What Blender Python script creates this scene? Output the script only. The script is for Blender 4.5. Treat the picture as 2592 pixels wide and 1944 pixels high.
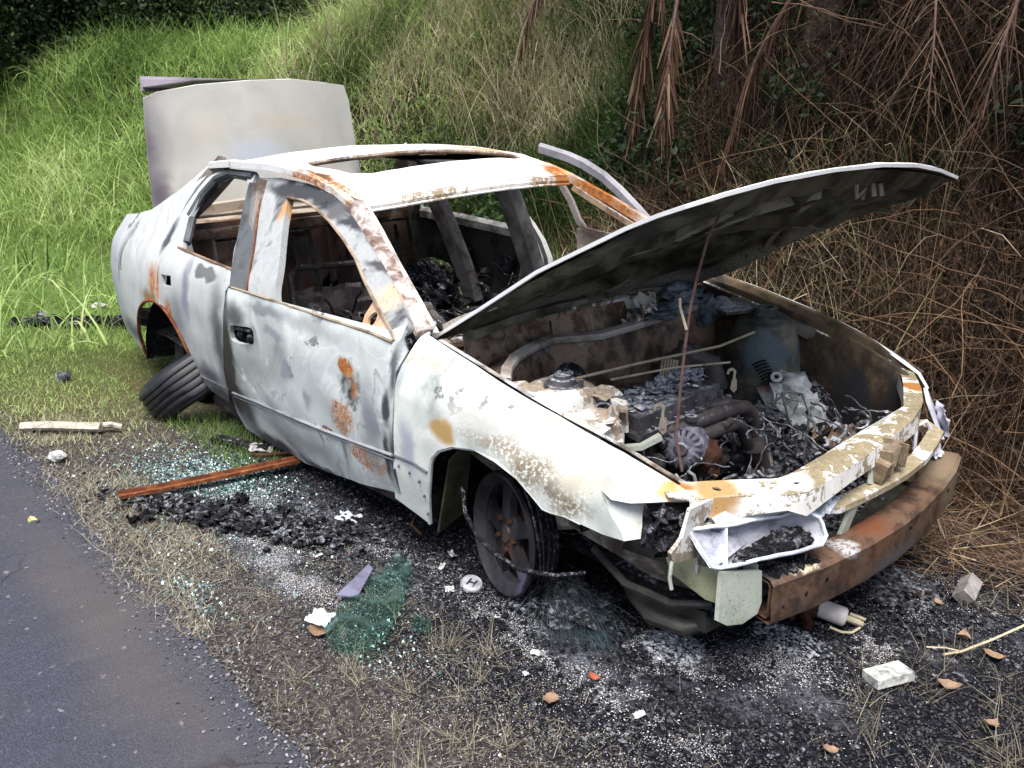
import bpy, bmesh, math, random
import numpy as np
from mathutils import Vector, Matrix, noise as mnoise
from mathutils.geometry import delaunay_2d_cdt
R = math.radians
random.seed(7)
rng = np.random.default_rng(11)
SC = bpy.context.scene
COL = SC.collection
for o in list(bpy.data.objects): bpy.data.objects.remove(o)

# ------------------------------------------------------------------ camera, sky, sun, exposure
GZ = 0.14                                   # ground height in the car's own frame
cam_d = bpy.data.cameras.new('camera'); cam = bpy.data.objects.new('camera', cam_d); COL.objects.link(cam)
cam_d.sensor_width = 36; cam_d.lens = 36 * 0.82426; cam_d.clip_start = .05; cam_d.clip_end = 300
yaw, pit, rol = 2.39787843, -0.28720126, 0.03382807
F = Vector((math.cos(pit)*math.cos(yaw), math.cos(pit)*math.sin(yaw), math.sin(pit)))
Rt = Vector((math.sin(yaw), -math.cos(yaw), 0)); Up = Rt.cross(F)
R2 = math.cos(rol)*Rt + math.sin(rol)*Up; U2 = -math.sin(rol)*Rt + math.cos(rol)*Up
m = Matrix((R2, U2, -F)).transposed().to_4x4(); m.translation = Vector((1.69038, -2.34369, 1.52862-GZ))
cam.matrix_world = m
SC.camera = cam

SUN_EL, SUN_AZ = R(66), R(-56)               # azimuth of the direction towards the sun, from +x
w = bpy.data.worlds.new('World'); SC.world = w; w.use_nodes = True
nt = w.node_tree; bg = nt.nodes['Background']
sky = nt.nodes.new('ShaderNodeTexSky'); sky.sky_type = 'NISHITA'; sky.sun_disc = False
sky.sun_elevation = SUN_EL; sky.sun_rotation = math.pi/2 - SUN_AZ
sky.dust_density = 4; sky.air_density = 1.0; sky.ozone_density = .6
nt.links.new(sky.outputs[0], bg.inputs[0]); bg.inputs[1].default_value = .11
sd = bpy.data.lights.new('sun', 'SUN'); sd.energy = 3.2; sd.angle = R(38); sd.color = (1, .97, .92)
so = bpy.data.objects.new('sun', sd); COL.objects.link(so)
sv = Vector((math.cos(SUN_EL)*math.cos(SUN_AZ), math.cos(SUN_EL)*math.sin(SUN_AZ), math.sin(SUN_EL)))
so.rotation_euler = (-sv).to_track_quat('-Z', 'Y').to_euler()
SC.view_settings.view_transform = 'Standard'; SC.view_settings.look = 'None'
SC.view_settings.exposure = .88; SC.view_settings.gamma = 1; SC.view_settings.use_curve_mapping = False
SC.cycles.max_bounces = 6; SC.cycles.transparent_max_bounces = 6

# ------------------------------------------------------------------ materials
class NG:
    def __init__(s, name, rough=.7, spec=.3):
        s.m = bpy.data.materials.new(name); s.m.use_nodes = True; s.t = s.m.node_tree
        s.b = s.t.nodes['Principled BSDF']; s.b.inputs['Roughness'].default_value = rough
        s.b.inputs['Specular IOR Level'].default_value = spec
        s.tc = s.t.nodes.new('ShaderNodeTexCoord')
    def n(s, ty, **k):
        x = s.t.nodes.new(ty)
        for a, b in k.items(): setattr(x, a, b)
        return x
    def l(s, a, b): s.t.links.new(a, b)
    def noise(s, scale, detail=4, rough=.55, dist=0, vec=None, stretch=None):
        x = s.n('ShaderNodeTexNoise'); x.inputs['Scale'].default_value = scale; x.inputs['Detail'].default_value = detail
        x.inputs['Roughness'].default_value = rough; x.inputs['Distortion'].default_value = dist
        v = vec or s.tc.outputs['Object']
        if stretch:
            mp = s.n('ShaderNodeMapping'); mp.inputs['Scale'].default_value = stretch; s.l(v, mp.inputs[0]); v = mp.outputs[0]
        s.l(v, x.inputs['Vector']); return x.outputs[0]
    def rng(s, v, a, b, lo=0, hi=1, smooth=True):
        x = s.n('ShaderNodeMapRange'); x.interpolation_type = 'SMOOTHSTEP' if smooth else 'LINEAR'
        x.inputs[1].default_value = a; x.inputs[2].default_value = b; x.inputs[3].default_value = lo; x.inputs[4].default_value = hi
        s.l(v, x.inputs[0]); return x.outputs[0]
    def mul(s, a, b, op='MULTIPLY'):
        x = s.n('ShaderNodeMath'); x.operation = op
        for i, q in enumerate((a, b)):
            if isinstance(q, (int, float)): x.inputs[i].default_value = q
            else: s.l(q, x.inputs[i])
        return x.outputs[0]
    def mix(s, f, a, b):
        x = s.n('ShaderNodeMix'); x.data_type = 'RGBA'
        if isinstance(f, (int, float)): x.inputs[0].default_value = f
        else: s.l(f, x.inputs[0])
        for i, q in ((6, a), (7, b)):
            if isinstance(q, tuple): x.inputs[i].default_value = (*q, 1)
            else: s.l(q, x.inputs[i])
        return x.outputs[2]
    def ramp(s, v, stops, const=False):
        x = s.n('ShaderNodeValToRGB'); e = x.color_ramp.elements
        while len(e) < len(stops): e.new(.5)
        for i, (p, c) in enumerate(stops): e[i].position = p; e[i].color = (*c, 1)
        s.l(v, x.inputs[0]); return x.outputs[0]
    def bump(s, v, strength=.4, dist=.01):
        x = s.n('ShaderNodeBump'); x.inputs['Strength'].default_value = strength; x.inputs['Distance'].default_value = dist
        s.l(v, x.inputs['Height']); s.l(x.outputs[0], s.b.inputs['Normal'])
    def dust(s, c, amt, colr=(.50, .53, .60), sc=45):
        """ash settled on faces that look upward"""
        ge = s.n('ShaderNodeNewGeometry'); sp = s.n('ShaderNodeSeparateXYZ'); s.l(ge.outputs['Normal'], sp.inputs[0])
        mk = s.mul(s.rng(sp.outputs[2], .15, .75), s.rng(s.noise(sc, 8, .8), .60-amt*.22, .66-amt*.16)); mk = s.mul(mk, s.rng(s.noise(6, 4, .6), .40, .56))
        return s.mix(s.mul(mk, min(1, amt*1.3)), c, colr)
    def out(s, c):
        if isinstance(c, tuple): s.b.inputs['Base Color'].default_value = (*c, 1)
        else: s.l(c, s.b.inputs['Base Color'])
        return s.m
    def spot(s, c, r, vec, soft=.5):
        """mask of a stain: an ellipsoid at c with radii r, edges broken by the warped coordinates"""
        mp = s.n('ShaderNodeMapping'); mp.vector_type = 'POINT'
        mp.inputs['Location'].default_value = tuple(-a/b for a, b in zip(c, r)); mp.inputs['Scale'].default_value = tuple(1/b for b in r)
        s.l(vec, mp.inputs[0]); ln = s.n('ShaderNodeVectorMath'); ln.operation = 'LENGTH'; s.l(mp.outputs[0], ln.inputs[0])
        return s.rng(ln.outputs['Value'], 1.0, 1-soft, 0, 1)
    def warped(s, amt, scale, vec=None):
        x = s.n('ShaderNodeTexNoise'); x.inputs['Scale'].default_value = scale; x.inputs['Detail'].default_value = 4
        s.l(vec or s.tc.outputs['Object'], x.inputs['Vector'])
        a = s.n('ShaderNodeVectorMath'); a.operation = 'SUBTRACT'; s.l(x.outputs['Color'], a.inputs[0]); a.inputs[1].default_value = (.5, .5, .5)
        b = s.n('ShaderNodeVectorMath'); b.operation = 'SCALE'; s.l(a.outputs[0], b.inputs[0]); b.inputs['Scale'].default_value = amt
        c = s.n('ShaderNodeVectorMath'); c.operation = 'ADD'; s.l(b.outputs[0], c.inputs[0]); s.l(vec or s.tc.outputs['Object'], c.inputs[1])
        return c.outputs[0]

WHITE = (.74, .78, .78); PALE = (.50, .55, .57); GREY = (.20, .225, .235); SOOT = (.022, .022, .025)
RUST = (.33, .105, .022); RUSTD = (.13, .042, .018); TAN = (.42, .27, .10); BROWN = (.20, .155, .10)

def burnt(name, light=WHITE, mid=PALE, dark=GREY, soot=.35, rust=.0, spots=(), speck=.5, rough=.55, spec=.35, sootcol=SOOT, stretch=None, sc=3.2, outl=0, dust=0, crisp=0):
    """scorched paint: pale ash and grey swirls, soot blooms, rust and flaking, in the car's own coordinates"""
    g = NG(name, rough, spec)
    plain = outl == 0 and sc >= 3
    wv = g.warped(.05 if plain else .30*3.2/sc/2, sc*1.2)
    a = g.noise(sc*(1.6 if plain else 1), 8 if plain else 4, .68 if plain else .5, .15 if plain else 1.0, wv, stretch)
    c = g.ramp(a, [(.32, dark), (.45, mid), (.56, light), (.68, light)]) if plain else g.ramp(a, [(.28, dark), (.38, mid), (.47, light), (.60, tuple(q*.84 for q in light)), (.72, light)])
    s2 = g.noise(1.9, 7, .6, .8, stretch=stretch)
    if outl > 0:
        ab = g.mul(g.mul(a, -.47, 'ADD'), 0, 'ADD'); ab = g.mul(ab, 0, 'ADD'); x_ = g.n('ShaderNodeMath'); x_.operation = 'ABSOLUTE'; g.l(ab, x_.inputs[0]); ln = g.mul(g.rng(x_.outputs[0], .022, .004), g.rng(g.noise(2.3, 3), .42, .60)); c = g.mix(g.mul(ln, outl), c, tuple(q*.45 for q in dark))
        ab2 = g.mul(g.noise(sc*1.7, 3, .5, 2.0), -.5, 'ADD'); y_ = g.n('ShaderNodeMath'); y_.operation = 'ABSOLUTE'; g.l(ab2, y_.inputs[0]); c = g.mix(g.mul(g.mul(g.rng(y_.outputs[0], .03, .0), g.rng(g.noise(1.9, 3), .45, .60)), outl*.8), c, tuple(min(.85, q*1.25) for q in light))
    if soot > 0: c = g.mix(g.rng(s2, .76-soot*.42, .84-soot*.38), c, sootcol)
    if crisp:   # hard-edged scorched scabs, thickest where the soot blooms
        n9 = g.noise(7.5, 9, .66, .35); k9 = g.mul(g.mul(n9, .62), g.mul(s2, .42), 'ADD'); c = g.mix(g.mul(g.rng(k9, .585+(1-crisp)*.06, .600+(1-crisp)*.06), .8), c, g.ramp(g.noise(26, 5, .7), [(.35, (.035, .037, .042)), (.55, (.10, .105, .11)), (.7, (.24, .24, .235))]))
        c = g.mix(g.mul(g.rng(k9, .40, .385), .55), c, (.80, .81, .77))
    r2 = g.noise(2.6, 6, .62, .4, wv)
    if rust > 0:
        rc = g.ramp(g.noise(38, 4, .7), [(.3, RUSTD), (.52, RUST), (.7, TAN)])
        c = g.mix(g.rng(r2, .78-rust*.45, .84-rust*.45), c, rc)
    fine = g.noise(95, 3, .7)
    rtx = g.ramp(g.noise(30, 6, .75), [(.34, (.13, .042, .014)), (.48, (.36, .11, .022)), (.62, (.50, .21, .05)), (.74, (.55, .38, .20))]); rbl = g.rng(g.noise(36, 6, .8, .3), .36, .47)
    w2 = g.warped(.07, 13)
    for sp in spots:
        cen, rad, colr, soft = sp[:4]; brk = sp[4] if len(sp) > 4 else .0
        mk = g.spot(cen, rad, w2, soft)
        if brk > 0: mk = g.mul(mk, g.rng(fine, .34+.0*brk, .34+.30*brk))
        if colr[0] > 2.2*colr[2] and .3 <= colr[0] < .45: c = g.mix(g.mul(g.spot(cen, tuple(q*1.25 for q in rad), w2, .9), .35), c, (.42, .30, .17)); c = g.mix(g.mul(mk, rbl), c, rtx)
        else: c = g.mix(mk, c, colr)
    if speck > 0:
        c = g.mix(g.mul(g.rng(g.noise(150, 2, .6), .64, .70), speck), c, (.03, .03, .03))
        c = g.mix(g.mul(g.mul(g.rng(g.noise(170, 3, .6), .60, .68), g.rng(s2, .52, .64)), speck*.7), c, tuple(min(.8, q*1.9+.05) for q in mid))
    if dust: c = g.dust(c, dust)
    g.bump(g.mul(g.mul(a, 1.2), g.mul(fine, .25), 'ADD'), .35, .006)
    return g.out(c)

def flaky(name, paint, under, amt=.5, sc=22, extra=(), rust=.0, rough=.5):
    """paint flaking off in sharp-edged patches down to a darker coat"""
    g = NG(name, rough, .4); wv = g.warped(.05, 16); n1 = g.noise(sc, 8, .72, .3, wv); big = g.noise(5, 3, .5)
    pa = g.mix(g.rng(g.noise(9, 4, .6), .4, .62), paint, tuple(q*.86 for q in paint)); un = g.ramp(g.noise(60, 5, .7), [(.3, tuple(q*.6 for q in under)), (.6, under), (.75, tuple(min(1, q*1.5) for q in under))])
    h = g.mul(g.mul(n1, .55), g.mul(big, .45), 'ADD'); m_ = g.rng(h, .50+(.5-amt)*.28, .51+(.5-amt)*.28); c = g.mix(m_, pa, un)
    w2 = g.warped(.06, 14)
    for sp in extra: c = g.mix(g.spot(sp[0], sp[1], w2, sp[3]), c, sp[2])
    if rust > 0: c = g.mix(g.rng(g.noise(7, 6, .65), .74-rust*.4, .80-rust*.4), c, RUST)
    c = g.mix(g.rng(g.noise(160, 2, .6), .66, .70), c, (.05, .045, .04)); g.bump(g.mul(g.mul(m_, -.6), g.mul(n1, .4), 'ADD'), .5, .004); return g.out(c)

def simple(name, stops, scale=12, rough=.8, spec=.2, bump=.5, bscale=60, dist=.004, detail=6, metallic=0, dust=0):
    g = NG(name, rough, spec); c = g.ramp(g.noise(scale, detail, .65, .5), stops)
    if dust: c = g.dust(c, dust)
    g.b.inputs['Metallic'].default_value = metallic
    if bump: g.bump(g.noise(bscale, 5, .65), bump, dist)
    return g.out(c)

M = {}
M['side'] = burnt('scorched_side_paint', (.56, .61, .61), (.38, .42, .42), (.13, .14, .145), soot=.30, speck=.4, sc=2.0, outl=.45, crisp=.25, spots=[
    ((-.75, -.88, .745), (.060, .2, .050), RUST, .35), ((-.70, -.88, .69), (.030, .2, .055), RUST, .5, .7), ((-.80, -.87, .545), (.095, .2, .075), RUST, .35, .9),
    ((-.66, -.85, .425), (.14, .2, .052), RUST, .3, .8), ((-.93, -.86, .465), (.05, .2, .015), RUSTD, .4, .6),
    ((-1.45, -.87, .62), (.28, .3, .16), (.30, .325, .33), 1), ((-1.2, -.86, .33), (.7, .3, .10), (.22, .24, .25), 1), ((-.62, -.86, .55), (.10, .3, .30), (.27, .29, .30), 1), ((-1.0, -.86, .84), (.5, .3, .05), (.34, .36, .37), 1),
    ((-.475, -.87, .80), (.03, .2, .14), (.10, .11, .12), .8), ((-.48, -.87, .45), (.045, .2, .20), (.05, .055, .065), .7), ((-1.62, -.87, .77), (.16, .2, .08), (.09, .095, .10), .8), ((-1.66, -.86, .34), (.13, .2, .20), (.05, .05, .058), .8), ((-1.35, -.86, .84), (.22, .2, .035), (.20, .215, .23), .7),
    ((-.505, -.87, .66), (.035, .2, .085), (.05, .055, .07), .6), ((-.53, -.86, .48), (.03, .2, .14), (.05, .055, .06), .6), ((-.60, -.87, .60), (.06, .2, .09), (.24, .26, .29), .7),
    ((-1.50, -.87, .70), (.10, .2, .075), (.10, .105, .115), .8), ((-1.76, -.87, .55), (.13, .2, .42), (.030, .028, .027), .45), ((-1.74, -.87, .80), (.06, .2, .12), (.08, .08, .085), .6),
    ((-1.50, -.80, .22), (.25, .2, .075), (.05, .045, .055), .6), ((-1.0, -.80, .23), (.4, .2, .035), (.07, .07, .08), .6),
    ((-1.28, -.88, .76), (.12, .2, .025), (.26, .28, .31), .6), ((-1.19, -.88, .63), (.08, .2, .07), (.25, .27, .30), .7), ((-1.05, -.88, .55), (.05, .2, .05), (.27, .29, .32), .8),
    ((-1.35, -.84, .42), (.10, .2, .12), (.30, .33, .35), .8)])
M['rear_side'] = burnt('scorched_rear_paint', (.48, .505, .51), (.30, .32, .33), (.09, .097, .10), soot=.30, crisp=.2, speck=.25, outl=.25, stretch=(1.5, 1, .5), sc=1.7, spots=[
    ((-2.25, -.86, .62), (.20, .3, .25), (.16, .175, .20), 1), ((-3.25, -.80, .70), (.25, .4, .5), (.33, .36, .41), 1), ((-1.80, -.86, .62), (.10, .2, .40), (.07, .075, .085), .9), ((-2.0, -.86, .42), (.3, .2, .08), (.09, .095, .11), .9), ((-2.50, -.80, 1.0), (.05, .2, .12), (.06, .065, .075), .7), ((-3.0, -.85, .44), (.5, .3, .10), (.12, .13, .15), .9), ((-1.95, -.86, .90), (.14, .2, .035), (.13, .14, .145), .3), ((-2.14, -.87, .80), (.06, .2, .22), (.20, .21, .26), .8),
    ((-2.54, -.87, .76), (.06, .3, .13), (.36, .14, .04), .7, .5), ((-2.60, -.88, .69), (.13, .3, .06), (.28, .17, .08), .7), ((-2.36, -.88, .66), (.05, .3, .10), (.33, .13, .04), .7, .6),
    ((-2.47, -.85, .78), (.02, .3, .13), (.40, .13, .035), .7), ((-1.85, -.80, .33), (.5, .3, .07), (.05, .05, .055), .6)])
M['fender'] = burnt('flaking_fender_paint', (.76, .80, .76), (.56, .61, .58), (.24, .26, .26), soot=.14, crisp=.35, speck=.3, sc=2.4, outl=.2, spots=[
    ((-.20, -.88, .675), (.085, .3, .05), (.46, .30, .12), .5), ((.02, -.88, .70), (.20, .3, .055), (.24, .205, .16), .8, .7), ((.17, -.85, .66), (.15, .3, .085), (.20, .165, .115), .8, .7),
    ((.28, -.82, .60), (.10, .3, .075), (.22, .18, .125), .8, .7), ((-.05, -.88, .74), (.34, .3, .06), (.36, .37, .35), 1), ((.30, -.82, .66), (.12, .3, .06), (.40, .38, .32), .9), ((.14, -.76, .78), (.10, .1, .02), (.42, .36, .26), .6, .8),
    ((-.44, -.86, .80), (.06, .3, .09), (.36, .40, .41), .7), ((-.36, -.84, .84), (.16, .1, .03), (.34, .33, .27), .7, .7), ((-.40, -.87, .55), (.06, .3, .16), (.40, .44, .50), .8),
    ((.50, -.68, .675), (.05, .1, .03), (.55, .30, .12), .6)])
M['roof'] = burnt('ash_white_roof', (.82, .82, .80), (.76, .75, .72), (.50, .48, .46), soot=.0, speck=.5, crisp=.3, spots=[
    ((-1.95, -.10, 1.42), (.5, 1.2, .3), (.82, .84, .86), .9), ((-1.2, .56, 1.35), (.12, .14, .2), (.42, .15, .04), .6), ((-1.7, .50, 1.45), (.25, .14, .2), (.55, .28, .09), .7),
    ((-1.46, -.56, 1.32), (.40, .06, .07), (.34, .14, .045), .4, .5), ((-1.56, -.54, 1.335), (.22, .035, .05), (.12, .05, .025), .5), ((-1.17, -.56, 1.24), (.12, .06, .06), (.42, .20, .08), .6, .4), ((-1.15, .1, 1.27), (.04, .6, .022), (.42, .32, .14), .7, .8)])
M['frame'] = burnt('scorched_frame_paint', (.38, .40, .41), (.18, .19, .20), (.04, .042, .046), soot=.55, crisp=.5, rust=.18, sc=5, outl=.25, speck=.4, spots=[
    ((-1.50, -.60, 1.275), (.42, .2, .045), (.045, .048, .052), .5), ((-1.05, -.66, 1.20), (.16, .2, .03), (.05, .053, .058), .6), ((-.75, -.74, 1.08), (.14, .2, .02), (.08, .08, .085), .6), ((-1.2, -.63, 1.23), (.10, .2, .05), (.11, .11, .115), .7), ((-.62, -.78, 1.0), (.10, .2, .07), (.62, .46, .32), .7, .6), ((-1.58, -.64, 1.17), (.05, .06, .12), (.48, .27, .12), .7)])
M['trim_dark'] = burnt('charred_seal_and_gap', (.10, .11, .12), (.055, .06, .065), (.03, .03, .032), soot=.3, speck=.6)
M['pillar'] = burnt('charred_pillar', (.24, .22, .21), (.10, .078, .065), (.035, .026, .022), soot=.45, rust=.25, speck=1)
M['char'] = burnt('charred_steel', (.070, .062, .058), (.030, .026, .025), (.010, .009, .009), soot=.5, rust=.06, speck=.6, rough=.75, spec=.12, dust=.35)
M['charbrown'] = burnt('brown_scorched_steel', (.26, .19, .13), (.125, .082, .052), (.038, .026, .018), soot=.40, rust=.12, speck=.8, rough=.75, spec=.15, dust=.6)
M['rustpanel'] = burnt('rusty_panel', (.085, .045, .030), (.040, .022, .016), (.014, .009, .008), soot=.5, rust=.14, speck=.4)
M['bay'] = burnt('flaked_bay_paint', (.38, .35, .31), (.13, .105, .085), (.035, .027, .021), soot=.40, rust=.14, speck=1, rough=.6, dust=.8)
M['tower'] = burnt('pale_tower_paint', (.78, .77, .74), (.62, .60, .56), (.36, .33, .29), soot=.06, rust=.05, speck=1)
M['towerdk'] = burnt('blistered_tower_paint', (.18, .17, .14), (.075, .075, .064), (.022, .027, .033), soot=.15, rust=.0, speck=.8, spots=[((.02, .5, .76), (.09, .3, .09), (.075, .105, .125), .3), ((.12, .6, .60), (.06, .3, .03), (.16, .03, .03), .4)])
M['support'] = burnt('tan_scorched_bar', (.50, .47, .40), (.30, .255, .165), (.20, .165, .10), soot=.0, rust=.08, speck=1, spots=[((.62, -.62, .68), (.14, .16, .2), (.62, .46, .24), .6, .5), ((.72, -.44, .69), (.10, .24, .2), (.84, .82, .78), .4, .9),
    ((.74, -.05, .69), (.035, .35, .03), (.80, .79, .77), .5), ((.56, .58, .74), (.08, .10, .2), (.38, .20, .07), .6, .3)])
M['beam'] = burnt('rusted_beam', (.125, .078, .052), (.070, .040, .027), (.030, .020, .017), soot=.34, rust=.16, speck=.8, sc=9, spots=[((.77, -.10, .50), (.09, .13, .2), (.15, .055, .028), .9), ((.79, -.27, .50), (.08, .055, .05), (.42, .42, .43), .5, .8), ((.80, .0, .38), (.2, .25, .06), (.10, .09, .09), .8), ((.72, .5, .46), (.2, .25, .2), (.20, .15, .10), .7), ((.76, -.44, .49), (.07, .07, .025), (.62, .55, .40), .4, .8), ((.72, -.52, .49), (.05, .10, .03), (.04, .04, .05), .4)])
M['boot'] = burnt('dulled_boot_paint', (.74, .74, .68), (.66, .66, .60), (.56, .56, .52), soot=.0, speck=.15, sc=1.2, spots=[((-3, -.05, 1.36), (.4, .34, .16), (.66, .73, .82), 1), ((-3, -.62, 1.15), (.3, .10, .18), (.20, .17, .21), .9), ((-3, -.70, 1.35), (.3, .20, .7), (.16, .14, .17), 1), ((-3, -.35, 1.5), (.3, .16, .14), (.76, .73, .62), 1), ((-3, .66, 1.3), (.3, .10, .5), (.34, .34, .35), 1), ((-3, .1, 1.56), (.4, .3, .07), (.70, .64, .54), 1)])
M['hoodunder'] = burnt('sooty_hood_underside', (.10, .105, .08), (.030, .031, .024), (.009, .009, .008), soot=.42, speck=.6, rough=.5, spec=.2, spots=[((-.36, .1, .97), (.16, .8, .14), (.30, .30, .27), .6, .5), ((-.1, .62, 1.15), (.6, .14, .35), (.24, .24, .20), .7, .6), ((.15, .1, 1.35), (.10, .5, .2), (.10, .10, .075), .9)], stretch=(.7, 1.2, .7), sc=5)
M['hoodtop'] = burnt('white_hood_skin', (.84, .85, .87), (.80, .81, .83), (.6, .62, .64), soot=.0, speck=.15)
M['lamp'] = burnt('ashen_lamp_bowl', (.60, .65, .72), (.46, .50, .58), (.22, .25, .31), soot=.10, speck=.6, rough=.5, sc=9)
M['lampin'] = burnt('grey_lamp_reflector', (.40, .41, .47), (.27, .28, .33), (.12, .125, .15), soot=.2, speck=.6, sc=9)
M['greenplate'] = burnt('dull_green_plate', (.42, .46, .40), (.32, .36, .30), (.20, .23, .19), soot=.12, speck=.9)
M['olive'] = burnt('olive_rail_paint', (.36, .37, .24), (.26, .27, .17), (.15, .15, .10), soot=.15, speck=.5)
M['ash'] = simple('white_ash', [(.36, (.05, .055, .07)), (.48, (.26, .28, .33)), (.60, (.58, .60, .65)), (.7, (.78, .78, .80))], 40, .9, .1, .9, 90, .01)
M['ashgrey'] = simple('grey_ash', [(.36, (.014, .014, .018)), (.5, (.075, .078, .09)), (.60, (.20, .21, .235)), (.70, (.50, .52, .56))], 34, .9, .1, 1, 80, .012)
M['coal'] = simple('black_char', [(.3, (.004, .004, .005)), (.56, (.016, .016, .020)), (.70, (.11, .115, .13))], 34, .85, .12, 1, 70, .014, dust=.45)
M['cast'] = simple('cast_alloy', [(.3, (.022, .021, .024)), (.55, (.065, .063, .070)), (.75, (.20, .20, .21))], 9, .6, .4, .5, 80, .003, dust=.7)
M['pipe'] = simple('heat_browned_pipe', [(.3, (.022, .018, .020)), (.55, (.060, .050, .052)), (.75, (.11, .095, .095))], 7, .6, .35, .4, 70, .003, dust=.25)
M['alloy'] = simple('ashy_alloy', [(.3, (.04, .04, .055)), (.5, (.15, .15, .20)), (.7, (.34, .34, .42))], 22, .6, .3, .6, 70, .004)
M['wire'] = simple('bare_wire', [(.3, (.10, .11, .11)), (.6, (.30, .32, .31))], 20, .6, .3, 0)
M['brasswire'] = simple('yellowed_steel', [(.3, (.30, .25, .15)), (.6, (.52, .46, .34))], 20, .6, .3, 0)
M['hookm'] = simple('tan_bracket', [(.3, (.16, .14, .11)), (.6, (.36, .32, .27))], 14, .6, .3, .4)
M['rod'] = simple('rusty_rod', [(.3, (.04, .024, .02)), (.6, (.12, .07, .06))], 30, .7, .3, .4)
M['rim'] = burnt('charred_rim', (.040, .038, .046), (.016, .015, .018), (.007, .007, .007), soot=.2, rust=.0, speck=.4, rough=.5, spots=[((-.04, -.8, .31), (.05, .2, .08), (.085, .050, .045), .6, .5), ((.06, -.8, .24), (.04, .2, .05), (.12, .10, .16), .8)])
M['rubber'] = simple('tyre_rubber', [(.3, (.007, .007, .010)), (.6, (.018, .019, .025))], 14, .5, .4, .3, 90, .002)
M['rust'] = simple('rusty_iron', [(.3, (.05, .02, .014)), (.5, (.15, .048, .02)), (.64, (.26, .10, .04)), (.75, (.34, .24, .15))], 18, .85, .2, .7, 90, .004)
M['rustring'] = simple('brown_rust', [(.3, (.025, .013, .010)), (.6, (.075, .034, .022))], 18, .85, .2, .6, 90, .004)
M['gold'] = simple('white_paint_chip', [(.36, (.10, .10, .105)), (.48, (.42, .43, .43)), (.66, (.74, .75, .74))], 40, .6, .3, .3)

OR = (.36, .16, .05)
M['support'] = flaky('flaking_support_paint', (.84, .83, .80), (.30, .255, .165), .52, 30, [((.57, -.60, .68), (.10, .10, .2), (.42, .28, .13), .6), ((.50, -.66, .68), (.05, .05, .2), OR, .6), ((.57, .57, .74), (.07, .05, .2), (.36, .17, .05), .5), ((.70, -.42, .69), (.06, .06, .2), (.85, .84, .82), .6)])
M['flake'] = flaky('whitened_flaking_paint', (.84, .83, .81), (.36, .31, .21), .25, 32, [((.60, -.62, .66), (.07, .08, .1), (.42, .25, .10), .6)])
M['crust'] = flaky('crusted_edge_paint', (.80, .78, .78), (.20, .165, .14), .55, 40)
M['tower'] = flaky('flaking_tower_paint', (.66, .65, .62), (.34, .28, .22), .46, 18, rust=.10)
M['hdr'] = flaky('peeling_header_paint', (.86, .84, .80), (.42, .33, .22), .38, 44, [((-1.17, .55, 1.33), (.10, .12, .1), (.40, .17, .05), .5), ((-1.16, -.1, 1.27), (.1, .12, .02), (.55, .42, .15), .6)])
M['gbar'] = flaky('flaking_grille_paint', (.66, .64, .66), (.34, .29, .19), .55, 16)

# ------------------------------------------------------------------ object helpers
def link(name, me, mats, parent=None, smooth=True):
    o = bpy.data.objects.new(name, me); COL.objects.link(o)
    for x in (mats if isinstance(mats, (list, tuple)) else [mats]): me.materials.append(x)
    if smooth:
        me.shade_smooth()
    if parent: o.parent = parent
    return o
def tag(o, label=None, cat=None, group=None, kind=None):
    if label: o['label'] = label
    if cat: o['category'] = cat
    if group: o['group'] = group
    if kind: o['kind'] = kind
    return o
def empty(name, loc, label, cat, group=None, rz=0):
    o = bpy.data.objects.new(name, None); COL.objects.link(o); o.location = loc; o.rotation_euler.z = rz
    o.empty_display_size = .1
    return tag(o, label, cat, group)
def V(*a): return Vector(a)

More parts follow.
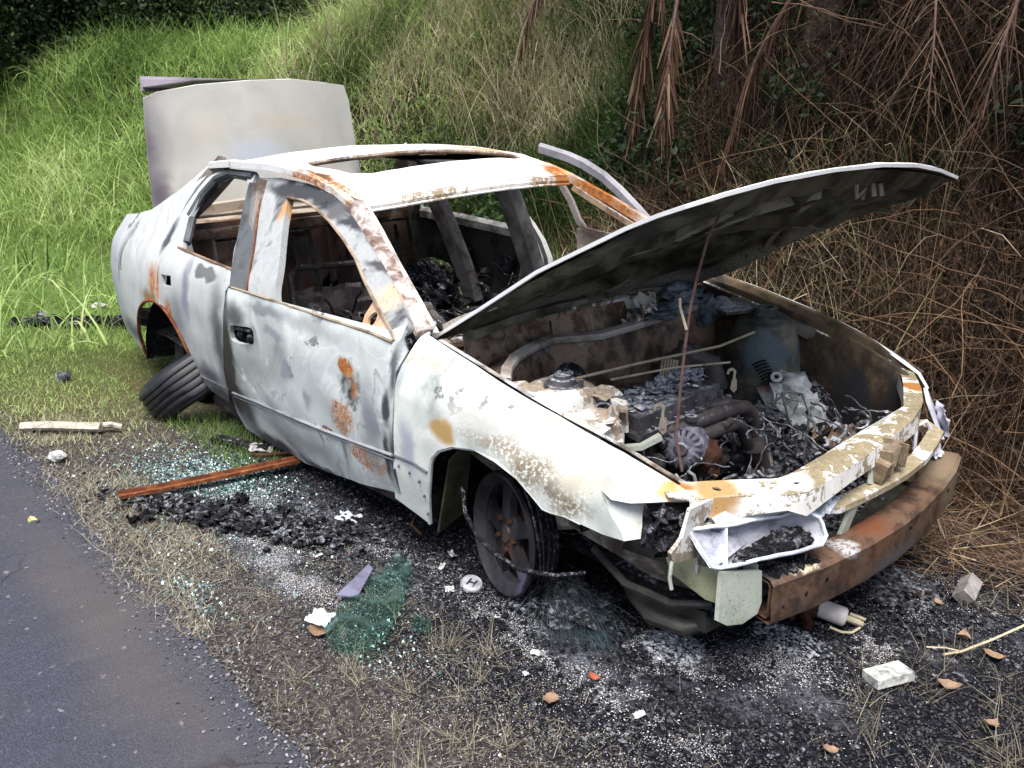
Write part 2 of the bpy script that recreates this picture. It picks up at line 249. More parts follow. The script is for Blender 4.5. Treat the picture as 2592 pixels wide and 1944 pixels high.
class MB:
    """collects shapes into one mesh"""
    def __init__(s): s.v = []; s.f = []; s.mi = []
    def add(s, vs, fs, mi=0):
        b = len(s.v); s.v += [tuple(v) for v in vs]; s.f += [tuple(i+b for i in f) for f in fs]; s.mi += [mi]*len(fs); return s
    def box(s, c, d, rot=None, mi=0, taper=1):
        c = Vector(c); q = rot or Matrix.Identity(3); vs = []
        for z in (-1, 1):
            t = taper if z > 0 else 1
            for x, y in ((-1, -1), (1, -1), (1, 1), (-1, 1)): vs.append(c + q @ Vector((x*d[0]/2*t, y*d[1]/2*t, z*d[2]/2)))
        return s.add(vs, [(3, 2, 1, 0), (4, 5, 6, 7), (0, 1, 5, 4), (1, 2, 6, 5), (2, 3, 7, 6), (3, 0, 4, 7)], mi)
    def tube(s, pts, r, seg=8, mi=0, cap=True, flat=1):
        pts = [Vector(p) for p in pts]; n = len(pts); rr = r if isinstance(r, (list, tuple)) else [r]*n
        rings = []; ref = V(0, 0, 1); b = []
        for i, p in enumerate(pts):
            t = (pts[min(i+1, n-1)] - pts[max(i-1, 0)]).normalized()
            if i == 0:
                ref = V(0, 0, 1) if abs(t.z) < .9 else V(1, 0, 0)
                u = ref.cross(t).normalized()
            else:
                u = (u - t*u.dot(t)).normalized()
            v = t.cross(u)
            for k in range(seg):
                a = 2*math.pi*k/seg; b.append(p + u*math.cos(a)*rr[i] + v*math.sin(a)*rr[i]*flat)
        fs = [(i*seg+k, i*seg+(k+1) % seg, (i+1)*seg+(k+1) % seg, (i+1)*seg+k) for i in range(n-1) for k in range(seg)]
        if cap: fs += [tuple(range(seg-1, -1, -1)), tuple((n-1)*seg+k for k in range(seg))]
        return s.add(b, fs, mi)
    def lathe(s, prof, c, ax, seg=32, mi=0, closed=False):
        """prof: (radius, offset along ax)"""
        c = Vector(c); ax = Vector(ax).normalized(); u = (V(0, 0, 1) if abs(ax.z) < .9 else V(1, 0, 0)).cross(ax).normalized(); v = ax.cross(u); b = []
        for r, h in prof:
            for k in range(seg):
                a = 2*math.pi*k/seg; b.append(c + ax*h + (u*math.cos(a) + v*math.sin(a))*r)
        n = len(prof); fs = [(i*seg+k, i*seg+(k+1) % seg, (i+1)*seg+(k+1) % seg, (i+1)*seg+k) for i in range(n-1) for k in range(seg)]
        return s.add(b, fs, mi)
    def sweep(s, path, prof, mi=0, up=V(0, 0, 1), cap=True):
        """profile (side, up) swept along path, side = horizontal normal"""
        path = [Vector(p) for p in path]; n = len(path); k = len(prof); b = []
        for i, p in enumerate(path):
            t = (path[min(i+1, n-1)] - path[max(i-1, 0)]).normalized(); sd = t.cross(up).normalized(); uu = sd.cross(t).normalized()
            for a, h in prof: b.append(p + sd*a + uu*h)
        fs = [(i*k+j, i*k+(j+1) % k, (i+1)*k+(j+1) % k, (i+1)*k+j) for i in range(n-1) for j in range(k)]
        if cap: fs += [tuple(range(k-1, -1, -1)), tuple((n-1)*k+j for j in range(k))]
        return s.add(b, fs, mi)
    def prism(s, poly, off, mi=0):
        """3D polygon with thickness vector off"""
        n = len(poly); off = Vector(off); b = [Vector(p) for p in poly]; b += [p+off for p in b]
        return s.add(b, [tuple(range(n-1, -1, -1)), tuple(range(n, 2*n))] + [(i, (i+1) % n, (i+1) % n+n, i+n) for i in range(n)], mi)
    def lump(s, c, r, seed=0, amp=.35, sub=2, squash=(1, 1, 1), fr=2.2, mi=0):
        bm = bmesh.new(); bmesh.ops.create_icosphere(bm, subdivisions=sub, radius=1); c = Vector(c)
        vs = []
        for v in bm.verts:
            k = 1 + amp*(mnoise.noise(v.co*fr + V(seed*7.3, seed*3.1, 0))*1.6 + .6*mnoise.noise(v.co*fr*3 + V(0, seed*5.7, 1)))
            q = v.co*k*r; vs.append(c + V(q.x*squash[0], q.y*squash[1], q.z*squash[2]))
        fs = [tuple(v.index for v in f.verts) for f in bm.faces]; bm.free()
        return s.add(vs, fs, mi)
    def crumple(s, c, sx, sy, seed=0, amp=.03, n=10, rot=None, mi=0, th=.003):
        """a crumpled sheet"""
        c = Vector(c); q = rot or Matrix.Identity(3); vs = []
        for i in range(n+1):
            for j in range(n+1):
                x, y = (i/n-.5), (j/n-.5); e = 1 + .18*mnoise.noise(V(math.atan2(y, x)*1.3, seed, 3))
                p = V(x*sx*e, y*sy*e, amp*mnoise.noise(V(x*4, y*4, seed*3.7))*2 + amp*.8*mnoise.noise(V(x*11, y*11, seed)))
                vs.append(c + q @ p)
        fs = [(i*(n+1)+j, (i+1)*(n+1)+j, (i+1)*(n+1)+j+1, i*(n+1)+j+1) for i in range(n) for j in range(n)]
        return s.add(vs, fs, mi)
    def build(s, name, mats, parent=None, smooth=True, auto=None):
        if auto is None: auto = 70 if len(s.v) > 900 and len(s.f) > 1200 else 35
        me = bpy.data.meshes.new(name); me.from_pydata(s.v, [], s.f)
        if any(s.mi): me.polygons.foreach_set('material_index', s.mi)
        me.validate(); me.update()
        o = link(name, me, mats, parent, False)
        if smooth:
            try: me.shade_auto_smooth
            except AttributeError: pass
            me.shade_smooth()
            bm = bmesh.new(); bm.from_mesh(me)
            for e in bm.edges:
                if len(e.link_faces) == 2 and e.calc_face_angle(0) > R(auto): e.smooth = False
            bm.to_mesh(me); bm.free()
        return o

def rotm(ax=0, ay=0, az=0):
    return (Matrix.Rotation(az, 3, 'Z') @ Matrix.Rotation(ay, 3, 'Y') @ Matrix.Rotation(ax, 3, 'X'))
def inpoly(x, y, P):
    c = False; j = len(P)-1
    for i in range(len(P)):
        if (P[i][1] > y) != (P[j][1] > y) and x < (P[j][0]-P[i][0])*(y-P[i][1])/(P[j][1]-P[i][1])+P[i][0]: c = not c
        j = i
    return c
def rounded(P, k=3):
    """resample a closed outline with a Catmull-Rom curve"""
    n = len(P); out = []
    for i in range(n):
        p0, p1, p2, p3 = (P[(i-1) % n], P[i], P[(i+1) % n], P[(i+2) % n])
        for q in range(k):
            t = q/k
            out.append(tuple(.5*((2*p1[d]) + (-p0[d]+p2[d])*t + (2*p0[d]-5*p1[d]+4*p2[d]-p3[d])*t*t + (-p0[d]+3*p1[d]-3*p2[d]+p3[d])*t**3) for d in (0, 1)))
    return out
def panel(name, outline, holes, surf, mats, parent, grid=.035, th=.012, inward=1, dent=.003, dfr=5):
    """sheet-metal panel: outline and holes in two surface parameters, mapped by surf, given a thickness"""
    def dens(P):
        o = []
        for i in range(len(P)):
            a, b = P[i], P[(i+1) % len(P)]; L = math.hypot(b[0]-a[0], b[1]-a[1]); k = max(1, int(L/grid))
            for q in range(k): o.append((a[0]+(b[0]-a[0])*q/k, a[1]+(b[1]-a[1])*q/k))
        return o
    rings = [dens(outline)] + [dens(h) for h in holes]
    pts = []; edges = []
    for rg in rings:
        b = len(pts); pts += rg; edges += [(b+i, b+(i+1) % len(rg)) for i in range(len(rg))]
    xs = [p[0] for p in outline]; ys = [p[1] for p in outline]
    bl = pts[:]
    x = min(xs)+grid/2
    while x < max(xs):
        y = min(ys)+grid/2
        while y < max(ys):
            if inpoly(x, y, outline) and not any(inpoly(x, y, h) for h in holes) and min((x-a)**2+(y-b)**2 for a, b in bl) > (grid*.45)**2: pts.append((x, y))
            y += grid
        x += grid
    vs, es, fs, *_ = delaunay_2d_cdt([Vector(p) for p in pts], edges, [], 0, 1e-6)
    P3 = []
    for v in vs:
        q = Vector(surf(v.x, v.y)); P3.append(q)
    keep = []
    for f in fs:
        cx = sum(vs[i].x for i in f)/len(f); cy = sum(vs[i].y for i in f)/len(f)
        if inpoly(cx, cy, rings[0]) and not any(inpoly(cx, cy, h) for h in rings[1:]): keep.append(tuple(f))
    nrm = [Vector((0, 0, 0)) for _ in P3]
    for f in keep:
        nn = (P3[f[1]]-P3[f[0]]).cross(P3[f[2]]-P3[f[0]])
        for i in f: nrm[i] += nn
    nrm = [a.normalized() if a.length > 0 else V(0, 0, 1) for a in nrm]
    if dent:
        P3 = [p + n*dent*(mnoise.noise(p*dfr)*1.4 + .4*mnoise.noise(p*dfr*3)) for p, n in zip(P3, nrm)]
    n = len(P3); cnt = {}
    for f in keep:
        for i in range(3): cnt.setdefault(tuple(sorted((f[i], f[(i+1) % 3]))), []).append((f[i], f[(i+1) % 3]))
    mb = MB(); inner = [p - q*th*inward for p, q in zip(P3, nrm)]
    rim = [(b, a, a+n, b+n) for k, L in cnt.items() if len(L) == 1 for a, b in L]
    mb.v = [tuple(p) for p in P3+inner]
    mb.f = keep + [tuple(i+n for i in reversed(f)) for f in keep] + rim
    mb.mi = [0]*len(keep) + [1 if isinstance(mats, list) and len(mats) > 1 else 0]*len(keep) + [0]*len(rim)
    return mb.build(name, mats, parent, auto=50)

def each(name, mats, parent, items, fn):
    """one part per item"""
    for k, it in enumerate(items):
        mb = MB(); fn(mb, k, it); mb.build(name, mats, parent)
def interp(x, xs, ys): return float(np.interp(x, xs, ys))

# ================================================================== THE CAR (nominal frame: x forward, right side at -y)
car = empty('burnt_out_car', (0, 0, -GZ), 'burnt out white sedan on the verge with raised hood and boot, stripped to scorched metal', 'car')
def ysr(x, z):
    """half width of the body at station x and height z"""
    y = interp(z, [.10, .20, .30, .45, .60, .75, .86, .92, .96, 1.34, 1.60], [.70, .775, .815, .855, .875, .882, .868, .845, .815, .565, .40])
    if x > -.45:
        zt = .925-.20*(x+.45)
        if z > zt-.2: y = min(y, .885-.13*((z-(zt-.20))/.20)**2.2)
    if x > 0: y -= .50*x*x
    if x < -2.7: y -= .13*((-2.7-x)/.9)**2
    if x < -3.35: y -= .25*((-3.35-x)/.3)**2
    return y
def SR(x, z): return (x, -ysr(x, z), z)
def SRo(d): return lambda x, z: (x, -ysr(x, z)+d, z)
LT = .095                                     # the far side stands a little higher (the wreck leans)
def SL(d=0): return lambda x, z: (x, ysr(x, z)-d, z+LT)
def zroof(x, y):
    z = interp(-x, [1.0, 1.12, 1.25, 1.5, 1.9, 2.3, 2.6, 2.9], [1.25, 1.312, 1.368, 1.418, 1.445, 1.43, 1.375, 1.28])
    return z-.03*(y/.56)**2+.05*(y/.56) + .030*(1-min(1, abs(y)/.60)**2)*interp(-x, [1.3, 1.75], [1, .15])

# --- traced outlines (x, z) on the right-hand side
DOOR_LOW = [(-1.699, .873), (-1.713, .798), (-1.729, .715), (-1.755, .587), (-1.800, .423), (-1.815, .278), (-1.800, .200), (-1.528, .200), (-1.250, .205), (-.812, .283), (-.495, .347), (-.482, .473), (-.480, .55), (-.458, .709), (-.453, .80), (-.446, .86)]
DOOR_UP = [(-.460, .944), (-.479, .957), (-.601, 1.023), (-.786, 1.10), (-.973, 1.177), (-1.154, 1.246), (-1.304, 1.289), (-1.494, 1.309), (-1.752, 1.318), (-1.927, 1.308), (-1.955, 1.289), (-1.87, 1.18), (-1.757, 1.037), (-1.64, .888)]
WIN_F = [(-1.298, .885), (-.853, .885), (-.62, .885), (-.505, .880), (-.487, .889), (-.50, .905), (-.655, .968), (-.793, 1.03), (-.908, 1.088), (-1.042, 1.139), (-1.199, 1.19), (-1.362, 1.23), (-1.473, 1.246), (-1.600, 1.247), (-1.535, 1.153), (-1.41, 1.022)]
HANDLE_F = rounded([(-1.656, .722), (-1.56, .737), (-1.469, .745), (-1.450, .715), (-1.454, .682), (-1.52, .668), (-1.60, .660), (-1.655, .668)], 2)
REAR = [(-2.576, .957), (-2.571, 1.052), (-2.51, 1.12), (-2.487, 1.228), (-2.445, 1.285), (-2.365, 1.314), (-2.191, 1.330), (-1.975, 1.320), (-1.975, 1.289), (-1.887, 1.18), (-1.775, 1.037), (-1.677, .918), (-1.717, .857), (-1.735, .715), (-1.765, .587), (-1.815, .423), (-1.849, .321),
        (-2.034, .33), (-2.105, .36), (-2.155, .47), (-2.21, .560), (-2.29, .625), (-2.38, .668), (-2.455, .679), (-2.478, .763), (-2.515, .89)]
WIN_R = [(-2.298, .967), (-2.395, 1.086), (-2.401, 1.20), (-2.35, 1.268), (-2.24, 1.300), (-2.05, 1.298), (-1.99, 1.27), (-1.90, 1.15), (-1.80, 1.02), (-1.735, .945), (-2.039, .955)]
HANDLE_R = [(-2.426, .830), (-2.307, .839), (-2.292, .789), (-2.415, .783)]
ARC = (-2.54, .28, .40)
def arc(a0, a1, n, c=ARC): return [(c[0]+c[2]*math.cos(R(a0+(a1-a0)*i/n)), c[1]+c[2]*math.sin(R(a0+(a1-a0)*i/n))) for i in range(n+1)]
QUARTER = [(-2.576, .962), (-2.579, 1.052), (-2.518, 1.12), (-2.495, 1.228), (-2.451, 1.290), (-2.375, 1.322), (-2.40, 1.375), (-2.50, 1.330), (-2.64, 1.235), (-2.78, 1.15), (-2.90, 1.09), (-3.10, 1.055), (-3.35, 1.03), (-3.53, .99), (-3.60, .93), (-3.64, .80), (-3.65, .62), (-3.62, .50), (-3.50, .42), (-3.20, .37), (-2.95, .33)] + arc(172, 78, 10) + [(-2.486, .763), (-2.523, .89)]
FENDER = [(-.424, .909), (-.188, .862), (-.079, .839), (.03, .818), (.162, .792), (.279, .763), (.364, .740), (.446, .713), (.509, .690), (.575, .662), (.513, .650), (.44, .634), (.395, .634), (.364, .651), (.398, .597), (.424, .551), (.431, .525), (.375, .530), (.315, .545), (.271, .555), (.226, .553), (.203, .556), (.168, .587), (.119, .622), (.035, .648), (-.057, .656), (-.157, .634), (-.229, .599), (-.27, .565), (-.286, .531), (-.326, .404), (-.364, .283), (-.541, .315), (-.481, .505), (-.441, .783), (-.436, .857), (-.447, .945)]
SIDEM = [M['side'], M['char']]
d1 = panel('front_door', DOOR_LOW + [(-.46, .944), (-.52, .915), (-1.64, .876)], [HANDLE_F], SR, SIDEM, car, th=.02, dent=.0065, dfr=6)
tag(d1, 'near front door, pale scorched skin with three orange rust patches')
def band(outer, inner): return [outer, inner]
fr = panel('window_frame', DOOR_UP + [(-1.64, .872), (-.52, .868), (-.46, .93)], [WIN_F], SRo(.006), [M['frame'], M['char']], d1, grid=.03, th=.03, dent=.002)
# belt seals and the swage line, door handle pocket
def sidecurve(pts, d=-.004): return [V(*SRo(d)(x, z)) for x, z in pts]
mb = MB(); mb.tube(sidecurve([(-1.66, .882), (-1.3, .886), (-.9, .888), (-.6, .889), (-.49, .884)], -.002), .0055, 6); mb.tube(sidecurve([(-.487, .889), (-.50, .905), (-.655, .968), (-.793, 1.03), (-.908, 1.088), (-1.042, 1.139), (-1.199, 1.19), (-1.362, 1.23), (-1.473, 1.246), (-1.60, 1.247)], 0), .006, 6)
mb.build('belt_seal', burnt('tan_seal', (.36, .29, .21), (.20, .15, .11), (.07, .055, .045), soot=.3, rust=.1), d1)
mb = MB(); mb.tube(sidecurve([(-1.76, .395), (-1.52, .416), (-1.2, .436), (-.949, .455), (-.70, .478), (-.49, .499)], -.003), .006, 6); mb.tube(sidecurve([(-1.76, .378), (-1.2, .420), (-.49, .482)], -.002), .003, 6)
mb.build('swage_line', burnt('swage_paint', (.30, .32, .34), (.20, .21, .22), (.09, .09, .09), soot=.1), d1)
mb = MB(); mb.prism([SRo(.035)(x, z) for x, z in [(-1.70, .64), (-1.41, .64), (-1.41, .765), (-1.70, .765)]], (0, .01, 0)); mb.tube(sidecurve([(-1.64, .712), (-1.55, .722), (-1.48, .728)], .014), .010, 6); mb.lump(SRo(.02)(-1.50, .695), .022, 3); mb.lump(SRo(.02)(-1.60, .69), .018, 5)
mb.build('door_handle', M['coal'], d1)
# mirror gusset inside the front corner of the window
gus = [(-.50, .889), (-.655, .966), (-.70, .975), (-.705, .93), (-.695, .888)]
gh = [( -.655+.022*math.cos(a), .925+.022*math.sin(a)) for a in [i*math.pi/5 for i in range(10)]]
g_ = panel('mirror_mount', gus, [gh], SRo(.012), [burnt('peach_gusset', (.60, .42, .30), (.46, .30, .19), (.30, .16, .09), soot=.1, rust=.2), M['char']], d1, grid=.02, th=.01, dent=.001)
# seal strip down the rear leg of the door frame
mb = MB(); P = [(-1.985, 1.285), (-1.915, 1.18), (-1.80, 1.035), (-1.735, .955), (-1.675, .88)]; Q = [(-1.865, 1.285), (-1.78, 1.18), (-1.645, 1.03), (-1.575, .95), (-1.53, .88)]
for i in range(4): mb.prism([SRo(-.006)(*P[i]), SRo(-.006)(*P[i+1]), SRo(-.006)(*Q[i+1]), SRo(-.006)(*Q[i])], (0, .010, 0))
mb.build('pillar_trim', M['trim_dark'], d1)
mb = MB(); mb.tube(sidecurve([(-1.845, 1.27), (-1.765, 1.17), (-1.635, 1.03), (-1.53, .89)], -.002), .004, 6)
mb.build('pillar_seal', M['rust'], d1)
# shut face of the door's rear edge
mb = MB(); E = [(-1.699, .873), (-1.713, .798), (-1.729, .715), (-1.755, .587), (-1.800, .423), (-1.815, .278), (-1.800, .200)]
for i in range(6):
    a, b = V(*SR(*E[i])), V(*SR(*E[i+1])); mb.add([a, b, b+V(-.012, .09, 0), a+V(-.012, .09, 0)], [(0, 1, 2, 3)])
mb.build('shut_face', M['trim_dark'], d1)

d2 = panel('rear_door', REAR, [WIN_R, HANDLE_R], SR, [M['rear_side'], M['char']], car, th=.02, dent=.006, dfr=6)
tag(d2, 'near rear door, scorched blue grey with an empty handle hole')
mb = MB(); mb.tube(sidecurve([(-2.34, .966), (-2.04, .955), (-1.72, .945)], -.002), .006, 6); mb.build('belt_seal', burnt('brown_seal', (.34, .22, .14), (.20, .11, .06), (.08, .05, .035), soot=.2), d2)
mb = MB(); mb.tube(sidecurve([(-2.42, 1.10), (-2.415, 1.20), (-2.36, 1.275), (-2.24, 1.31), (-2.0, 1.31)], .012), .022, 8); mb.tube(sidecurve([(-2.32, .985), (-2.40, 1.09)], .02), .02, 8); mb.build('window_seal', M['trim_dark'], d2)
mb = MB(); mb.prism([SRo(.04)(x, z) for x, z in [(-2.46, .76), (-2.27, .76), (-2.27, .86), (-2.46, .86)]], (0, .01, 0)); mb.build('handle_recess', M['coal'], d2)
mb = MB(); mb.tube(sidecurve([(-2.16, .385), (-1.95, .395), (-1.80, .397)], -.002), .005, 6); mb.build('swage_line', M['trim_dark'], d2)

q1 = panel('quarter_panel', QUARTER, [], SR, [M['rear_side'], M['char']], car, grid=.045, th=.015, dent=.005)
mb = MB(); mb.tube(sidecurve(arc(175, 5, 24), .004), .009, 6); mb.build('arch_lip', M['rust'], q1)
f1 = panel('fender', FENDER, [], SR, [M['fender'], M['char']], car, grid=.028, th=.012, dent=.0035)
tag(f1, 'near front fender, flaking white paint with a brown stain round the arch')
AR = [(-.364, .283), (-.326, .404), (-.286, .531), (-.27, .565), (-.229, .599), (-.157, .634), (-.057, .656), (.035, .648), (.119, .622), (.168, .587), (.203, .556), (.226, .553), (.271, .555), (.315, .545)]
mb = MB(); mb.tube(sidecurve(AR, .006), .008, 6); mb.build('arch_lip', M['fender'], f1)
mb = MB(); mb.tube(sidecurve([(-.49, .50), (-.38, .51), (-.30, .50)], -.002), .005, 6); mb.build('swage_line', M['trim_dark'], f1)
each('clip_stud', M['trim_dark'], f1, ((-.46, .47), (-.40, .465), (-.35, .45), (-.34, .40), (-.345, .33)), lambda mb, k, p: mb.lump(SRo(-.002)(*p), .006, 1, sub=1))
# recess of the missing side lamp at the fender's front
mb = MB(); mb.prism([SRo(.0)(.364, .651), SRo(.0)(.431, .525), (.47, -.70, .53), (.43, -.715, .635)], (0, .012, 0)); mb.build('lamp_recess', M['fender'], f1)

# inner arch (liner), sills, floor
for s, c, r in ((-1, (-.02, .28), .40), (-1, (-2.54, .28), .42), (1, (-.02, .36), .33), (1, (-2.54, .36), .415)):
    mb = MB(); ring = [(c[0]+r*math.cos(R(a)), c[1]+r*math.sin(R(a))) for a in range(35 if c[0] > -1 and s < 0 else 0, 186, 10)]
    for i in range(len(ring)-1):
        (x0, z0), (x1, z1) = ring[i], ring[i+1]; mb.add([(x0, s*.80, z0), (x1, s*.80, z1), (x1, s*.50, z1), (x0, s*.50, z0)], [(0, 1, 2, 3)])
    mb.add([(x, s*.50, z) for x, z in ring], [tuple(range(len(ring)))]); mb.build('wheel_arch_liner', M['coal'], car)
mb = MB(); mb.prism([(-.335, -.795, .26), (-.285, -.79, .53), (-.24, -.79, .575), (-.29, -.70, .54), (-.34, -.68, .30)], (.010, 0, 0)); mb.build('splash_plate', burnt('olive_soot', (.085, .082, .055), (.04, .038, .025), (.015, .015, .01), soot=.45), car)
mb = MB(); mb.sweep([(-2.15, -.74, .28), (-1.2, -.73, .27), (-.40, -.74, .33)], [(-.03, -.05), (.03, -.05), (.04, .03), (-.04, .05)]); mb.build('sill', M['char'], car)
mb = MB(); mb.sweep([(-2.15, .80, .34), (-.35, .80, .34)], [(-.03, -.05), (.03, -.05), (.04, .05), (-.04, .05)]); mb.build('sill', M['charbrown'], car)
mb = MB()
nx, ny = 60, 26
for i in range(nx+1):
    for j in range(ny+1):
        x = -3.5+(3.05)*i/nx; y = -.76+1.52*j/ny; z = .27 + .055*(y+.76) + .03*mnoise.noise(V(x*6, y*6, 0)) + .10*math.exp(-(y/.12)**2)
        if x < -2.2: z += .18*min(1, (-2.2-x)/.2)
        mb.v.append((x, y, z))
mb.f = [(i*(ny+1)+j, (i+1)*(ny+1)+j, (i+1)*(ny+1)+j+1, i*(ny+1)+j+1) for i in range(nx) for j in range(ny)]; mb.mi = [0]*len(mb.f)
mb.build('floor_pan', M['char'], car)

# --- roof
HOLE = [(-1.77, -.445), (-1.66, -.458), (-1.52, -.455), (-1.41, -.43), (-1.345, -.37), (-1.318, -.25), (-1.300, -.09), (-1.305, .10), (-1.32, .27), (-1.34, .42), (-1.38, .50), (-1.46, .52), (-1.56, .47), (-1.63, .35), (-1.68, .15), (-1.71, -.05), (-1.745, -.22), (-1.77, -.36)]
ROOF = [(-1.165, -.535), (-1.13, -.40), (-1.112, -.25), (-1.10, 0), (-1.105, .15), (-1.13, .40), (-1.17, .60), (-1.35, .61), (-1.75, .62), (-2.2, .61), (-2.47, .59), (-2.53, .30), (-2.55, 0), (-2.53, -.30), (-2.47, -.56), (-2.2, -.575), (-1.8, -.575), (-1.5, -.575), (-1.25, -.565)]
rf = panel('roof', ROOF, [HOLE], lambda x, y: (x, y, zroof(x, y)), [M['roof'], M['char']], car, grid=.035, th=.010, dent=.003)
def roofc(P, dz=0): return [V(x, y, zroof(x, y)+dz) for x, y in P]
mb = MB(); HD = [(-1.165, -.535), (-1.13, -.40), (-1.112, -.25), (-1.10, 0), (-1.105, .15), (-1.13, .40), (-1.17, .60)]
mb.sweep(roofc(HD, -.018), [(-.022, -.014), (.004, -.020), (.014, -.004), (.010, .012), (-.022, .014)])
mb.tube(roofc([(x+.012, y) for x, y in HD], -.034), .006, 6); mb.build('windscreen_header', M['hdr'], rf)
mb = MB(); mb.tube(roofc(HOLE+[HOLE[0]], -.012), .011, 8, cap=False)
mb.sweep(roofc([(-1.38, .52), (-1.62, .53), (-1.9, .5)], -.05), [(-.03, -.01), (.03, -.01), (.03, .02), (-.03, .02)])
mb.build('sunroof_rim', M['charbrown'], rf)
mb = MB()   # the sunroof cassette under the skin, at the rear and left
mb.prism(roofc([(-1.50, .12), (-1.47, .52), (-1.95, .52), (-1.98, .12)], -.06), (0, 0, .01)); mb.sweep(roofc([(-1.33, .50), (-1.6, .505), (-1.95, .50)], -.05), [(-.02, -.03), (.02, -.03), (.02, .03), (-.02, .03)])
mb.build('sunroof_cassette', M['char'], rf)
mb = MB(); mb.sweep([V(-2.44, -.585, 1.345), V(-2.2, -.588, 1.362), V(-1.8, -.588, 1.368), V(-1.5, -.585, 1.345), V(-1.30, -.582, 1.305), V(-1.17, -.572, 1.25)], [(-.02, -.018), (.012, -.022), (.014, .006), (-.012, .012)])
mb.build('drip_rail', M['roof'], rf)

# --- pillars
def pillar(name, path, prof, mat, **k):
    mb = MB(); mb.sweep(path, prof, up=k.pop('up', V(0, 0, 1))); return mb.build(name, mat, car)
pa = pillar('windscreen_pillar', [V(-1.17, -.565, 1.248), V(-1.0, -.622, 1.175), V(-.80, -.680, 1.085), V(-.62, -.735, 1.00), V(-.44, -.775, .905)], [(-.03, -.026), (.012, -.03), (.03, .0), (.012, .022), (-.03, .022)], burnt('rusty_speckled_pillar', (.46, .43, .42), (.20, .14, .115), (.06, .038, .03), soot=.42, rust=.22, speck=1, sc=7))
mb = MB(); mb.sweep([V(-1.20, -.598, 1.235), V(-1.02, -.640, 1.165), V(-.83, -.695, 1.085), V(-.64, -.745, 1.0), V(-.47, -.79, .915)], [(-.012, -.014), (.012, -.014), (.014, .010), (-.012, .010)]); mb.build('door_gap_shade', M['trim_dark'], pa)  # dark strip added for the shade in the gap between pillar and door frame
mb = MB(); mb.sweep([V(-1.145, -.535, 1.242), V(-.97, -.585, 1.165), V(-.77, -.645, 1.07), V(-.59, -.695, .985), V(-.43, -.735, .90)], [(-.012, -.01), (.012, -.01), (.012, .012), (-.012, .012)]); mb.build('pillar_flange', burnt('flaked_flange', (.60, .58, .56), (.36, .33, .31), (.10, .08, .07), soot=.3, rust=.15, speck=1), pa)
pl = pillar('windscreen_pillar', [V(-1.17, .61, 1.345), V(-.95, .66, 1.255), V(-.72, .715, 1.15), V(-.45, .76, 1.02)], [(-.018, -.018), (.018, -.018), (.02, .018), (-.018, .018)], burnt('rust_streaked_pillar', (.55, .47, .40), (.34, .22, .14), (.14, .07, .04), soot=.12, rust=.45, speck=.8))
tag(pl, 'far windscreen pillar, thin and rusty brown')
mb = MB(); mb.sweep([V(-1.13, .60, 1.30), V(-.95, .64, 1.215), V(-.72, .69, 1.11)], [(-.012, -.012), (.012, -.012), (.012, .012), (-.012, .012)]); mb.build('pillar_flange', M['charbrown'], pl)
pillar('centre_pillar', [V(-1.90, -.60, 1.28), V(-1.80, -.69, 1.12), V(-1.68, -.76, .95), V(-1.66, -.79, .70), V(-1.66, -.79, .30)], [(-.05, -.02), (.05, -.02), (.05, .02), (-.05, .02)], M['pillar'], up=V(0, 1, 0))
# far side: pillar with the open door's edge beside it
cp = pillar('centre_pillar', [V(-1.68, .60, 1.35), V(-1.64, .66, 1.22), V(-1.62, .73, 1.05), V(-1.56, .77, .85), V(-1.54, .78, .40)], [(-.045, -.045), (.045, -.035), (.055, .035), (-.045, .035)], burnt('grey_pillar', (.20, .20, .195), (.10, .095, .09), (.035, .032, .03), soot=.4, rust=.05, speck=1), up=V(0, 1, 0))
tag(cp, 'far centre pillar, grey at the top')
mb = MB(); mb.lump((-1.515, .735, .80), .022, 2, squash=(.4, 1, 1.4)); mb.build('pillar_hole', M['coal'], cp)
pillar('rear_pillar', [V(-2.30, .575, 1.35), V(-2.44, .64, 1.21), V(-2.60, .70, 1.08), V(-2.66, .74, .98)], [(-.09, -.02), (.07, -.02), (.07, .02), (-.09, .02)], M['pillar'], up=V(0, 1, 0))
pillar('rear_pillar_inner', [V(-2.34, -.55, 1.33), V(-2.50, -.61, 1.19), V(-2.66, -.67, 1.07), V(-2.72, -.72, .96)], [(-.07, -.02), (.06, -.02), (.06, .02), (-.07, .02)], M['pillar'], up=V(0, 1, 0))
# interior strut from the far rear corner
mb = MB(); mb.sweep([V(-2.28, .62, 1.24), V(-2.18, .66, 1.05), V(-2.06, .70, .80), V(-1.98, .72, .60)], [(-.05, -.03), (.05, -.03), (.06, .02), (0, .035), (-.06, .02)], up=V(0, 1, 0))
mb.sweep([V(-2.20, .60, 1.2), V(-2.10, .64, 1.02), V(-1.99, .68, .78)], [(-.012, -.02), (.012, -.02), (.012, .02), (-.012, .02)], up=V(0, 1, 0)); mb.build('door_jamb', M['pillar'], car)

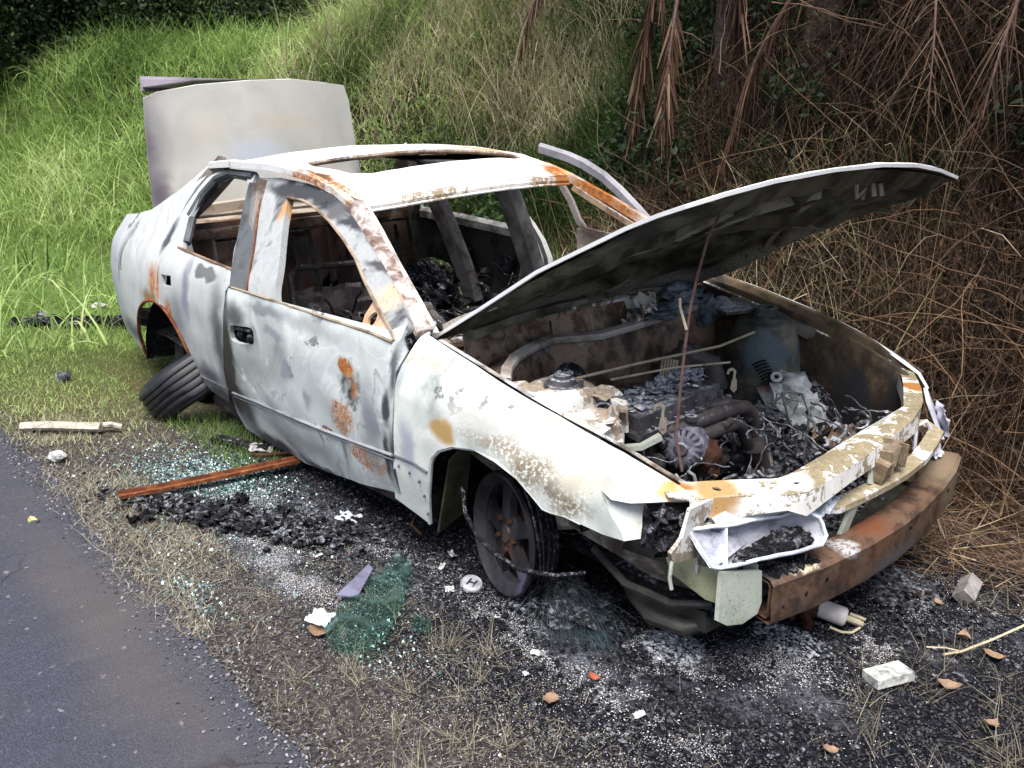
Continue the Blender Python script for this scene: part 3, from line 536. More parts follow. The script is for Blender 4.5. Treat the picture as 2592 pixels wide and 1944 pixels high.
# --- far side panels, seen from inside through the openings
mir = lambda P: P
dl = panel('rear_door', [p for p in REAR if p[1] < .99 or p[0] > -1.7] + [(-2.57, .99)], [], SL(.0), [M['rear_side'], M['char']], car, grid=.06, th=.04, inward=-1, dent=.006)
tag(dl, 'far rear door seen from inside, black and sooty under a pale belt rail')
mb = MB(); mb.sweep([V(-2.56, .775, 1.06), V(-2.2, .78, 1.05), V(-1.9, .785, 1.035), V(-1.64, .79, 1.02)], [(-.022, -.03), (.022, -.03), (.026, .01), (0, .032), (-.026, .01)])
mb.build('belt_rail', burnt('grey_belt_rail', (.40, .40, .385), (.14, .135, .13), (.035, .035, .035), soot=.5, speck=1), dl)
for x, z, a, b in ((-1.80, .83, .06, .07), (-2.2, .86, .10, .05), (-2.0, .62, .12, .05), (-1.72, .66, .05, .10)):
    mb = MB(); mb.box((x, .793, z), (a*1.6, .02, b*1.6), rotm(0, R(12), 0)); mb.build('door_inner_opening', M['coal'], dl)
for i, (x, z) in enumerate(((-2.3, .70), (-2.02, .73), (-1.84, .62))):
    mb = MB(); mb.crumple((x, .785, z), .16, .12, i, .02, 14, rotm(R(90), 0, R(i*13))); mb.build('trim_remains', M['char'], dl)
panel('quarter_panel', [p for p in QUARTER], [], SL(.0), [M['rear_side'], M['char']], car, grid=.06, th=.02, inward=-1, dent=.005)
mb = MB(); mb.sweep([V(-2.44, .60, 1.375), V(-2.2, .62, 1.395), V(-1.6, .625, 1.40), V(-1.35, .62, 1.385), V(-1.17, .615, 1.34)], [(-.02, -.025), (.02, -.025), (.02, .015), (-.02, .02)]); mb.build('roof_rail', burnt('orange_rail', (.62, .42, .22), (.44, .22, .08), (.20, .10, .05), soot=.1, rust=.4), rf)
# far front door, standing open: window frame arc, stripes of its rear edge, mirror gusset
od = MB()
arcp = [V(-1.70, .92, 1.475), V(-1.631, .92, 1.463), V(-1.50, .94, 1.435), V(-1.40, .95, 1.405), V(-1.27, .96, 1.35), V(-1.15, .955, 1.285), V(-1.02, .945, 1.205), V(-.86, .93, 1.10), V(-.66, .92, 1.0)]
od.sweep(arcp, [(-.008, -.035), (.006, -.035), (.012, 0), (.004, .016), (-.010, .016)])
odo = od.build('front_door', burnt('lilac_grey_frame', (.36, .35, .38), (.28, .27, .30), (.18, .175, .19), soot=.03, speck=.2), car); tag(odo, 'far front door, ajar, its grey window frame arching beyond the pillar')
mb = MB(); mb.sweep([V(-1.36, .75, 1.30), V(-1.30, .765, 1.22), V(-1.25, .775, 1.13), V(-1.21, .785, 1.085), V(-1.12, .79, 1.075), V(-1.0, .79, 1.07), V(-.8, .79, 1.05)], [(-.012, -.014), (.012, -.014), (.012, .014), (-.012, .014)]); mb.build('quarter_bar', M['pillar'], odo)
mb = MB(); mb.prism([(-1.285, .80, 1.085), (-1.06, .80, 1.055), (-1.14, .80, .97), (-1.27, .80, .95)], (0, .012, 0)); mb.build('mirror_mount', burnt('buff_gusset', (.60, .50, .42), (.40, .30, .22), (.20, .14, .10), soot=.05), odo)
st = burnt('stripe_black', (.05, .055, .07), (.035, .04, .05), (.02, .02, .025), soot=.2); wh = burnt('stripe_white', (.66, .67, .66), (.52, .53, .52), (.36, .36, .34), soot=.0, rust=.04, speck=.6)
def stripe(mb, dx, wd, mi, dy=0):
    ctr = [(-1.70, .755, 1.165), (-1.66, .78, 1.08), (-1.62, .80, .99), (-1.585, .815, .90), (-1.565, .825, .80), (-1.56, .83, .68)]
    k = [.35, .7, .95, 1, 1, 1]
    for i in range(5):
        a, b = V(*ctr[i]), V(*ctr[i+1]); fa, fb = k[i], k[i+1]
        mb.add([a+V(dx*fa*.6, dx*fa-dy, 0), b+V(dx*fb*.6, dx*fb-dy, 0), b+V((dx+wd)*fb*.6, (dx+wd)*fb-dy, 0), a+V((dx+wd)*fa*.6, (dx+wd)*fa-dy, 0)], [(0, 1, 2, 3)], mi)
mb = MB(); stripe(mb, -.06, .045, 0); stripe(mb, -.015, .018, 1, .004); stripe(mb, .003, .034, 0, .002); stripe(mb, .037, .016, 1, .006); stripe(mb, .053, .024, 0)
mb.build('door_edge', [wh, st], odo)

# --- rear: parcel shelf, bulkhead, seat back, boot
mb = MB(); mb.prism([(-2.60, -.66, 1.01), (-2.60, .70, 1.09), (-3.0, .68, 1.10), (-3.0, -.66, 1.03)], (0, 0, .012)); mb.sweep([V(-2.60, -.68, .985), V(-2.58, 0, 1.035), V(-2.60, .70, 1.07)], [(-.02, -.03), (.02, -.03), (.02, .02), (-.02, .02)])
mb.sweep([V(-2.86, -.66, 1.06), V(-2.88, 0, 1.13), V(-2.86, .68, 1.14)], [(-.04, -.02), (.04, -.02), (.04, .03), (-.04, .03)])
mb.build('parcel_shelf', burnt('rust_and_pale_shelf', (.36, .31, .26), (.15, .085, .05), (.06, .03, .02), soot=.35, rust=.35, speck=.6), car)
mb = MB()
nx, ny = 22, 40
for i in range(nx+1):
    for j in range(ny+1):
        t = i/nx; y = -.66+1.34*j/ny; z = .42+.62*t+.055*(y+.66); x = -2.36-.24*t + .018*math.sin(y*24)*(.4 < t < .9) + .02*mnoise.noise(V(y*5, t*5, 2)); mb.v.append((x, y, z))
mb.f = [(i*(ny+1)+j, (i+1)*(ny+1)+j, (i+1)*(ny+1)+j+1, i*(ny+1)+j+1) for i in range(nx) for j in range(ny)]; mb.mi = [0]*len(mb.f)
bk = mb.build('rear_bulkhead', M['rustpanel'], car)
mb = MB()
for y0, y1 in ((-.60, -.05), (.05, .60)):
    x0, x1 = -2.30, -2.46; zb = .42+.055*(y0+.6); zt = zb+.55
    mb.tube([V(x0, y0, zb), V(x1, y0+.01, zt), V(x1, y1-.01, zt+.03), V(x0, y1, zb+.03)], .013, 6)
    for k in range(3):
        q = y0+(y1-y0)*(k+.6)/3.2; mb.sweep([V(x0, q, zb), V(x1+.01, q, zt)], [(-.014, -.004), (.014, -.004), (.014, .004), (-.014, .004)], up=V(0, 1, 0))
    for k in (1, 3):
        z = zb+.1*(k+.5); xx = x0+(x1-x0)*(k+.5)/5.5; mb.tube([V(xx, y0, z), V(xx+.01, (y0+y1)/2, z), V(xx, y1, z+.03)], .004, 5)
mb.build('rear_seat_frame', M['char'], car)
def seat(y0, y1, zo):
    mb = MB(); xb = -1.50
    mb.tube([V(xb, y0, .42+zo), V(xb-.10, y0, .70+zo), V(xb-.19, y0+.02, .93+zo), V(xb-.21, y0+.06, .97+zo), V(xb-.21, y1-.06, .97+zo), V(xb-.19, y1-.02, .93+zo), V(xb-.10, y1, .70+zo), V(xb, y1, .42+zo)], .015, 8)
    for k in (0, 2, 3, 5): z = .50+.07*k+zo; x = xb-.03-.028*k; mb.tube([V(x, y0, z), V(x-.02, y0*.6+y1*.4, z-.02+.03*math.sin(k*2)), V(x-.01, y0*.2+y1*.8, z+.01), V(x, y1, z-.01)], .003, 5)
    mb.crumple((xb-.12, (y0+y1)/2, .74+zo), .30, y1-y0-.06, int(y1*10), .03, 14, rotm(0, R(68), 0))
    mb.tube([V(xb, y0, .42+zo), V(-1.05, y0, .44+zo), V(-1.0, y0+.04, .45+zo), V(-1.0, y1-.04, .45+zo), V(-1.05, y1, .44+zo), V(xb, y1, .42+zo)], .014, 8)
    for k in range(7): x = -1.06-.06*k; mb.tube([V(x, y0, .43+zo), V(x, (y0+y1)/2, .40+zo), V(x, y1, .43+zo)], .004, 5)
    for y in (y0+.02, y1-.02): mb.sweep([V(-1.6, y, .33+zo), V(-1.0, y, .33+zo)], [(-.015, -.03), (.015, -.03), (.015, .05), (-.015, .05)])
    s = mb.build('front_seat_frame', M['char'], car)
    mc = MB()
    for k in range(26): mc.lump((random.uniform(-1.6, -1.0), random.uniform(y0, y1), .36+zo+random.uniform(-.03, .06)), random.uniform(.01, .035), k, .5, 1)
    for k in range(5): mc.crumple((random.uniform(-1.6, -1.0), random.uniform(y0, y1), .43+zo), .13, .10, k, .03, 7, rotm(random.uniform(-.5, .5), random.uniform(-.5, .5), random.uniform(0, 3)))
    tag(mc.build('upholstery_ash', M['ashgrey'], s), kind='stuff'); return s
seat(-.60, -.16, -.04); seat(.18, .62, -.34)
# dashboard beam, steering column, tangles of wiring
mb = MB(); mb.tube([V(-.62, -.68, .80), V(-.66, -.3, .78), V(-.66, .2, .80), V(-.62, .70, .86)], .028, 10)
for y in (-.45, -.1, .25, .55): mb.sweep([V(-.64, y, .80), V(-.55, y, .62), V(-.60, y, .40)], [(-.02, -.006), (.02, -.006), (.02, .006), (-.02, .006)], up=V(1, 0, 0))
mb.crumple((-.62, .02, .66), .34, .26, 4, .03, 10, rotm(0, R(60), 0)); mb.crumple((-.70, .35, .72), .30, .22, 5, .03, 10, rotm(0, R(40), R(20)))
dash = mb.build('dashboard_beam', M['charbrown'], car)
mb = MB(); mb.tube([V(-.55, -.36, .66), V(-.85, -.37, .80), V(-.95, -.37, .84)], .022, 8)
a0 = V(-.97, -.37, .85); axd = (V(-.95, -.37, .84)-V(-.55, -.36, .66)).normalized(); u = V(0, 1, 0); v = axd.cross(u)
mb.lump(a0, .035, 3, .3, 2); mb.build('steering_column', M['char'], car)
mb = MB()
for k in range(70):
    p = V(random.uniform(-1.25, -.55), random.uniform(-.60, .65), random.uniform(.55, .80)); d = V(random.uniform(-1, 1), random.uniform(-1, 1), random.uniform(-.3, .3)).normalized(); pts = [p]
    for i in range(7): d = (d + V(random.uniform(-.6, .6), random.uniform(-.6, .6), random.uniform(-.4, .3))).normalized(); p = p + d*.06; p.y = max(-.62, min(.66, p.y)); p.z = min(p.z, .84); p.x = min(p.x, -.55); pts.append(p)
    mb.tube(pts, random.choice((.004, .006, .009)), 5)
mb.build('wiring_remains', M['char'], car)
mb = MB()
for k in range(70): mb.lump((random.uniform(-2.3, -.6), random.uniform(-.7, .75), .36+random.uniform(-.04, .10)), random.uniform(.015, .06), k, .5, 1, (1, 1, .6))
for k in range(14): mb.crumple((random.uniform(-2.2, -.6), random.uniform(-.7, .7), random.uniform(.38, .55)), random.uniform(.1, .3), random.uniform(.1, .2), k, .04, 8, rotm(random.uniform(-.8, .8), random.uniform(-.8, .8), random.uniform(0, 3)))
tag(mb.build('cabin_ash', M['ashgrey'], car), kind='stuff')
mb = MB()   # springs, wires and charred trim heaped on the seats and behind them
for k in range(120):
    p = V(random.uniform(-2.25, -.9), random.uniform(-.62, .66), random.uniform(.50, .86)); d = V(random.uniform(-1, 1), random.uniform(-1, 1), random.uniform(-.6, .6)).normalized(); pts = [p]
    for i in range(6): d = (d + V(random.uniform(-.8, .8), random.uniform(-.8, .8), random.uniform(-.6, .4))).normalized(); p = p+d*.04; p.y = max(-.66, min(.68, p.y)); pts.append(p)
    mb.tube(pts, random.choice((.0025, .004, .006)), 5)
for k in range(22): mb.crumple((random.uniform(-2.2, -.95), random.uniform(-.5, .5), random.uniform(.5, .80)), random.uniform(.10, .24), random.uniform(.08, .18), k, .03, 12, rotm(random.uniform(-1.2, 1.2), random.uniform(-1.2, 1.2), random.uniform(0, 3)))
for k in range(200): mb.lump((random.uniform(-2.2, -.9), random.uniform(-.6, .6), random.uniform(.42, .62)), random.uniform(.008, .03), k, .5, 1)
tag(mb.build('cabin_debris', M['coal'], car), kind='stuff')

# boot lid, standing upright
bl = []
def bsurf(y, z):   # outer skin faces forward when raised
    t = (z-1.08)/.70; c = (y+.03)/.62
    return (-3.02+.05*t*t - .03*c*c, y, z)
bo = panel('boot_lid', [(-.655, 1.02), (-.665, 1.30), (-.672, 1.648), (-.60, 1.682), (-.40, 1.728), (-.10, 1.770), (.15, 1.792), (.40, 1.786), (.505, 1.779), (.545, 1.70), (.62, 1.40), (.675, 1.15), (.675, 1.05)], [], bsurf, [M['boot'], M['hoodunder']], car, grid=.05, th=.02, dent=.002)
# inverse winding: offset towards the rear
mb = MB(); e0 = [V(-3.0, -.684, 1.70), V(-2.99, -.40, 1.755), V(-2.97, 0, 1.786), V(-2.97, .40, 1.787), V(-3.0, .505, 1.781)]
mb.add([p+V(-.012, 0, .0) for p in e0] + [V(-3.22, -.60, 1.708), V(-3.22, -.30, 1.72), V(-3.22, .0, 1.73), V(-3.22, .30, 1.75), V(-3.20, .48, 1.755)], [(i, i+1, i+6, i+5) for i in range(4)])
mb.add([V(-3.22, -.61, 1.685), V(-3.22, -.35, 1.70), V(-3.22, -.33, 1.775), V(-3.24, -.605, 1.765)], [(0, 1, 2, 3)])
mb.sweep([V(-3.22, -.61, 1.722), V(-3.22, -.36, 1.735)], [(-.01, -.032), (.01, -.032), (.01, .028), (-.01, .03)])
mb.sweep([V(-3.24, -.36, 1.765), V(-3.24, 0, 1.780), V(-3.22, .42, 1.79)], [(-.012, -.009), (.012, -.009), (.012, .008), (-.012, .008)])
mb.build('boot_lid_lip', burnt('lilac_lip', (.40, .37, .42), (.32, .29, .34), (.22, .19, .24), soot=.03, speck=.1), bo)
for y in (-.58, .60):
    mb = MB(); mb.tube([V(-2.93, y*.9, .98), V(-3.06, y*.9, 1.06), V(-3.10, y*.9, 1.18), V(-3.08, y*.9, 1.30)], .014, 8); mb.build('boot_hinge', M['char'], bo)
mb = MB(); mb.prism([(-3.60, -.55, .50), (-3.60, .60, .55), (-3.62, .60, 1.0), (-3.62, -.55, .97)], (.02, 0, 0)); mb.build('rear_panel', M['rear_side'], car)

# --- hood, raised
def hz(x, y):
    zn = interp(x, [-.56, -.535, -.257, -.008, .15, .305, .42, .50, .56], [.855, .865, 1.028, 1.178, 1.255, 1.33, 1.378, 1.405, 1.42])
    return zn + .012 + .022*(y/.68) + .052*(1-(y/.69)**2)*max(0, min(1, (x+.62)/.12))
HOODO = [(-.535, -.69), (-.257, -.695), (-.008, -.70), (.305, -.70), (.47, -.69), (.515, -.60), (.55, -.45), (.575, -.21), (.58, .05), (.57, .30), (.55, .52), (.53, .72), (.46, .73), (.30, .72), (.0, .70), (-.335, .68), (-.50, .66), (-.52, .35), (-.52, 0), (-.52, -.35)]
hd = panel('hood', HOODO, [], lambda x, y: (x, y, hz(x, y)+(.0)), [M['hoodtop'], M['hoodunder']], car, grid=.04, th=.008, dent=.003)
tag(hd, 'raised hood, white outside and sooty underneath')
mb = MB(); ed = [(-.535, -.69), (-.257, -.695), (-.008, -.70), (.15, -.70), (.305, -.70), (.40, -.698), (.47, -.69), (.515, -.60), (.55, -.45), (.575, -.21), (.58, .05), (.57, .30), (.55, .52), (.53, .72)]
mb.sweep([V(x, y, hz(x, y)-.004) for x, y in ed], [(-.004, -.006), (.004, -.006), (.005, .004), (-.004, .004)]); mb.build('hood_hem', M['hoodtop'], hd)
# under structure: pressed inner panel with ribs
mb = MB(); nx, ny = 70, 70
def hin(x, y):
    u = (x+.50)/1.02; b = 0
    for (xa, ya, xb, yb, wd, h) in ((-.50, -.60, .50, -.58, .05, .03), (-.48, .60, .48, .62, .05, .045), (.46, -.6, .50, .62, .045, .03), (-.42, -.6, -.42, .6, .06, .035), (-.38, -.05, .45, -.40, .035, .055), (-.38, .05, .45, .40, .035, .055), (-.1, -.55, .45, .10, .03, .05), (.0, .55, .44, -.1, .03, .05), (.15, -.60, .18, .60, .03, .045)):
        dx, dy = xb-xa, yb-ya; t = max(0, min(1, ((x-xa)*dx+(y-ya)*dy)/(dx*dx+dy*dy))); d = math.hypot(x-xa-t*dx, y-ya-t*dy); b = max(b, h*max(0, 1-(d/wd)**2)**.6)
    e = min(1, (.66-abs(y))/.05, (x+.50)/.05, (.53-x)/.05)
    return (.010 + b*min(1, (x+.52)/.35))*max(0, e) + .006*mnoise.noise(V(x*3, y*14, 0)) + .006*mnoise.noise(V(x*20, y*20, 3))
for i in range(nx+1):
    for j in range(ny+1):
        x = -.50+1.03*i/nx; y = -.665+1.355*j/ny; mb.v.append((x, y, hz(x, y)-.014-hin(x, y)))
mb.f = [(i*(ny+1)+j, (i+1)*(ny+1)+j, (i+1)*(ny+1)+j+1, i*(ny+1)+j+1) for i in range(nx) for j in range(ny)]; mb.mi = [0]*len(mb.f)
mb.build('hood_frame', M['hoodunder'], hd)
def brace(mb, k, seg):
    xa, ya, xb, yb, wd = seg; P = []
    for i in range(15):
        t = i/14; x, y = xa+(xb-xa)*t, ya+(yb-ya)*t+.012*math.sin(t*5+k); P.append(V(x, y, hz(x, y)-.058-.006*mnoise.noise(V(x*6, y*6, k))))
    mb.sweep(P, [(-wd, .03), (-wd*.6, -.006), (wd*.6, -.006), (wd, .03)])
each('hood_brace', burnt('ashen_brace', (.26, .265, .22), (.13, .135, .105), (.035, .035, .028), soot=.28, speck=.8, rough=.6), hd, ((-.40, -.04, .42, -.42, .022), (-.40, .06, .42, .42, .022), (-.12, -.52, .42, .02, .016), (-.05, .54, .42, .0, .016), (-.43, -.58, -.43, .58, .030), (.15, -.55, .15, .58, .014)), brace)
each('hood_striker', M['hookm'], hd, (.20, .25), lambda mb, k, y: mb.tube([V(.49, y, hz(.49, y)-.045), V(.50, y, hz(.5, y)-.085)], .008, 6))
mb = MB(); mb.tube([V(.49, .10, hz(.49, .1)-.045), V(.485, .12, hz(.49, .1)-.085), V(.49, .16, hz(.49, .1)-.06), V(.49, .15, hz(.49, .1)-.09)], .006, 6)
mb.build('hood_latch', M['hookm'], hd)
mb = MB(); mb.prism([(.46, .60, hz(.46, .6)-.06), (.40, .68, hz(.40, .68)-.075), (.385, .68, hz(.385, .68)-.025), (.47, .64, hz(.47, .64)-.015)], (0, .004, -.002)); mb.build('hood_stop', M['boot'], hd)
for s, zo in ((-1, 0), (1, .055)):
    mb = MB(); mb.sweep([V(-.50, s*.64, .905+zo), V(-.42, s*.64, .945+zo), V(-.25, s*.63, 1.02+zo)], [(-.012, -.012), (.012, -.012), (.012, .008), (-.012, .008)]); mb.build('hood_hinge', M['bay'], hd)
# prop rod (a thin bent rod from the support bar up to the hood)
mb = MB(); mb.tube([V(.47, -.60, .69), V(.44, -.60, .78), V(.43, -.585, .90), V(.425, -.575, 1.02), V(.42, -.56, 1.12), V(.425, -.55, 1.20), V(.44, -.54, 1.30), V(.46, -.52, 1.37)], [.0042, .0044, .004, .0042, .0038, .004, .0038, .0034], 7)
pr = mb.build('prop_rod', M['rod'], car)
mb = MB(); mb.tube([V(.425, -.575, 1.06), V(.38, -.55, 1.11), V(.37, -.54, 1.13)], .004, 6); mb.build('rod_clip', M['hookm'], pr)

# --- radiator support bar and front structure
SUPP = [(.43, -.64), (.50, -.66), (.60, -.56), (.69, -.47), (.70, -.38), (.695, -.20), (.69, 0), (.675, .22), (.655, .36), (.62, .45), (.565, .56), (.50, .68), (.42, .79), (.33, .86)]
def slab(P, w_, z0, tilt=.055, h=.03, wz=None):
    mb = MB(); mb.sweep([V(x, y, z0+tilt*y) for x, y in P], [(-w_, -h), (-w_+.012, -h), (-w_+.012, -.006), (w_-.012, -.006), (w_-.012, -h), (w_, -h), (w_, .0), (w_*.6, .004), (-w_*.6, .004), (-w_, 0)]); return mb
b1 = panel('radiator_support', [(.433, -.626), (.498, -.629), (.58, -.52), (.652, -.43), (.659, -.368), (.645, -.15), (.639, .024), (.635, .22), (.628, .357), (.590, .44), (.547, .535), (.49, .65), (.414, .767), (.312, .798), (.30, .86), (.349, .908), (.41, .85), (.472, .77), (.54, .66), (.595, .565), (.65, .45), (.679, .368), (.706, .251), (.73, 0), (.742, -.206), (.749, -.445), (.723, -.50), (.66, -.575), (.617, -.628), (.571, -.70), (.52, -.72), (.45, -.68)],
           [[(.58+.014*math.cos(a), -.60+.009*math.sin(a)) for a in [i*.785 for i in range(8)]], [(.70+.008*math.cos(a), -.42+.012*math.sin(a)) for a in [i*.785 for i in range(8)]], [(.665+.007*math.cos(a), -.1+.009*math.sin(a)) for a in [i*.785 for i in range(8)]], [(.665+.007*math.cos(a), .20+.009*math.sin(a)) for a in [i*.785 for i in range(8)]]],
           lambda x, y: (x, y, .71+.055*y+.006*math.sin((x-.66)*60)*(abs(y) < .4)), [M['support'], M['support']], car, grid=.022, th=.004, dent=.002)
tag(b1, 'radiator support bar with peeling white and tan paint')
mb = MB(); fr_ = [(.571, -.70), (.617, -.628), (.723, -.50), (.749, -.445), (.742, -.206), (.73, 0), (.706, .251), (.679, .368), (.595, .565), (.472, .77), (.349, .908)]
dep = [.03, .05, .03, .055, .04, .045, .04, .06, .05, .05, .05]
pts = []
for (x, y), dd in zip(fr_, dep): pts += [V(x, y, .708+.055*y), V(x+.004, y, .70+.055*y-dd)]
mb.add(pts, [(2*i, 2*i+2, 2*i+3, 2*i+1) for i in range(len(fr_)-1)])
inn = [(.498, -.629), (.58, -.52), (.652, -.43), (.659, -.368), (.639, .024), (.628, .357), (.547, .535), (.414, .767)]
pts = []
for (x, y) in inn: pts += [V(x, y, .708+.055*y), V(x, y, .66+.055*y)]
mb.add(pts, [(2*i, 2*i+2, 2*i+3, 2*i+1) for i in range(len(inn)-1)])
mb.build('support_flange', M['flake'], b1)
mb = MB(); mb.sweep([V(.63, -.22, .575), V(.70, -.28, .582), V(.727, -.24, .584), V(.741, -.145, .592), V(.752, 0, .60), V(.755, .1, .606), V(.745, .25, .614), V(.72, .38, .62), V(.69, .505, .628), V(.62, .54, .64)], [(-.026, -.016), (-.022, -.016), (-.022, -.003), (.016, -.003), (.016, -.016), (.022, -.016), (.022, .002), (-.026, .003)])
gb = mb.build('grille_bar', M['gbar'], car)
mb = MB(); mb.sweep([V(.75, -.165, .59), V(.735, -.19, .48), V(.72, -.2, .40)], [(-.018, -.006), (.018, -.006), (.018, .006), (-.018, .006)], up=V(1, 0, 0)); mb.sweep([V(.72, -.03, .68), V(.735, -.05, .60)], [(-.015, -.005), (.015, -.005), (.015, .005), (-.015, .005)], up=V(1, 0, 0)); mb.build('grille_post', M['greenplate'], gb)
mb = MB()   # burnt wooden-looking latch block
for k in range(9): mb.box((.735+.02*random.uniform(-1, 1), .02+.012*k-.03, .665+random.uniform(-.015, .02)), (.05, .009, .07), rotm(random.uniform(-.3, .3), random.uniform(-.2, .2), random.uniform(-.3, .3)))
mb.box((.74, -.02, .64), (.055, .055, .06), rotm(.1, .2, .1)); mb.box((.72, .12, .67), (.03, .06, .02), rotm(.3, .2, .5)); mb.box((.735, .11, .65), (.02, .05, .04), rotm(.3, .6, .5))
mb.build('latch', simple('charred_latch', [(.3, (.06, .045, .03)), (.5, (.20, .15, .10)), (.7, (.36, .30, .22))], 14), car)
mb = MB()
bp = [V(.705, -.55, .42), V(.745, -.39, .43), V(.772, -.18, .44), V(.778, 0, .446), V(.772, .14, .452), V(.752, .34, .46), V(.725, .50, .468), V(.69, .63, .476)]
def subdiv(P, k=4):
    o = []
    for i in range(len(P)-1):
        for q in range(k): o.append(P[i].lerp(P[i+1], q/k))
    return o+[P[-1]]
mb.sweep(subdiv(bp), [(.042, -.075), (.048, -.06), (.044, .0), (.048, .04), (.036, .052), (-.030, .052), (-.040, .046), (-.040, .040), (-.030, .040), (.030, .040), (.034, .03), (.032, -.05), (.03, -.063), (-.03, -.064), (-.032, -.075)], cap=False)
bmp = mb.build('bumper_beam', M['beam'], car); tag(bmp, 'rusty curved bumper beam across the nose')
for t, z in ((.10, -.02), (.16, .0), (.03, -.03), (.5, .01), (.8, 0)):
    i = t*7; a = bp[int(i)].lerp(bp[int(i)+1], i-int(i)); mb = MB(); mb.lump(a+V(.046, 0, z), .008, 1, .1, sub=2, squash=(.3, 1, 1)); mb.build('bolt_hole', M['coal'], bmp)
mb = MB()
for k in range(200): a = bp[0].lerp(bp[1], .05+.95*random.random()); mb.lump(a+V(random.uniform(-.035, .035), 0, .053), random.uniform(.003, .009), k, .5, 1)
mb.build('char_crust', M['coal'], bmp)
# crash brackets behind the beam
mb = MB(); mb.prism([(.685, -.70, .520), (.715, -.565, .490), (.72, -.555, .40), (.715, -.56, .365), (.705, -.61, .350), (.695, -.665, .362), (.69, -.70, .385), (.685, -.695, .42)], (-.012, 0, 0)); mb.prism([(.70, -.565, .50), (.705, -.565, .38), (.60, -.56, .38), (.60, -.56, .50)], (0, .006, 0)); mb.build('crash_bracket', M['greenplate'], car)
mb = MB(); mb.prism([(.50, -.68, .480), (.665, -.66, .500), (.66, -.66, .405), (.62, -.66, .40), (.52, -.68, .44)], (0, .06, 0)); mb.build('chassis_rail', M['olive'], car); mb = MB(); mb.prism([(.20, -.60, .46), (.66, -.60, .49), (.66, -.60, .43), (.20, -.60, .38)], (0, .05, 0)); mb.build('rail_inner', M['char'], car)
mb = MB(); mb.prism([(.20, .52, .46), (.70, .54, .50), (.70, .54, .42), (.20, .52, .38)], (0, .07, 0)); mb.prism([(.66, .50, .50), (.67, .64, .50), (.67, .64, .40), (.66, .50, .40)], (.02, 0, 0)); mb.build('chassis_rail', M['charbrown'], car)
mb = MB(); mb.sweep([V(.60, -.55, .33), V(.64, -.2, .33), V(.64, .2, .34), V(.58, .55, .37)], [(-.04, -.025), (.04, -.025), (.04, .025), (-.04, .025)]); mb.sweep([V(.30, -.50, .28), V(.45, -.54, .27), V(.60, -.55, .30)], [(-.06, -.03), (.06, -.03), (.06, .03), (-.06, .03)]); mb.tube([V(.22, -.50, .30), V(.34, -.56, .26), V(.44, -.60, .25), V(.54, -.60, .26), V(.60, -.56, .28)], [.03, .05, .055, .045, .01], 16, flat=.6); mb.tube([V(.2, -.62, .36), V(.36, -.66, .33), V(.52, -.66, .34), V(.62, -.62, .37)], .012, 8); mb.build('lower_crossmember', burnt('sooty_olive', (.06, .06, .05), (.03, .03, .026), (.012, .012, .012), soot=.4, speck=.3), car)
# white lamp mount with holes, behind the near lamp
lm = panel('lamp_mount', [(-.745, .672), (-.60, .672), (-.56, .65), (-.57, .58), (-.62, .54), (-.64, .50), (-.655, .47), (-.675, .47), (-.69, .52), (-.72, .53), (-.765, .535), (-.80, .55), (-.81, .575), (-.785, .588), (-.765, .60), (-.755, .63)], [[(-.655+.02*math.cos(a), .615+.014*math.sin(a)) for a in [i*.785 for i in range(8)]], [(-.70+.012*math.cos(a), .575+.012*math.sin(a)) for a in [i*.785 for i in range(8)]]],
           lambda y, z: (.605+.10*(y+.66)**2, y, z), [M['tower'], M['tower']], car, grid=.018, th=.01, dent=.005)
mb = MB(); mb.tube([V(.60, -.79, .565), V(.605, -.80, .54), V(.60, -.795, .50), V(.605, -.79, .47)], .005, 6); mb.build('mount_arm', M['greenplate'], lm)
mb = MB(); mb.crumple((.54, -.76, .60), .11, .10, 3, .02, 8, rotm(0, R(80), R(-50))); mb.crumple((.55, -.75, .56), .07, .07, 8, .02, 8, rotm(0, R(70), R(-20))); mb.lump((.53, -.75, .62), .035, 4, .6, 2, (.5, 1, .8)); mb.build('melted_lamp', M['coal'], lm)
mb = MB(); mb.prism([(.44, -.70, .50), (.44, -.70, .66), (.56, -.60, .66), (.56, -.60, .50)], (-.01, .01, 0)); mb.build('wing_inner', M['char'], car)
# near lamp housing: an open bowl lying on the beam, half full of char
RIM = [V(.599, -.73, .612), V(.641, -.637, .607), V(.667, -.568, .610), V(.70, -.48, .613), V(.732, -.396, .612), V(.752, -.378, .598), V(.783, -.380, .556), V(.784, -.405, .541), V(.749, -.503, .535), (V(.715, -.60, .532)), V(.681, -.69, .525), V(.664, -.713, .530), V(.63, -.722, .570)]
RIM = [a.lerp(b, t)+V(mnoise.noise((a.lerp(b, t))*40), mnoise.noise(a.lerp(b, t)*40+V(5, 5, 5)), mnoise.noise(a.lerp(b, t)*40+V(9, 1, 5)))*.006 for a, b in zip(RIM, RIM[1:]+RIM[:1]) for t in (0, .33, .66)]
cen = sum(RIM, V(0, 0, 0))/len(RIM); nb = V(-.62, .10, -.42).normalized()*.052
mb = MB(); n = len(RIM)
bot = [cen.lerp(p, .80 if 1 < i < 32 else .55)+nb*(.9 if 1 < i < 32 else .45) for i, p in enumerate(RIM)]
mid = [p.lerp(q, .5)+(p-cen)*.05 for p, q in zip(RIM, bot)]
out_ = [cen+(p-cen)*1.04+nb*.03 for p in RIM]; outb = [cen+(q-cen)*1.06+nb*.08 for q in bot]
mb.add(RIM+mid+bot+[cen+nb], [(i, (i+1) % n, (i+1) % n+n, i+n) for i in range(n)] + [(i+n, (i+1) % n+n, (i+1) % n+2*n, i+2*n) for i in range(n)] + [(i+2*n, (i+1) % n+2*n, 3*n) for i in range(n)], 1)
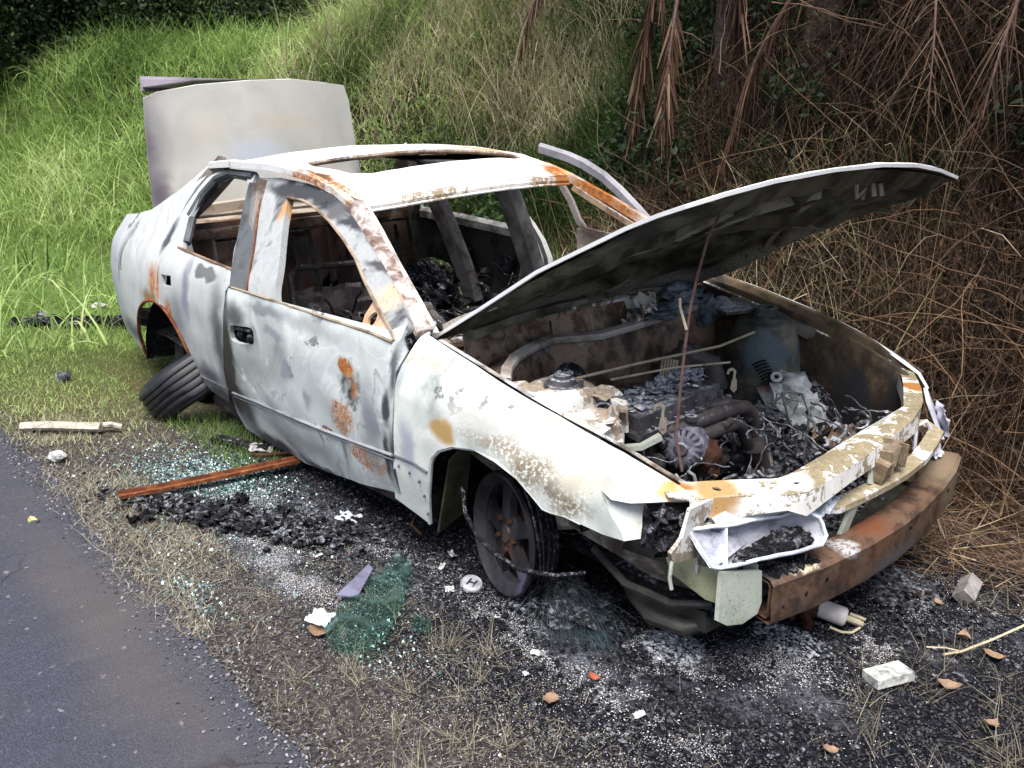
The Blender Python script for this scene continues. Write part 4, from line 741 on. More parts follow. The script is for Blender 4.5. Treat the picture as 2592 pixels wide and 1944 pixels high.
mb.add(RIM+out_+outb+[cen+nb*1.15], [((i+1) % n, i, i+n, (i+1) % n+n) for i in range(n)] + [((i+1) % n+n, i+n, i+2*n, (i+1) % n+2*n) for i in range(n)] + [((i+1) % n+2*n, i+2*n, 3*n) for i in range(n)], 0)
mb.tube(RIM+[RIM[0]], .0055, 6, cap=False)
# the dividing wall between main lamp and indicator
mb.prism([V(.641, -.637, .605), V(.683, -.683, .527), V(.655, -.675, .50), V(.61, -.63, .57)], (.004, .003, 0))
lp = mb.build('headlamp_bowl', [M['lamp'], M['lampin']], car, auto=60); tag(lp, 'near headlamp bowl without its lens, hanging loose above the beam')
mb = MB()
for k in range(420):
    t, s_ = random.random(), random.random()
    a = V(.700, -.655, .532).lerp(V(.775, -.415, .552), t); b = V(.668, -.575, .575).lerp(V(.735, -.43, .578), t); b = a.lerp(b, .35+.65*min(1, t*1.6)); mb.lump(a.lerp(b, s_)+nb*.22, random.uniform(.004, .011), k, .6, 1, fr=3)
mb.build('char_crust', M['coal'], lp)
mb = MB(); sh = [V(.622, -.66, .620), V(.628, -.60, .648), V(.637, -.556, .655), V(.655, -.50, .650), V(.69, -.44, .636), V(.728, -.395, .618)]
lo = [V(.625, -.655, .610), V(.645, -.615, .614), V(.667, -.568, .616), V(.685, -.52, .618), V(.705, -.46, .618), V(.730, -.396, .614)]
mb.add(sh+lo, [(i, i+1, i+7, i+6) for i in range(5)]); mb.add([p+V(-.03, .02, .0) for p in sh]+[p+V(-.07, 0, -.05) for p in sh], [(i, i+1, i+7, i+6) for i in range(5)]); mb.add(sh+[p+V(-.03, .02, 0) for p in sh], [(i, i+1, i+7, i+6) for i in range(5)])
mb.build('lamp_hood', M['lamp'], lp)
mb = MB(); mb.lump((.70, -.31, .58), .03, 2, .6, 2, (1, 1.6, .7)); mb.crumple((.69, -.30, .60), .09, .10, 2, .02, 8, rotm(.3, -.3, .4)); mb.prism([(.70, -.33, .60), (.665, -.25, .60), (.72, -.20, .595), (.745, -.30, .59)], (0, 0, -.01)); mb.build('lamp_bracket', M['lamp'], lp)
# far lamp remains
mb = MB(); mb.prism([(.62, .56, .70), (.55, .70, .71), (.58, .72, .64), (.64, .66, .56), (.68, .58, .58)], (.01, .01, 0)); mb.crumple((.655, .62, .64), .10, .12, 4, .010, 12, rotm(0, R(75), R(40))); mb.tube([V(.68, .52, .60), V(.66, .48, .66), V(.64, .46, .64), V(.65, .45, .56)], .007, 6); mb.crumple((.69, .53, .56), .06, .05, 7, .008, 8, rotm(.4, 1.1, .3))
tag(mb.build('headlamp_bowl', burnt('lilac_lamp', (.62, .62, .72), (.45, .45, .54), (.25, .25, .32), soot=.1, speck=.5), car), 'crumpled remains of the far headlamp')

# --- far wing: gutter rail, inner panel, outer edge
def far(P, dz=0): return [V(x, y, z+dz) for x, y, z in P]
OUT = [(-.51, .80, .996), (-.20, .80, .945), (.128, .80, .878), (.33, .80, .818), (.517, .80, .752)]; INN = [(-.458, .69, .965), (-.218, .69, .905), (.0, .69, .865), (.162, .69, .830), (.30, .70, .79), (.40, .75, .765)]
FENL = [(-.50, .995), (-.20, .945), (.128, .878), (.33, .818), (.517, .752), (.55, .70), (.45, .66), (.35, .62), (.2, .66), (-.02, .75), (-.22, .70), (-.33, .5), (-.36, .38), (-.54, .40), (-.49, .60)]
fl = panel('fender', FENL, [], lambda x, z: (x, (.80+.07*min(1, max(0, interp(x, [-.5, -.2, .13, .33, .52], [.995, .945, .878, .818, .752])-z)/.15)**.6) - max(0, x-.2)**2*.7, z), [M['hoodtop'], M['charbrown']], car, grid=.05, th=.01, inward=-1, dent=.003)
tag(fl, 'far front fender, seen edge on as a thin white line')
mb = MB(); og = OUT
for k, (dy, dz) in enumerate(((-.0, .0), (-.022, -.004), (-.03, -.03), (-.06, -.032), (-.07, -.012), (-.095, -.012), (-.105, -.05), (-.10, -.30), (-.09, -.42))):
    for (x, y, z) in og: mb.v.append((x, y+dy - max(0, x-.2)**2*.3, max(z+dz, .40)))
nn_ = len(og); mb.f = [(k*nn_+i, k*nn_+i+1, (k+1)*nn_+i+1, (k+1)*nn_+i) for k in range(8) for i in range(nn_-1)]; mb.mi = [0]*len(mb.f)
mb.build('wing_gutter', burnt('brown_gutter', (.11, .08, .048), (.042, .029, .018), (.010, .008, .006), soot=.58, rust=.12, speck=.5, dust=.2), car)
mb = MB(); mb.tube(far([(-.46, .70, .955), (-.2, .70, .905), (.0, .70, .862), (.162, .70, .826), (.30, .71, .787), (.40, .75, .765)], .0), .006, 6); mb.build('gutter_seam', M['support'], car)
# near inner wing and gutter
mb = MB(); IW = [(-.424, -.76, .905), (-.188, -.755, .858), (.03, -.752, .815), (.162, -.745, .79), (.279, -.72, .762), (.364, -.70, .738), (.446, -.68, .71), (.50, -.66, .69)]
for k, (dy, dz) in enumerate(((0, .0), (.025, -.02), (.05, -.02), (.06, -.04), (.10, -.10), (.12, -.40))):
    for (x, y, z) in IW: mb.v.append((x, y+dy, z+dz))
nn_ = len(IW); mb.f = [(k*nn_+i, k*nn_+i+1, (k+1)*nn_+i+1, (k+1)*nn_+i) for k in range(5) for i in range(nn_-1)]; mb.mi = [0]*len(mb.f)
mb.build('wing_gutter', M['bay'], car)

# --- bulkhead: upper cowl beam, drain channel, lower wall
CT = [(-.472, -.60, .895), (-.470, -.45, .905), (-.469, -.315, .913), (-.43, -.15, .921), (-.398, -.015, .929), (-.388, .198, .941), (-.452, .511, .958), (-.50, .74, .973)]
mb = MB()
prof = ((-.07, -.035), (-.06, -.005), (.0, .0), (.012, -.006), (.016, -.03), (.030, -.09), (.036, -.13), (.03, -.15))
for dx, dz in prof:
    for x, y, z in CT: mb.v.append((x+dx+.006*mnoise.noise(V(y*9, dz*30, 0)), y, z+dz+.004*mnoise.noise(V(y*14, dz*20, 5))))
def loft(mb, nk, n): mb.f += [(k*n+i, k*n+i+1, (k+1)*n+i+1, (k+1)*n+i) for k in range(nk-1) for i in range(n-1)]; mb.mi = [0]*len(mb.f)
loft(mb, len(prof), len(CT))
cb = mb.build('cowl_panel', burnt('brown_cowl', (.36, .27, .20), (.14, .09, .058), (.035, .023, .016), soot=.40, sc=6, dust=.6, rust=.12, speck=1), car)
mb = MB(); mb.sweep([V(x-.005, y, z+.002) for x, y, z in CT], [(-.022, -.004), (.018, -.006), (.020, .006), (-.022, .010)]); mb.build('cowl_edge', M['crust'], cb)
each('cowl_crease', M['bay'], cb, (-.42, -.22, -.05, .12), lambda mb, k, y: mb.tube([V(interp(y, [c[1] for c in CT], [c[0] for c in CT])+.02, y, interp(y, [c[1] for c in CT], [c[2] for c in CT])-.03), V(interp(y, [c[1] for c in CT], [c[0] for c in CT])+.04, y+.01, interp(y, [c[1] for c in CT], [c[2] for c in CT])-.14)], .005, 5))
mb = MB(); mb.crumple((-.30, .12, .90), .16, .13, 5, .035, 10, rotm(.5, -.6, .3)); mb.build('cowl_flap', M['crust'], cb)
LS = [(-.17, -.66, .80), (-.21, -.62, .818), (-.26, -.54, .835), (-.31, -.42, .842), (-.346, -.292, .846), (-.30, -.20, .850), (-.27, -.12, .853), (-.275, .08, .864), (-.288, .282, .875), (-.30, .45, .885), (-.318, .62, .893)]
mb = MB(); mb.sweep(far(LS), [(-.018, -.012), (.016, -.014), (.020, -.002), (.016, .008), (-.016, .010), (-.02, .0)]); cs = mb.build('cowl_channel', burnt('grey_crusted_channel', (.52, .49, .46), (.33, .29, .26), (.14, .12, .10), soot=.1, rust=.05, speck=1), cb)
mb = MB()
prof = ((-.14, -.075), (-.08, -.05), (-.01, -.012), (.01, -.03), (.02, -.08), (.035, -.14), (.04, -.25), (.03, -.50))
for dx, dz in prof:
    for x, y, z in LS: mb.v.append((x+dx+.014*mnoise.noise(V(y*8, dz*14, 9)), y, z+dz))
loft(mb, len(prof), len(LS)); mb.build('bulkhead', burnt('brown_bulkhead', (.24, .17, .12), (.085, .055, .037), (.022, .015, .011), soot=.50, sc=6, dust=.5, rust=.10, speck=1), car)
mb = MB(); mb.lathe([(.050, 0), (.058, .006), (.052, .012), (.040, .006)], (-.14, -.40, .765), V(.8, -.3, .5), 20); mb.lathe([(.0, .004), (.042, .004)], (-.14, -.40, .765), V(.8, -.3, .5), 20); mb.build('bulkhead_grommet', M['coal'], car)
mb = MB(); mb.lump((-.28, .22, .90), .06, 12, .4, 3, (1, 2.2, .5)); mb.lump((-.36, .45, .93), .075, 7, .5, 3, (1, 1.3, .6)); mb.lump((-.27, .52, .87), .055, 4, .4, 3); mb.build('blower_remains', burnt('teal_ash', (.22, .26, .30), (.07, .095, .12), (.02, .03, .04), soot=.3, speck=1), car)
each('vent_slat', M['hookm'], car, range(3), lambda mb, k, q: mb.box((-.50+.01*k, .02+.035*k, .965), (.012, .012, .07), rotm(.2*k, .2, 0)))

# --- strut towers
mb = MB(); c = V(-.01, -.575, .812)
mb.lathe([(.030, .012), (.032, .0), (.085, -.004), (.105, -.014), (.118, -.05), (.125, -.12), (.135, -.30), (.14, -.42)], c, V(.02, -.05, 1), 36)
for (x, y, z), r in (((.10, -.50, .795), .045), ((.16, -.60, .75), .06)): mb.lump((x, y, z), r, 3, .3, 3, (1, 1, .5))
mb.sweep([V(-.12, -.66, .80), V(.02, -.70, .79), V(.16, -.69, .77), (V(.25, -.66, .745))], [(-.035, -.01), (.035, -.01), (.03, .008), (-.03, .008)])
tR = mb.build('strut_tower', M['tower'], car); tag(tR, 'near strut tower, pale flaking paint')
mb = MB(); mb.lathe([(.0, .030), (.026, .030), (.028, .020), (.040, .018), (.044, .002), (.055, .0)], c, V(.02, -.05, 1), 24)
for k in range(3): a = k*2.1+.4; mb.lathe([(.0, .022), (.007, .022), (.007, .0)], c+V(.062*math.cos(a), .062*math.sin(a), 0), V(0, 0, 1), 8)
mb.lump(c+V(.01, .02, .03), .012, 2, .3, 2); mb.build('strut_top', M['cast'], tR)
mb = MB(); mb.prism([(.13, -.52, .79), (.20, -.56, .775), (.215, -.53, .77), (.175, -.49, .78)], (0, 0, .01)); mb.prism([(.10, -.50, .79), (.19, -.50, .78), (.20, -.50, .70), (.12, -.50, .68)], (.0, -.01, 0)); mb.lump((.19, -.58, .70), .05, 6, .4, 3, (.8, 1, 1.6)); mb.build('tower_bracket', M['tower'], tR)
mb = MB(); c = V(-.05, .60, .872)
mb.lathe([(.05, .01), (.095, .0), (.115, -.015), (.135, -.08), (.15, -.22), (.17, -.45)], c, V(-.02, -.05, 1), 36); mb.sweep([V(-.26, .66, .90), V(-.05, .70, .875), V(.12, .69, .83)], [(-.03, -.02), (.05, -.02), (.05, .005), (-.03, .01)])
tL = mb.build('strut_tower', M['towerdk'], car); tag(tL, 'far strut tower, tan and blistered blue grey')
mb = MB(); mb.lathe([(.0, .022), (.030, .022), (.034, .042), (.046, .040), (.048, .0), (.06, -.002)], c, V(-.02, -.05, 1), 24); mb.build('strut_top', M['cast'], tL)
mb = MB(); mb.prism([(-.30, .50, .90), (-.20, .66, .895), (-.10, .62, .88), (-.16, .50, .87)], (0, 0, .012)); mb.lump((-.24, .58, .89), .04, 3, .5, 2); mb.build('tower_gusset', M['bay'], tL)

# --- engine
eng = bpy.data.objects  # parts of the engine are parts of the car
mb = MB()
vc = [V(.19, -.52, .782), V(.285, -.50, .768), V(.255, -.06, .796), (V(.13, -.02, .80))]
mb.prism([V(.09, -.455, .740), V(.212, -.472, .739), V(.188, -.033, .763), V(.05, .0, .765)], (.004, 0, -.045)); mb.prism([V(.07, -.47, .700), V(.238, -.50, .694), V(.214, -.01, .718), V(.05, .02, .72)], (0, 0, -.014))
vco = mb.build('valve_cover', M['cast'], car, auto=25)
def bolts(mb, k, t): p = V(.226, -.48, .695).lerp(V(.206, -.02, .718), t); mb.lathe([(0, .010), (.006, .010), (.006, 0)], p+V(.004, 0, .002), V(0, 0, 1), 6)
each('cover_bolt', M['cast'], vco, [k/8 for k in range(9)], bolts)
each('plug_well', M['cast'], vco, [k/3 for k in range(4)], lambda mb, k, t: mb.lathe([(.010, .008), (.018, .008), (.020, -.006)], V(.15, -.40, .742).lerp(V(.13, -.08, .764), t), V(0, 0, 1), 14))
mb = MB()
for k in range(7): t = k/6; p = V(.218, -.46, .70).lerp(V(.20, -.04, .724), t); mb.box(p+V(.002, 0, .0), (.012, .008, .045), rotm(0, R(-8), R(3)))
mb.build('cover_ribs', M['cast'], vco)
mb = MB()
for k in range(150): t = random.random(); p = V(.10, -.45, .745).lerp(V(.06, .0, .772), t)+V(random.uniform(-.02, .09)*random.random(), 0, random.uniform(-.004, .012)); mb.lump(p, random.uniform(.003, .013), k, .6, 1, (1.4, 1.4, .5), 3)
for k in range(9): p = V(.10, -.42, .765).lerp(V(.07, -.02, .790), k/8); mb.crumple(p-V(0, 0, .012), .09, .07, k, .007, 14, rotm(random.uniform(-.4, .4), random.uniform(-.4, .4), random.uniform(0, 3)))
mb.build('cover_ash', M['ash'], vco)
mb = MB()
mb.prism([V(.05, -.47, .69), V(.20, -.48, .685), V(.185, -.02, .71), V(.05, -.02, .71)], (0, 0, -.36))
for k in range(8): mb.sweep([V(.196, -.45+.055*k, .67), V(.21, -.45+.055*k, .52)], [(-.006, -.006), (.006, -.006), (.006, .006), (-.006, .006)], up=V(1, 0, 0))
for k in range(90): mb.lump((random.uniform(.0, .24), random.uniform(-.5, 0), random.uniform(.42, .66)), random.uniform(.008, .03), k, .4, 2)
mb.build('engine_block', M['char'], car)
# intake side, rear of the engine
mb = MB()
for k in range(4): y = -.42+.11*k; mb.tube([V(.10, y, .70), V(.03, y, .74), V(-.05, y, .72), V(-.08, y, .64)], .022, 10)
mb.tube([V(-.06, -.50, .60), V(-.07, -.1, .62)], .04, 12); mb.lump((-.12, .20, .72), .075, 5, .25, 3, (1, 1, 1.2)); mb.tube([V(-.13, .12, .72), V(-.10, .20, .76), V(-.05, .26, .73), V(-.02, .27, .64)], .045, 12); mb.build('intake_manifold', M['pipe'], car)
# exhaust manifold
mb = MB(); mb.tube([V(.20, -.36, .66), V(.25, -.32, .69), V(.28, -.25, .708), V(.285, -.17, .716), V(.28, -.08, .712), V(.27, .0, .700), V(.265, .055, .665), V(.26, .085, .62), V(.258, .10, .56)], [.018, .021, .023, .023, .023, .023, .022, .021, .020], 14)
mb.tube([V(.20, -.33, .60), V(.26, -.30, .645), V(.295, -.24, .668), V(.30, -.16, .672), V(.29, -.08, .668), V(.28, -.03, .645), V(.275, .01, .60), V(.27, .05, .55)], [.018, .021, .023, .023, .022, .021, .020, .020], 14)
mb.tube([V(.20, -.10, .70), V(.24, -.06, .715), V(.255, -.0, .70), V(.262, .04, .65)], .019, 12)
mb.tube([V(.264, .075, .57), V(.266, .085, .545), V(.268, .10, .52), V(.272, .13, .48), V(.28, .17, .40)], [.030, .046, .044, .034, .030], 16); mb.lathe([(.0, .0), (.05, .0), (.052, .008), (.046, .012)], (.266, .082, .550), V(.03, .2, -1), 20)
mb.box((.315, -.16, .690), (.02, .05, .010), rotm(.2, .2, .2)); mb.build('exhaust_manifold', M['pipe'], car)
mb = MB(); mb.sweep([V(.29, .125, .50), V(.305, .155, .42), V(.31, .19, .33)], [(-.03, -.004), (.03, -.004), (.03, .004), (-.03, .004)], up=V(1, 0, 0)); mb.lump((.312, .165, .41), .008, 1, .1, 1, (.4, 1, 2)); mb.build('heat_shield', M['hookm'], car)
# alternator
ac = V(.265, -.30, .632); ax = V(.35, -.92, .10).normalized()
mb = MB(); mb.lathe([(.0, .052), (.030, .052), (.052, .044), (.066, .028), (.070, .0), (.070, -.03), (.060, -.055), (.030, -.062), (0, -.062)], ac, ax, 28)
u = V(0, 0, 1).cross(ax).normalized(); v = ax.cross(u)
al = mb.build('alternator', M['alloy'], car, auto=30)
mb = MB()
for k in range(18):
    a = k*math.pi/9; d = u*math.cos(a)+v*math.sin(a); e = ax.cross(d); q = Matrix((d, e, ax)).transposed(); mb.box(ac+ax*.041+d*.050, (.024, .0055, .014), q); mb.box(ac-ax*.012+d*.0685, (.006, .008, .034), q)
mb.build('alternator_vents', M['cast'], al)
mb = MB(); mb.lathe([(0, .064), (.018, .064), (.022, .058), (.022, .05), (.0, .05)], ac, ax, 18); mb.build('alternator_boss', M['cast'], al)
mb = MB(); mb.lump(ac+V(.065, .040, -.025), .040, 3, .25, 3, (.7, 1, 1.3)); mb.lathe([(0, .0), (.032, .0), (.034, -.01), (.02, -.016)], ac+V(.08, .05, -.06), V(1, .2, .3), 18); mb.build('alternator_end', M['rustring'], al)
mb = MB(); mb.lathe([(.008, .03), (.008, .045), (.020, .045), (.020, .03)], ac+V(.01, .0, .055), V(0, 0, 1), 12); mb.lump(ac+V(.0, .02, .075), .016, 8, .4, 2); mb.build('alternator_terminal', M['cast'], al)
for c_, r_ in ((V(.15, -.52, .58), .055), (V(.22, -.50, .60), .038), (V(.17, -.53, .42), .075)):
    mb = MB(); mb.lathe([(0, 0), (r_*.9, 0), (r_, .01), (r_*.93, .02), (r_, .03), (0, .034)], c_, V(.1, -1, .05), 24); mb.build('pulley', M['char'], car)
if False: mb = MB(); mb.lathe([(0, .0), (.05, .0), (.055, .01), (.05, .02), (.055, .03), (0, .034)], V(.16, -.52, .56), V(.1, -1, .05), 24); mb.lathe([(0, .0), (.035, .0), (.04, .02), (0, .024)], V(.26, -.50, .60), V(.1, -1, .05), 20); mb.lathe([(0, .0), (.07, .0), (.075, .01), (.07, .02), (0, .024)], V(.20, -.53, .42), V(.1, -1, .05), 24); mb.build('pulley', M['char'], car)
# thermostat ring and bracket at the near end of the engine
mb = MB(); mb.lathe([(.026, .0), (.036, .004), (.038, .02), (.034, .05), (.027, .05), (.026, .0)], V(.115, -.50, .73), V(.35, -.80, .40), 24); tr = mb.build('cam_ring', M['alloy'], car)
mb = MB(); mb.prism([(.12, -.57, .70), (.17, -.575, .735), (.20, -.56, .70), (.17, -.55, .665), (.13, -.56, .66)], (.0, .008, .0)); mb.sweep([V(.13, -.56, .665), V(.19, -.54, .655), V(.25, -.50, .67), V(.28, -.45, .70)], [(-.012, -.008), (.012, -.008), (.012, .008), (-.012, .008)]); mb.lump((.24, -.53, .64), .016, 2); mb.tube([V(.12, -.60, .66), V(.15, -.59, .62), V(.20, -.56, .61), V(.24, -.53, .62)], .008, 7); mb.tube([V(.10, -.60, .64), V(.14, -.585, .60), V(.20, -.56, .59)], .007, 7); mb.build('engine_mount', M['greenplate'], tr)
# lifting hooks
def hook(p, s, rz):
    q = rotm(0, 0, rz); p = V(*p); pts = [V(-.012, 0, -.02), V(-.018, 0, .010), V(-.012, 0, .030), V(.004, 0, .038), V(.018, 0, .028), V(.016, 0, .0), V(.022, 0, -.03), V(.020, 0, -.06)]
    mb = MB(); mb.sweep([p+q @ (a*s) for a in pts[1:]], [(-.004, -.008*s), (.004, -.008*s), (.004, .008*s), (-.004, .008*s)], up=q @ V(0, 1, 0)); mb.prism([p+q @ (V(*a)*s) for a in ((.008, -.004, -.015), (.032, -.004, -.015), (.036, -.004, -.07), (.022, -.004, -.085), (.004, -.004, -.065))], q @ V(0, .006, 0)); mb.build('lifting_hook', M['hookm'], car)
hook((.262, -.445, .765), .75, R(25)); hook((.205, -.0, .79), .65, R(40))
# small pipes, wires and hoses through the bay
mb = MB()
for pts, r in (([V(.36, -.42, .56), V(.365, -.43, .60), V(.38, -.44, .62), V(.40, -.44, .615), V(.415, -.44, .58), V(.42, -.43, .52)], .005), ([V(.34, -.46, .56), V(.345, -.46, .595), V(.36, -.47, .61), V(.385, -.48, .60), V(.40, -.48, .55)], .005), ([V(.31, -.50, .57), V(.32, -.50, .595), V(.335, -.51, .60), V(.35, -.52, .57)], .005),
               ([V(.40, -.36, .50), V(.43, -.37, .53), V(.46, -.40, .52), V(.465, -.41, .48)], .006)): mb.tube(pts, r, 6)
mb.build('fuel_pipe', M['wire'], car)
mb = MB()
mb.tube([V(.24, .22, .66), V(.26, .28, .70), V(.30, .31, .695), V(.34, .30, .64), V(.36, .27, .56), V(.37, .24, .48)], .005, 6); mb.tube([V(.30, .30, .50)+V(.035*math.cos(a), .035*math.sin(a), .01*math.sin(a*2)) for a in [i*.45 for i in range(16)]], .005, 6); mb.tube([V(.25, .26, .70), V(.29, .25, .62), V(.33, .27, .54), V(.34, .30, .48)], .004, 6)
for k in range(46):
    p = V(random.uniform(.0, .42), random.uniform(-.55, .55), random.uniform(.56, .74)); d = V(random.uniform(-1, 1), random.uniform(-1, 1), random.uniform(-.2, .5)).normalized(); pts = [p]
    for i in range(8): d = (d + V(random.uniform(-.6, .6), random.uniform(-.6, .6), random.uniform(-.6, .4))).normalized(); p = p + d*.022; pts.append(p)
    mb.tube(pts, random.choice((.0016, .0022, .003)), 5)
mb.build('bay_wiring', M['cast'], car)
mb = MB(); mb.tube([V(-.05, -.50, .80), V(-.02, -.2, .815), V(.02, .2, .825), V(.0, .45, .84)], .005, 6); mb.tube([V(.0, -.36, .79), V(.05, -.1, .80), V(.10, .15, .79)], .004, 6)
for k in range(6): mb.tube([V(-.06+.012*k, -.02, .80), V(-.02+.012*k, -.08, .76), V(.04+.01*k, -.14, .70), V(.06, -.16, .62)], .004, 6)
mb.build('brake_pipe', M['brasswire'], car)
# battery corner: ash, corrugated hose, gearbox lumps
mb = MB(); mb.prism([(-.10, .10, .40), (.34, .12, .40), (.34, .62, .43), (-.10, .62, .43)], (0, 0, .06))
for k in range(700): mb.lump((random.uniform(-.08, .42), random.uniform(.10, .62), random.uniform(.42, .53)), random.uniform(.003, .013), k, .5, 1, fr=3)
mb.lump((.10, .32, .52), .12, 9, .3, 3, (1, 1.2, .6)); mb.build('gearbox', M['ashgrey'], car)
mb = MB()
for k in range(16): a = k/15; c_ = V(.02, .48, .72).lerp(V(.13, .44, .56), a)+V(0, .03*math.sin(a*3), 0); mb.lathe([(.020, -.003), (.030, 0), (.020, .003)], c_, V(.5, -.1, -.7), 14)
mb.build('corrugated_hose', M['coal'], car)
mb = MB(); mb.lump((.14, .52, .60), .10, 12, .35, 3, (1, .9, 1)); mb.lump((.22, .52, .55), .07, 14, .4, 3); mb.lathe([(.010, 0), (.022, .006), (.010, .012)], (.12, .44, .69), V(.5, -.6, .6), 16); mb.build('melted_battery', burnt('melted_battery_ash', (.44, .48, .48), (.12, .115, .12), (.05, .03, .033), soot=.2, speck=1, spots=[((.08, .46, .66), (.06, .06, .06), (.14, .04, .045), .5)]), car)
mb = MB(); mb.crumple((.44, .34, .545), .20, .12, 21, .03, 16, rotm(.2, .5, 1.3)); mb.crumple((.40, .48, .53), .16, .10, 23, .03, 16, rotm(.5, .2, 1)); mb.build('crumpled_tray', M['charbrown'], car)
mb = MB()
for k in range(900): mb.lump((random.uniform(-.05, .60), random.uniform(-.58, .62), random.uniform(.36, .46)), random.uniform(.003, .012), k, .5, 1, fr=3)
for k in range(16): mb.crumple((random.uniform(.3, .58), random.uniform(-.5, .6), random.uniform(.40, .50)), random.uniform(.04, .09), random.uniform(.03, .06), k, .02, 10, rotm(random.uniform(-1, 1), random.uniform(-1, 1), random.uniform(0, 3)))
tag(mb.build('bay_rubble', M['ashgrey'], car), kind='stuff')
mb = MB()
for k in range(150):
    x, y = random.uniform(-.02, .50), random.uniform(-.52, .58); z = .50+.14*random.random()*(1 if y > .12 or x < .2 else .4)
    if .22 < x < .36 and -.4 < y < .15: z -= .08
    q = rotm(random.uniform(-1, 1), random.uniform(-1, 1), random.uniform(0, 3)); t = random.random()
    if t < .4: mb.box((x, y, z), (random.uniform(.01, .05), random.uniform(.008, .02), random.uniform(.003, .012)), q)
    elif t < .75: a = V(x, y, z); d = q @ V(1, 0, 0); e = q @ V(0, 1, 0); mb.tube([a, a+d*.02, a+d*.035+e*.015, a+d*.04+e*.04], random.uniform(.003, .008), 7)
    else: mb.lathe([(0, .006), (random.uniform(.006, .014), .006), (.012, 0), (.006, -.004)], (x, y, z), q @ V(0, 0, 1), 12)
tag(mb.build('bay_fittings', M['cast'], car), kind='stuff')
mb = MB(); mb.prism([(-.1, -.60, .33), (.66, -.60, .33), (.66, .66, .37), (-.1, .66, .37)], (0, 0, -.02)); mb.build('undertray', M['coal'], car)

# --- wheels
def rimwheel(c, ax, parent, up_ang=0, S_=1.0):
    c = V(*c); ax = V(*ax).normalized(); u = V(0, 0, 1).cross(ax).normalized(); v = ax.cross(u)
    mb = MB(); mb.lathe([(.205, .012), (.212, .010), (.214, -.004), (.204, -.012)], c, ax, 48)
    mb.lathe([(.205, .012), (.194, .0), (.184, -.012), (.172, -.02), (.166, -.05)], c, ax, 48)
    mb.lathe([(0, .0), (.03, .0), (.034, -.008), (.060, -.012), (.072, -.022), (.07, -.045)], c+ax*-.005, ax, 30)
    for k in range(5):
        a = up_ang + k*2*math.pi/5; d = u*math.cos(a)+v*math.sin(a); e = ax.cross(d)
        A = [c+d*.05+e*.030-ax*.014, c+d*.05-e*.030-ax*.014, c+d*.125-e*.026-ax*.018, c+d*.178-e*.050-ax*.030, c+d*.178+e*.050-ax*.030, c+d*.125+e*.026-ax*.018]
        mb.prism(A, -ax*.028)
    def shr(mb): mb.v = [tuple(c+(Vector(p)-c)*S_) for p in mb.v]; return mb
    wb = shr(mb).build('wheel', M['rim'], parent, auto=40)
    mb = MB(); mb.lathe([(.204, -.012), (.188, -.02), (.178, -.05), (.180, -.09), (.19, -.10), (.196, -.105)], c, ax, 48); shr(mb); mb.build('rim_barrel', M['coal'], wb)
    for k in range(5):
        a = up_ang+.63+k*2*math.pi/5; d = u*math.cos(a)+v*math.sin(a); mb = MB(); mb.lathe([(0, .004), (.007, .004), (.009, 0), (.009, -.02)], c+d*.052-ax*.006, ax, 6); mb.build('wheel_nut', M['rustring'], wb)
    mb = MB(); mb.lathe([(0, -.06), (.13, -.06), (.135, -.072), (.0, -.075)], c, ax, 32); mb.build('brake_disc', M['rustring'], wb)
    return wb
WAX = V(-.24, -.97, .03)
wr = rimwheel((-.055, -.755, .350), WAX, car, .5, .90); tag(wr, 'near front wheel, bare charred rim without its tyre')
mb = MB(); c = V(-.055, -.755, .350)
for k, (r, o, w_) in enumerate(((.196, -.02, .004), (.200, -.035, .003), (.202, -.05, .003), (.198, -.065, .003))):
    mb.tube([c+WAX*(o+.006*math.sin(a*3+k))+V(math.cos(a)*r*.97, -.24*math.cos(a)*r, math.sin(a)*r) + V(0, 0, -.006*(k % 2)) for a in [i*math.pi/20 for i in range(41)]], w_, 5, cap=False)
mb.tube([V(-.20, -.80, .47), V(-.16, -.82, .40), V(-.08, -.835, .355), V(.0, -.84, .335), V(.10, -.82, .315), V(.20, -.78, .325), V(.26, -.72, .34)], .007, 7); mb.build('tyre_bead_wire', M['coal'], wr)
mb = MB(); mb.tube([V(-.035, -.60, .36), V(-.03, -.58, .55), V(-.02, -.575, .75)], [.03, .03, .02], 12)
for k in range(60): a = k*.5; p = V(-.03, -.578, .50+.0035*k); mb.lump(p+V(.05*math.cos(a), .05*math.sin(a), 0), .008, 1, .1, 1)
mb.sweep([V(-.03, -.65, .26), V(-.02, -.3, .30)], [(-.03, -.01), (.03, -.01), (.03, .01), (-.03, .01)]); mb.build('suspension_strut', M['char'], car)
rimwheel((-2.56, -.70, .345), (0, -1, 0), car, .2)
rimwheel((-.035, .775, .372), (0, 1, 0), car, .2); rimwheel((-2.56, .775, .36), (0, 1, 0), car, .2)

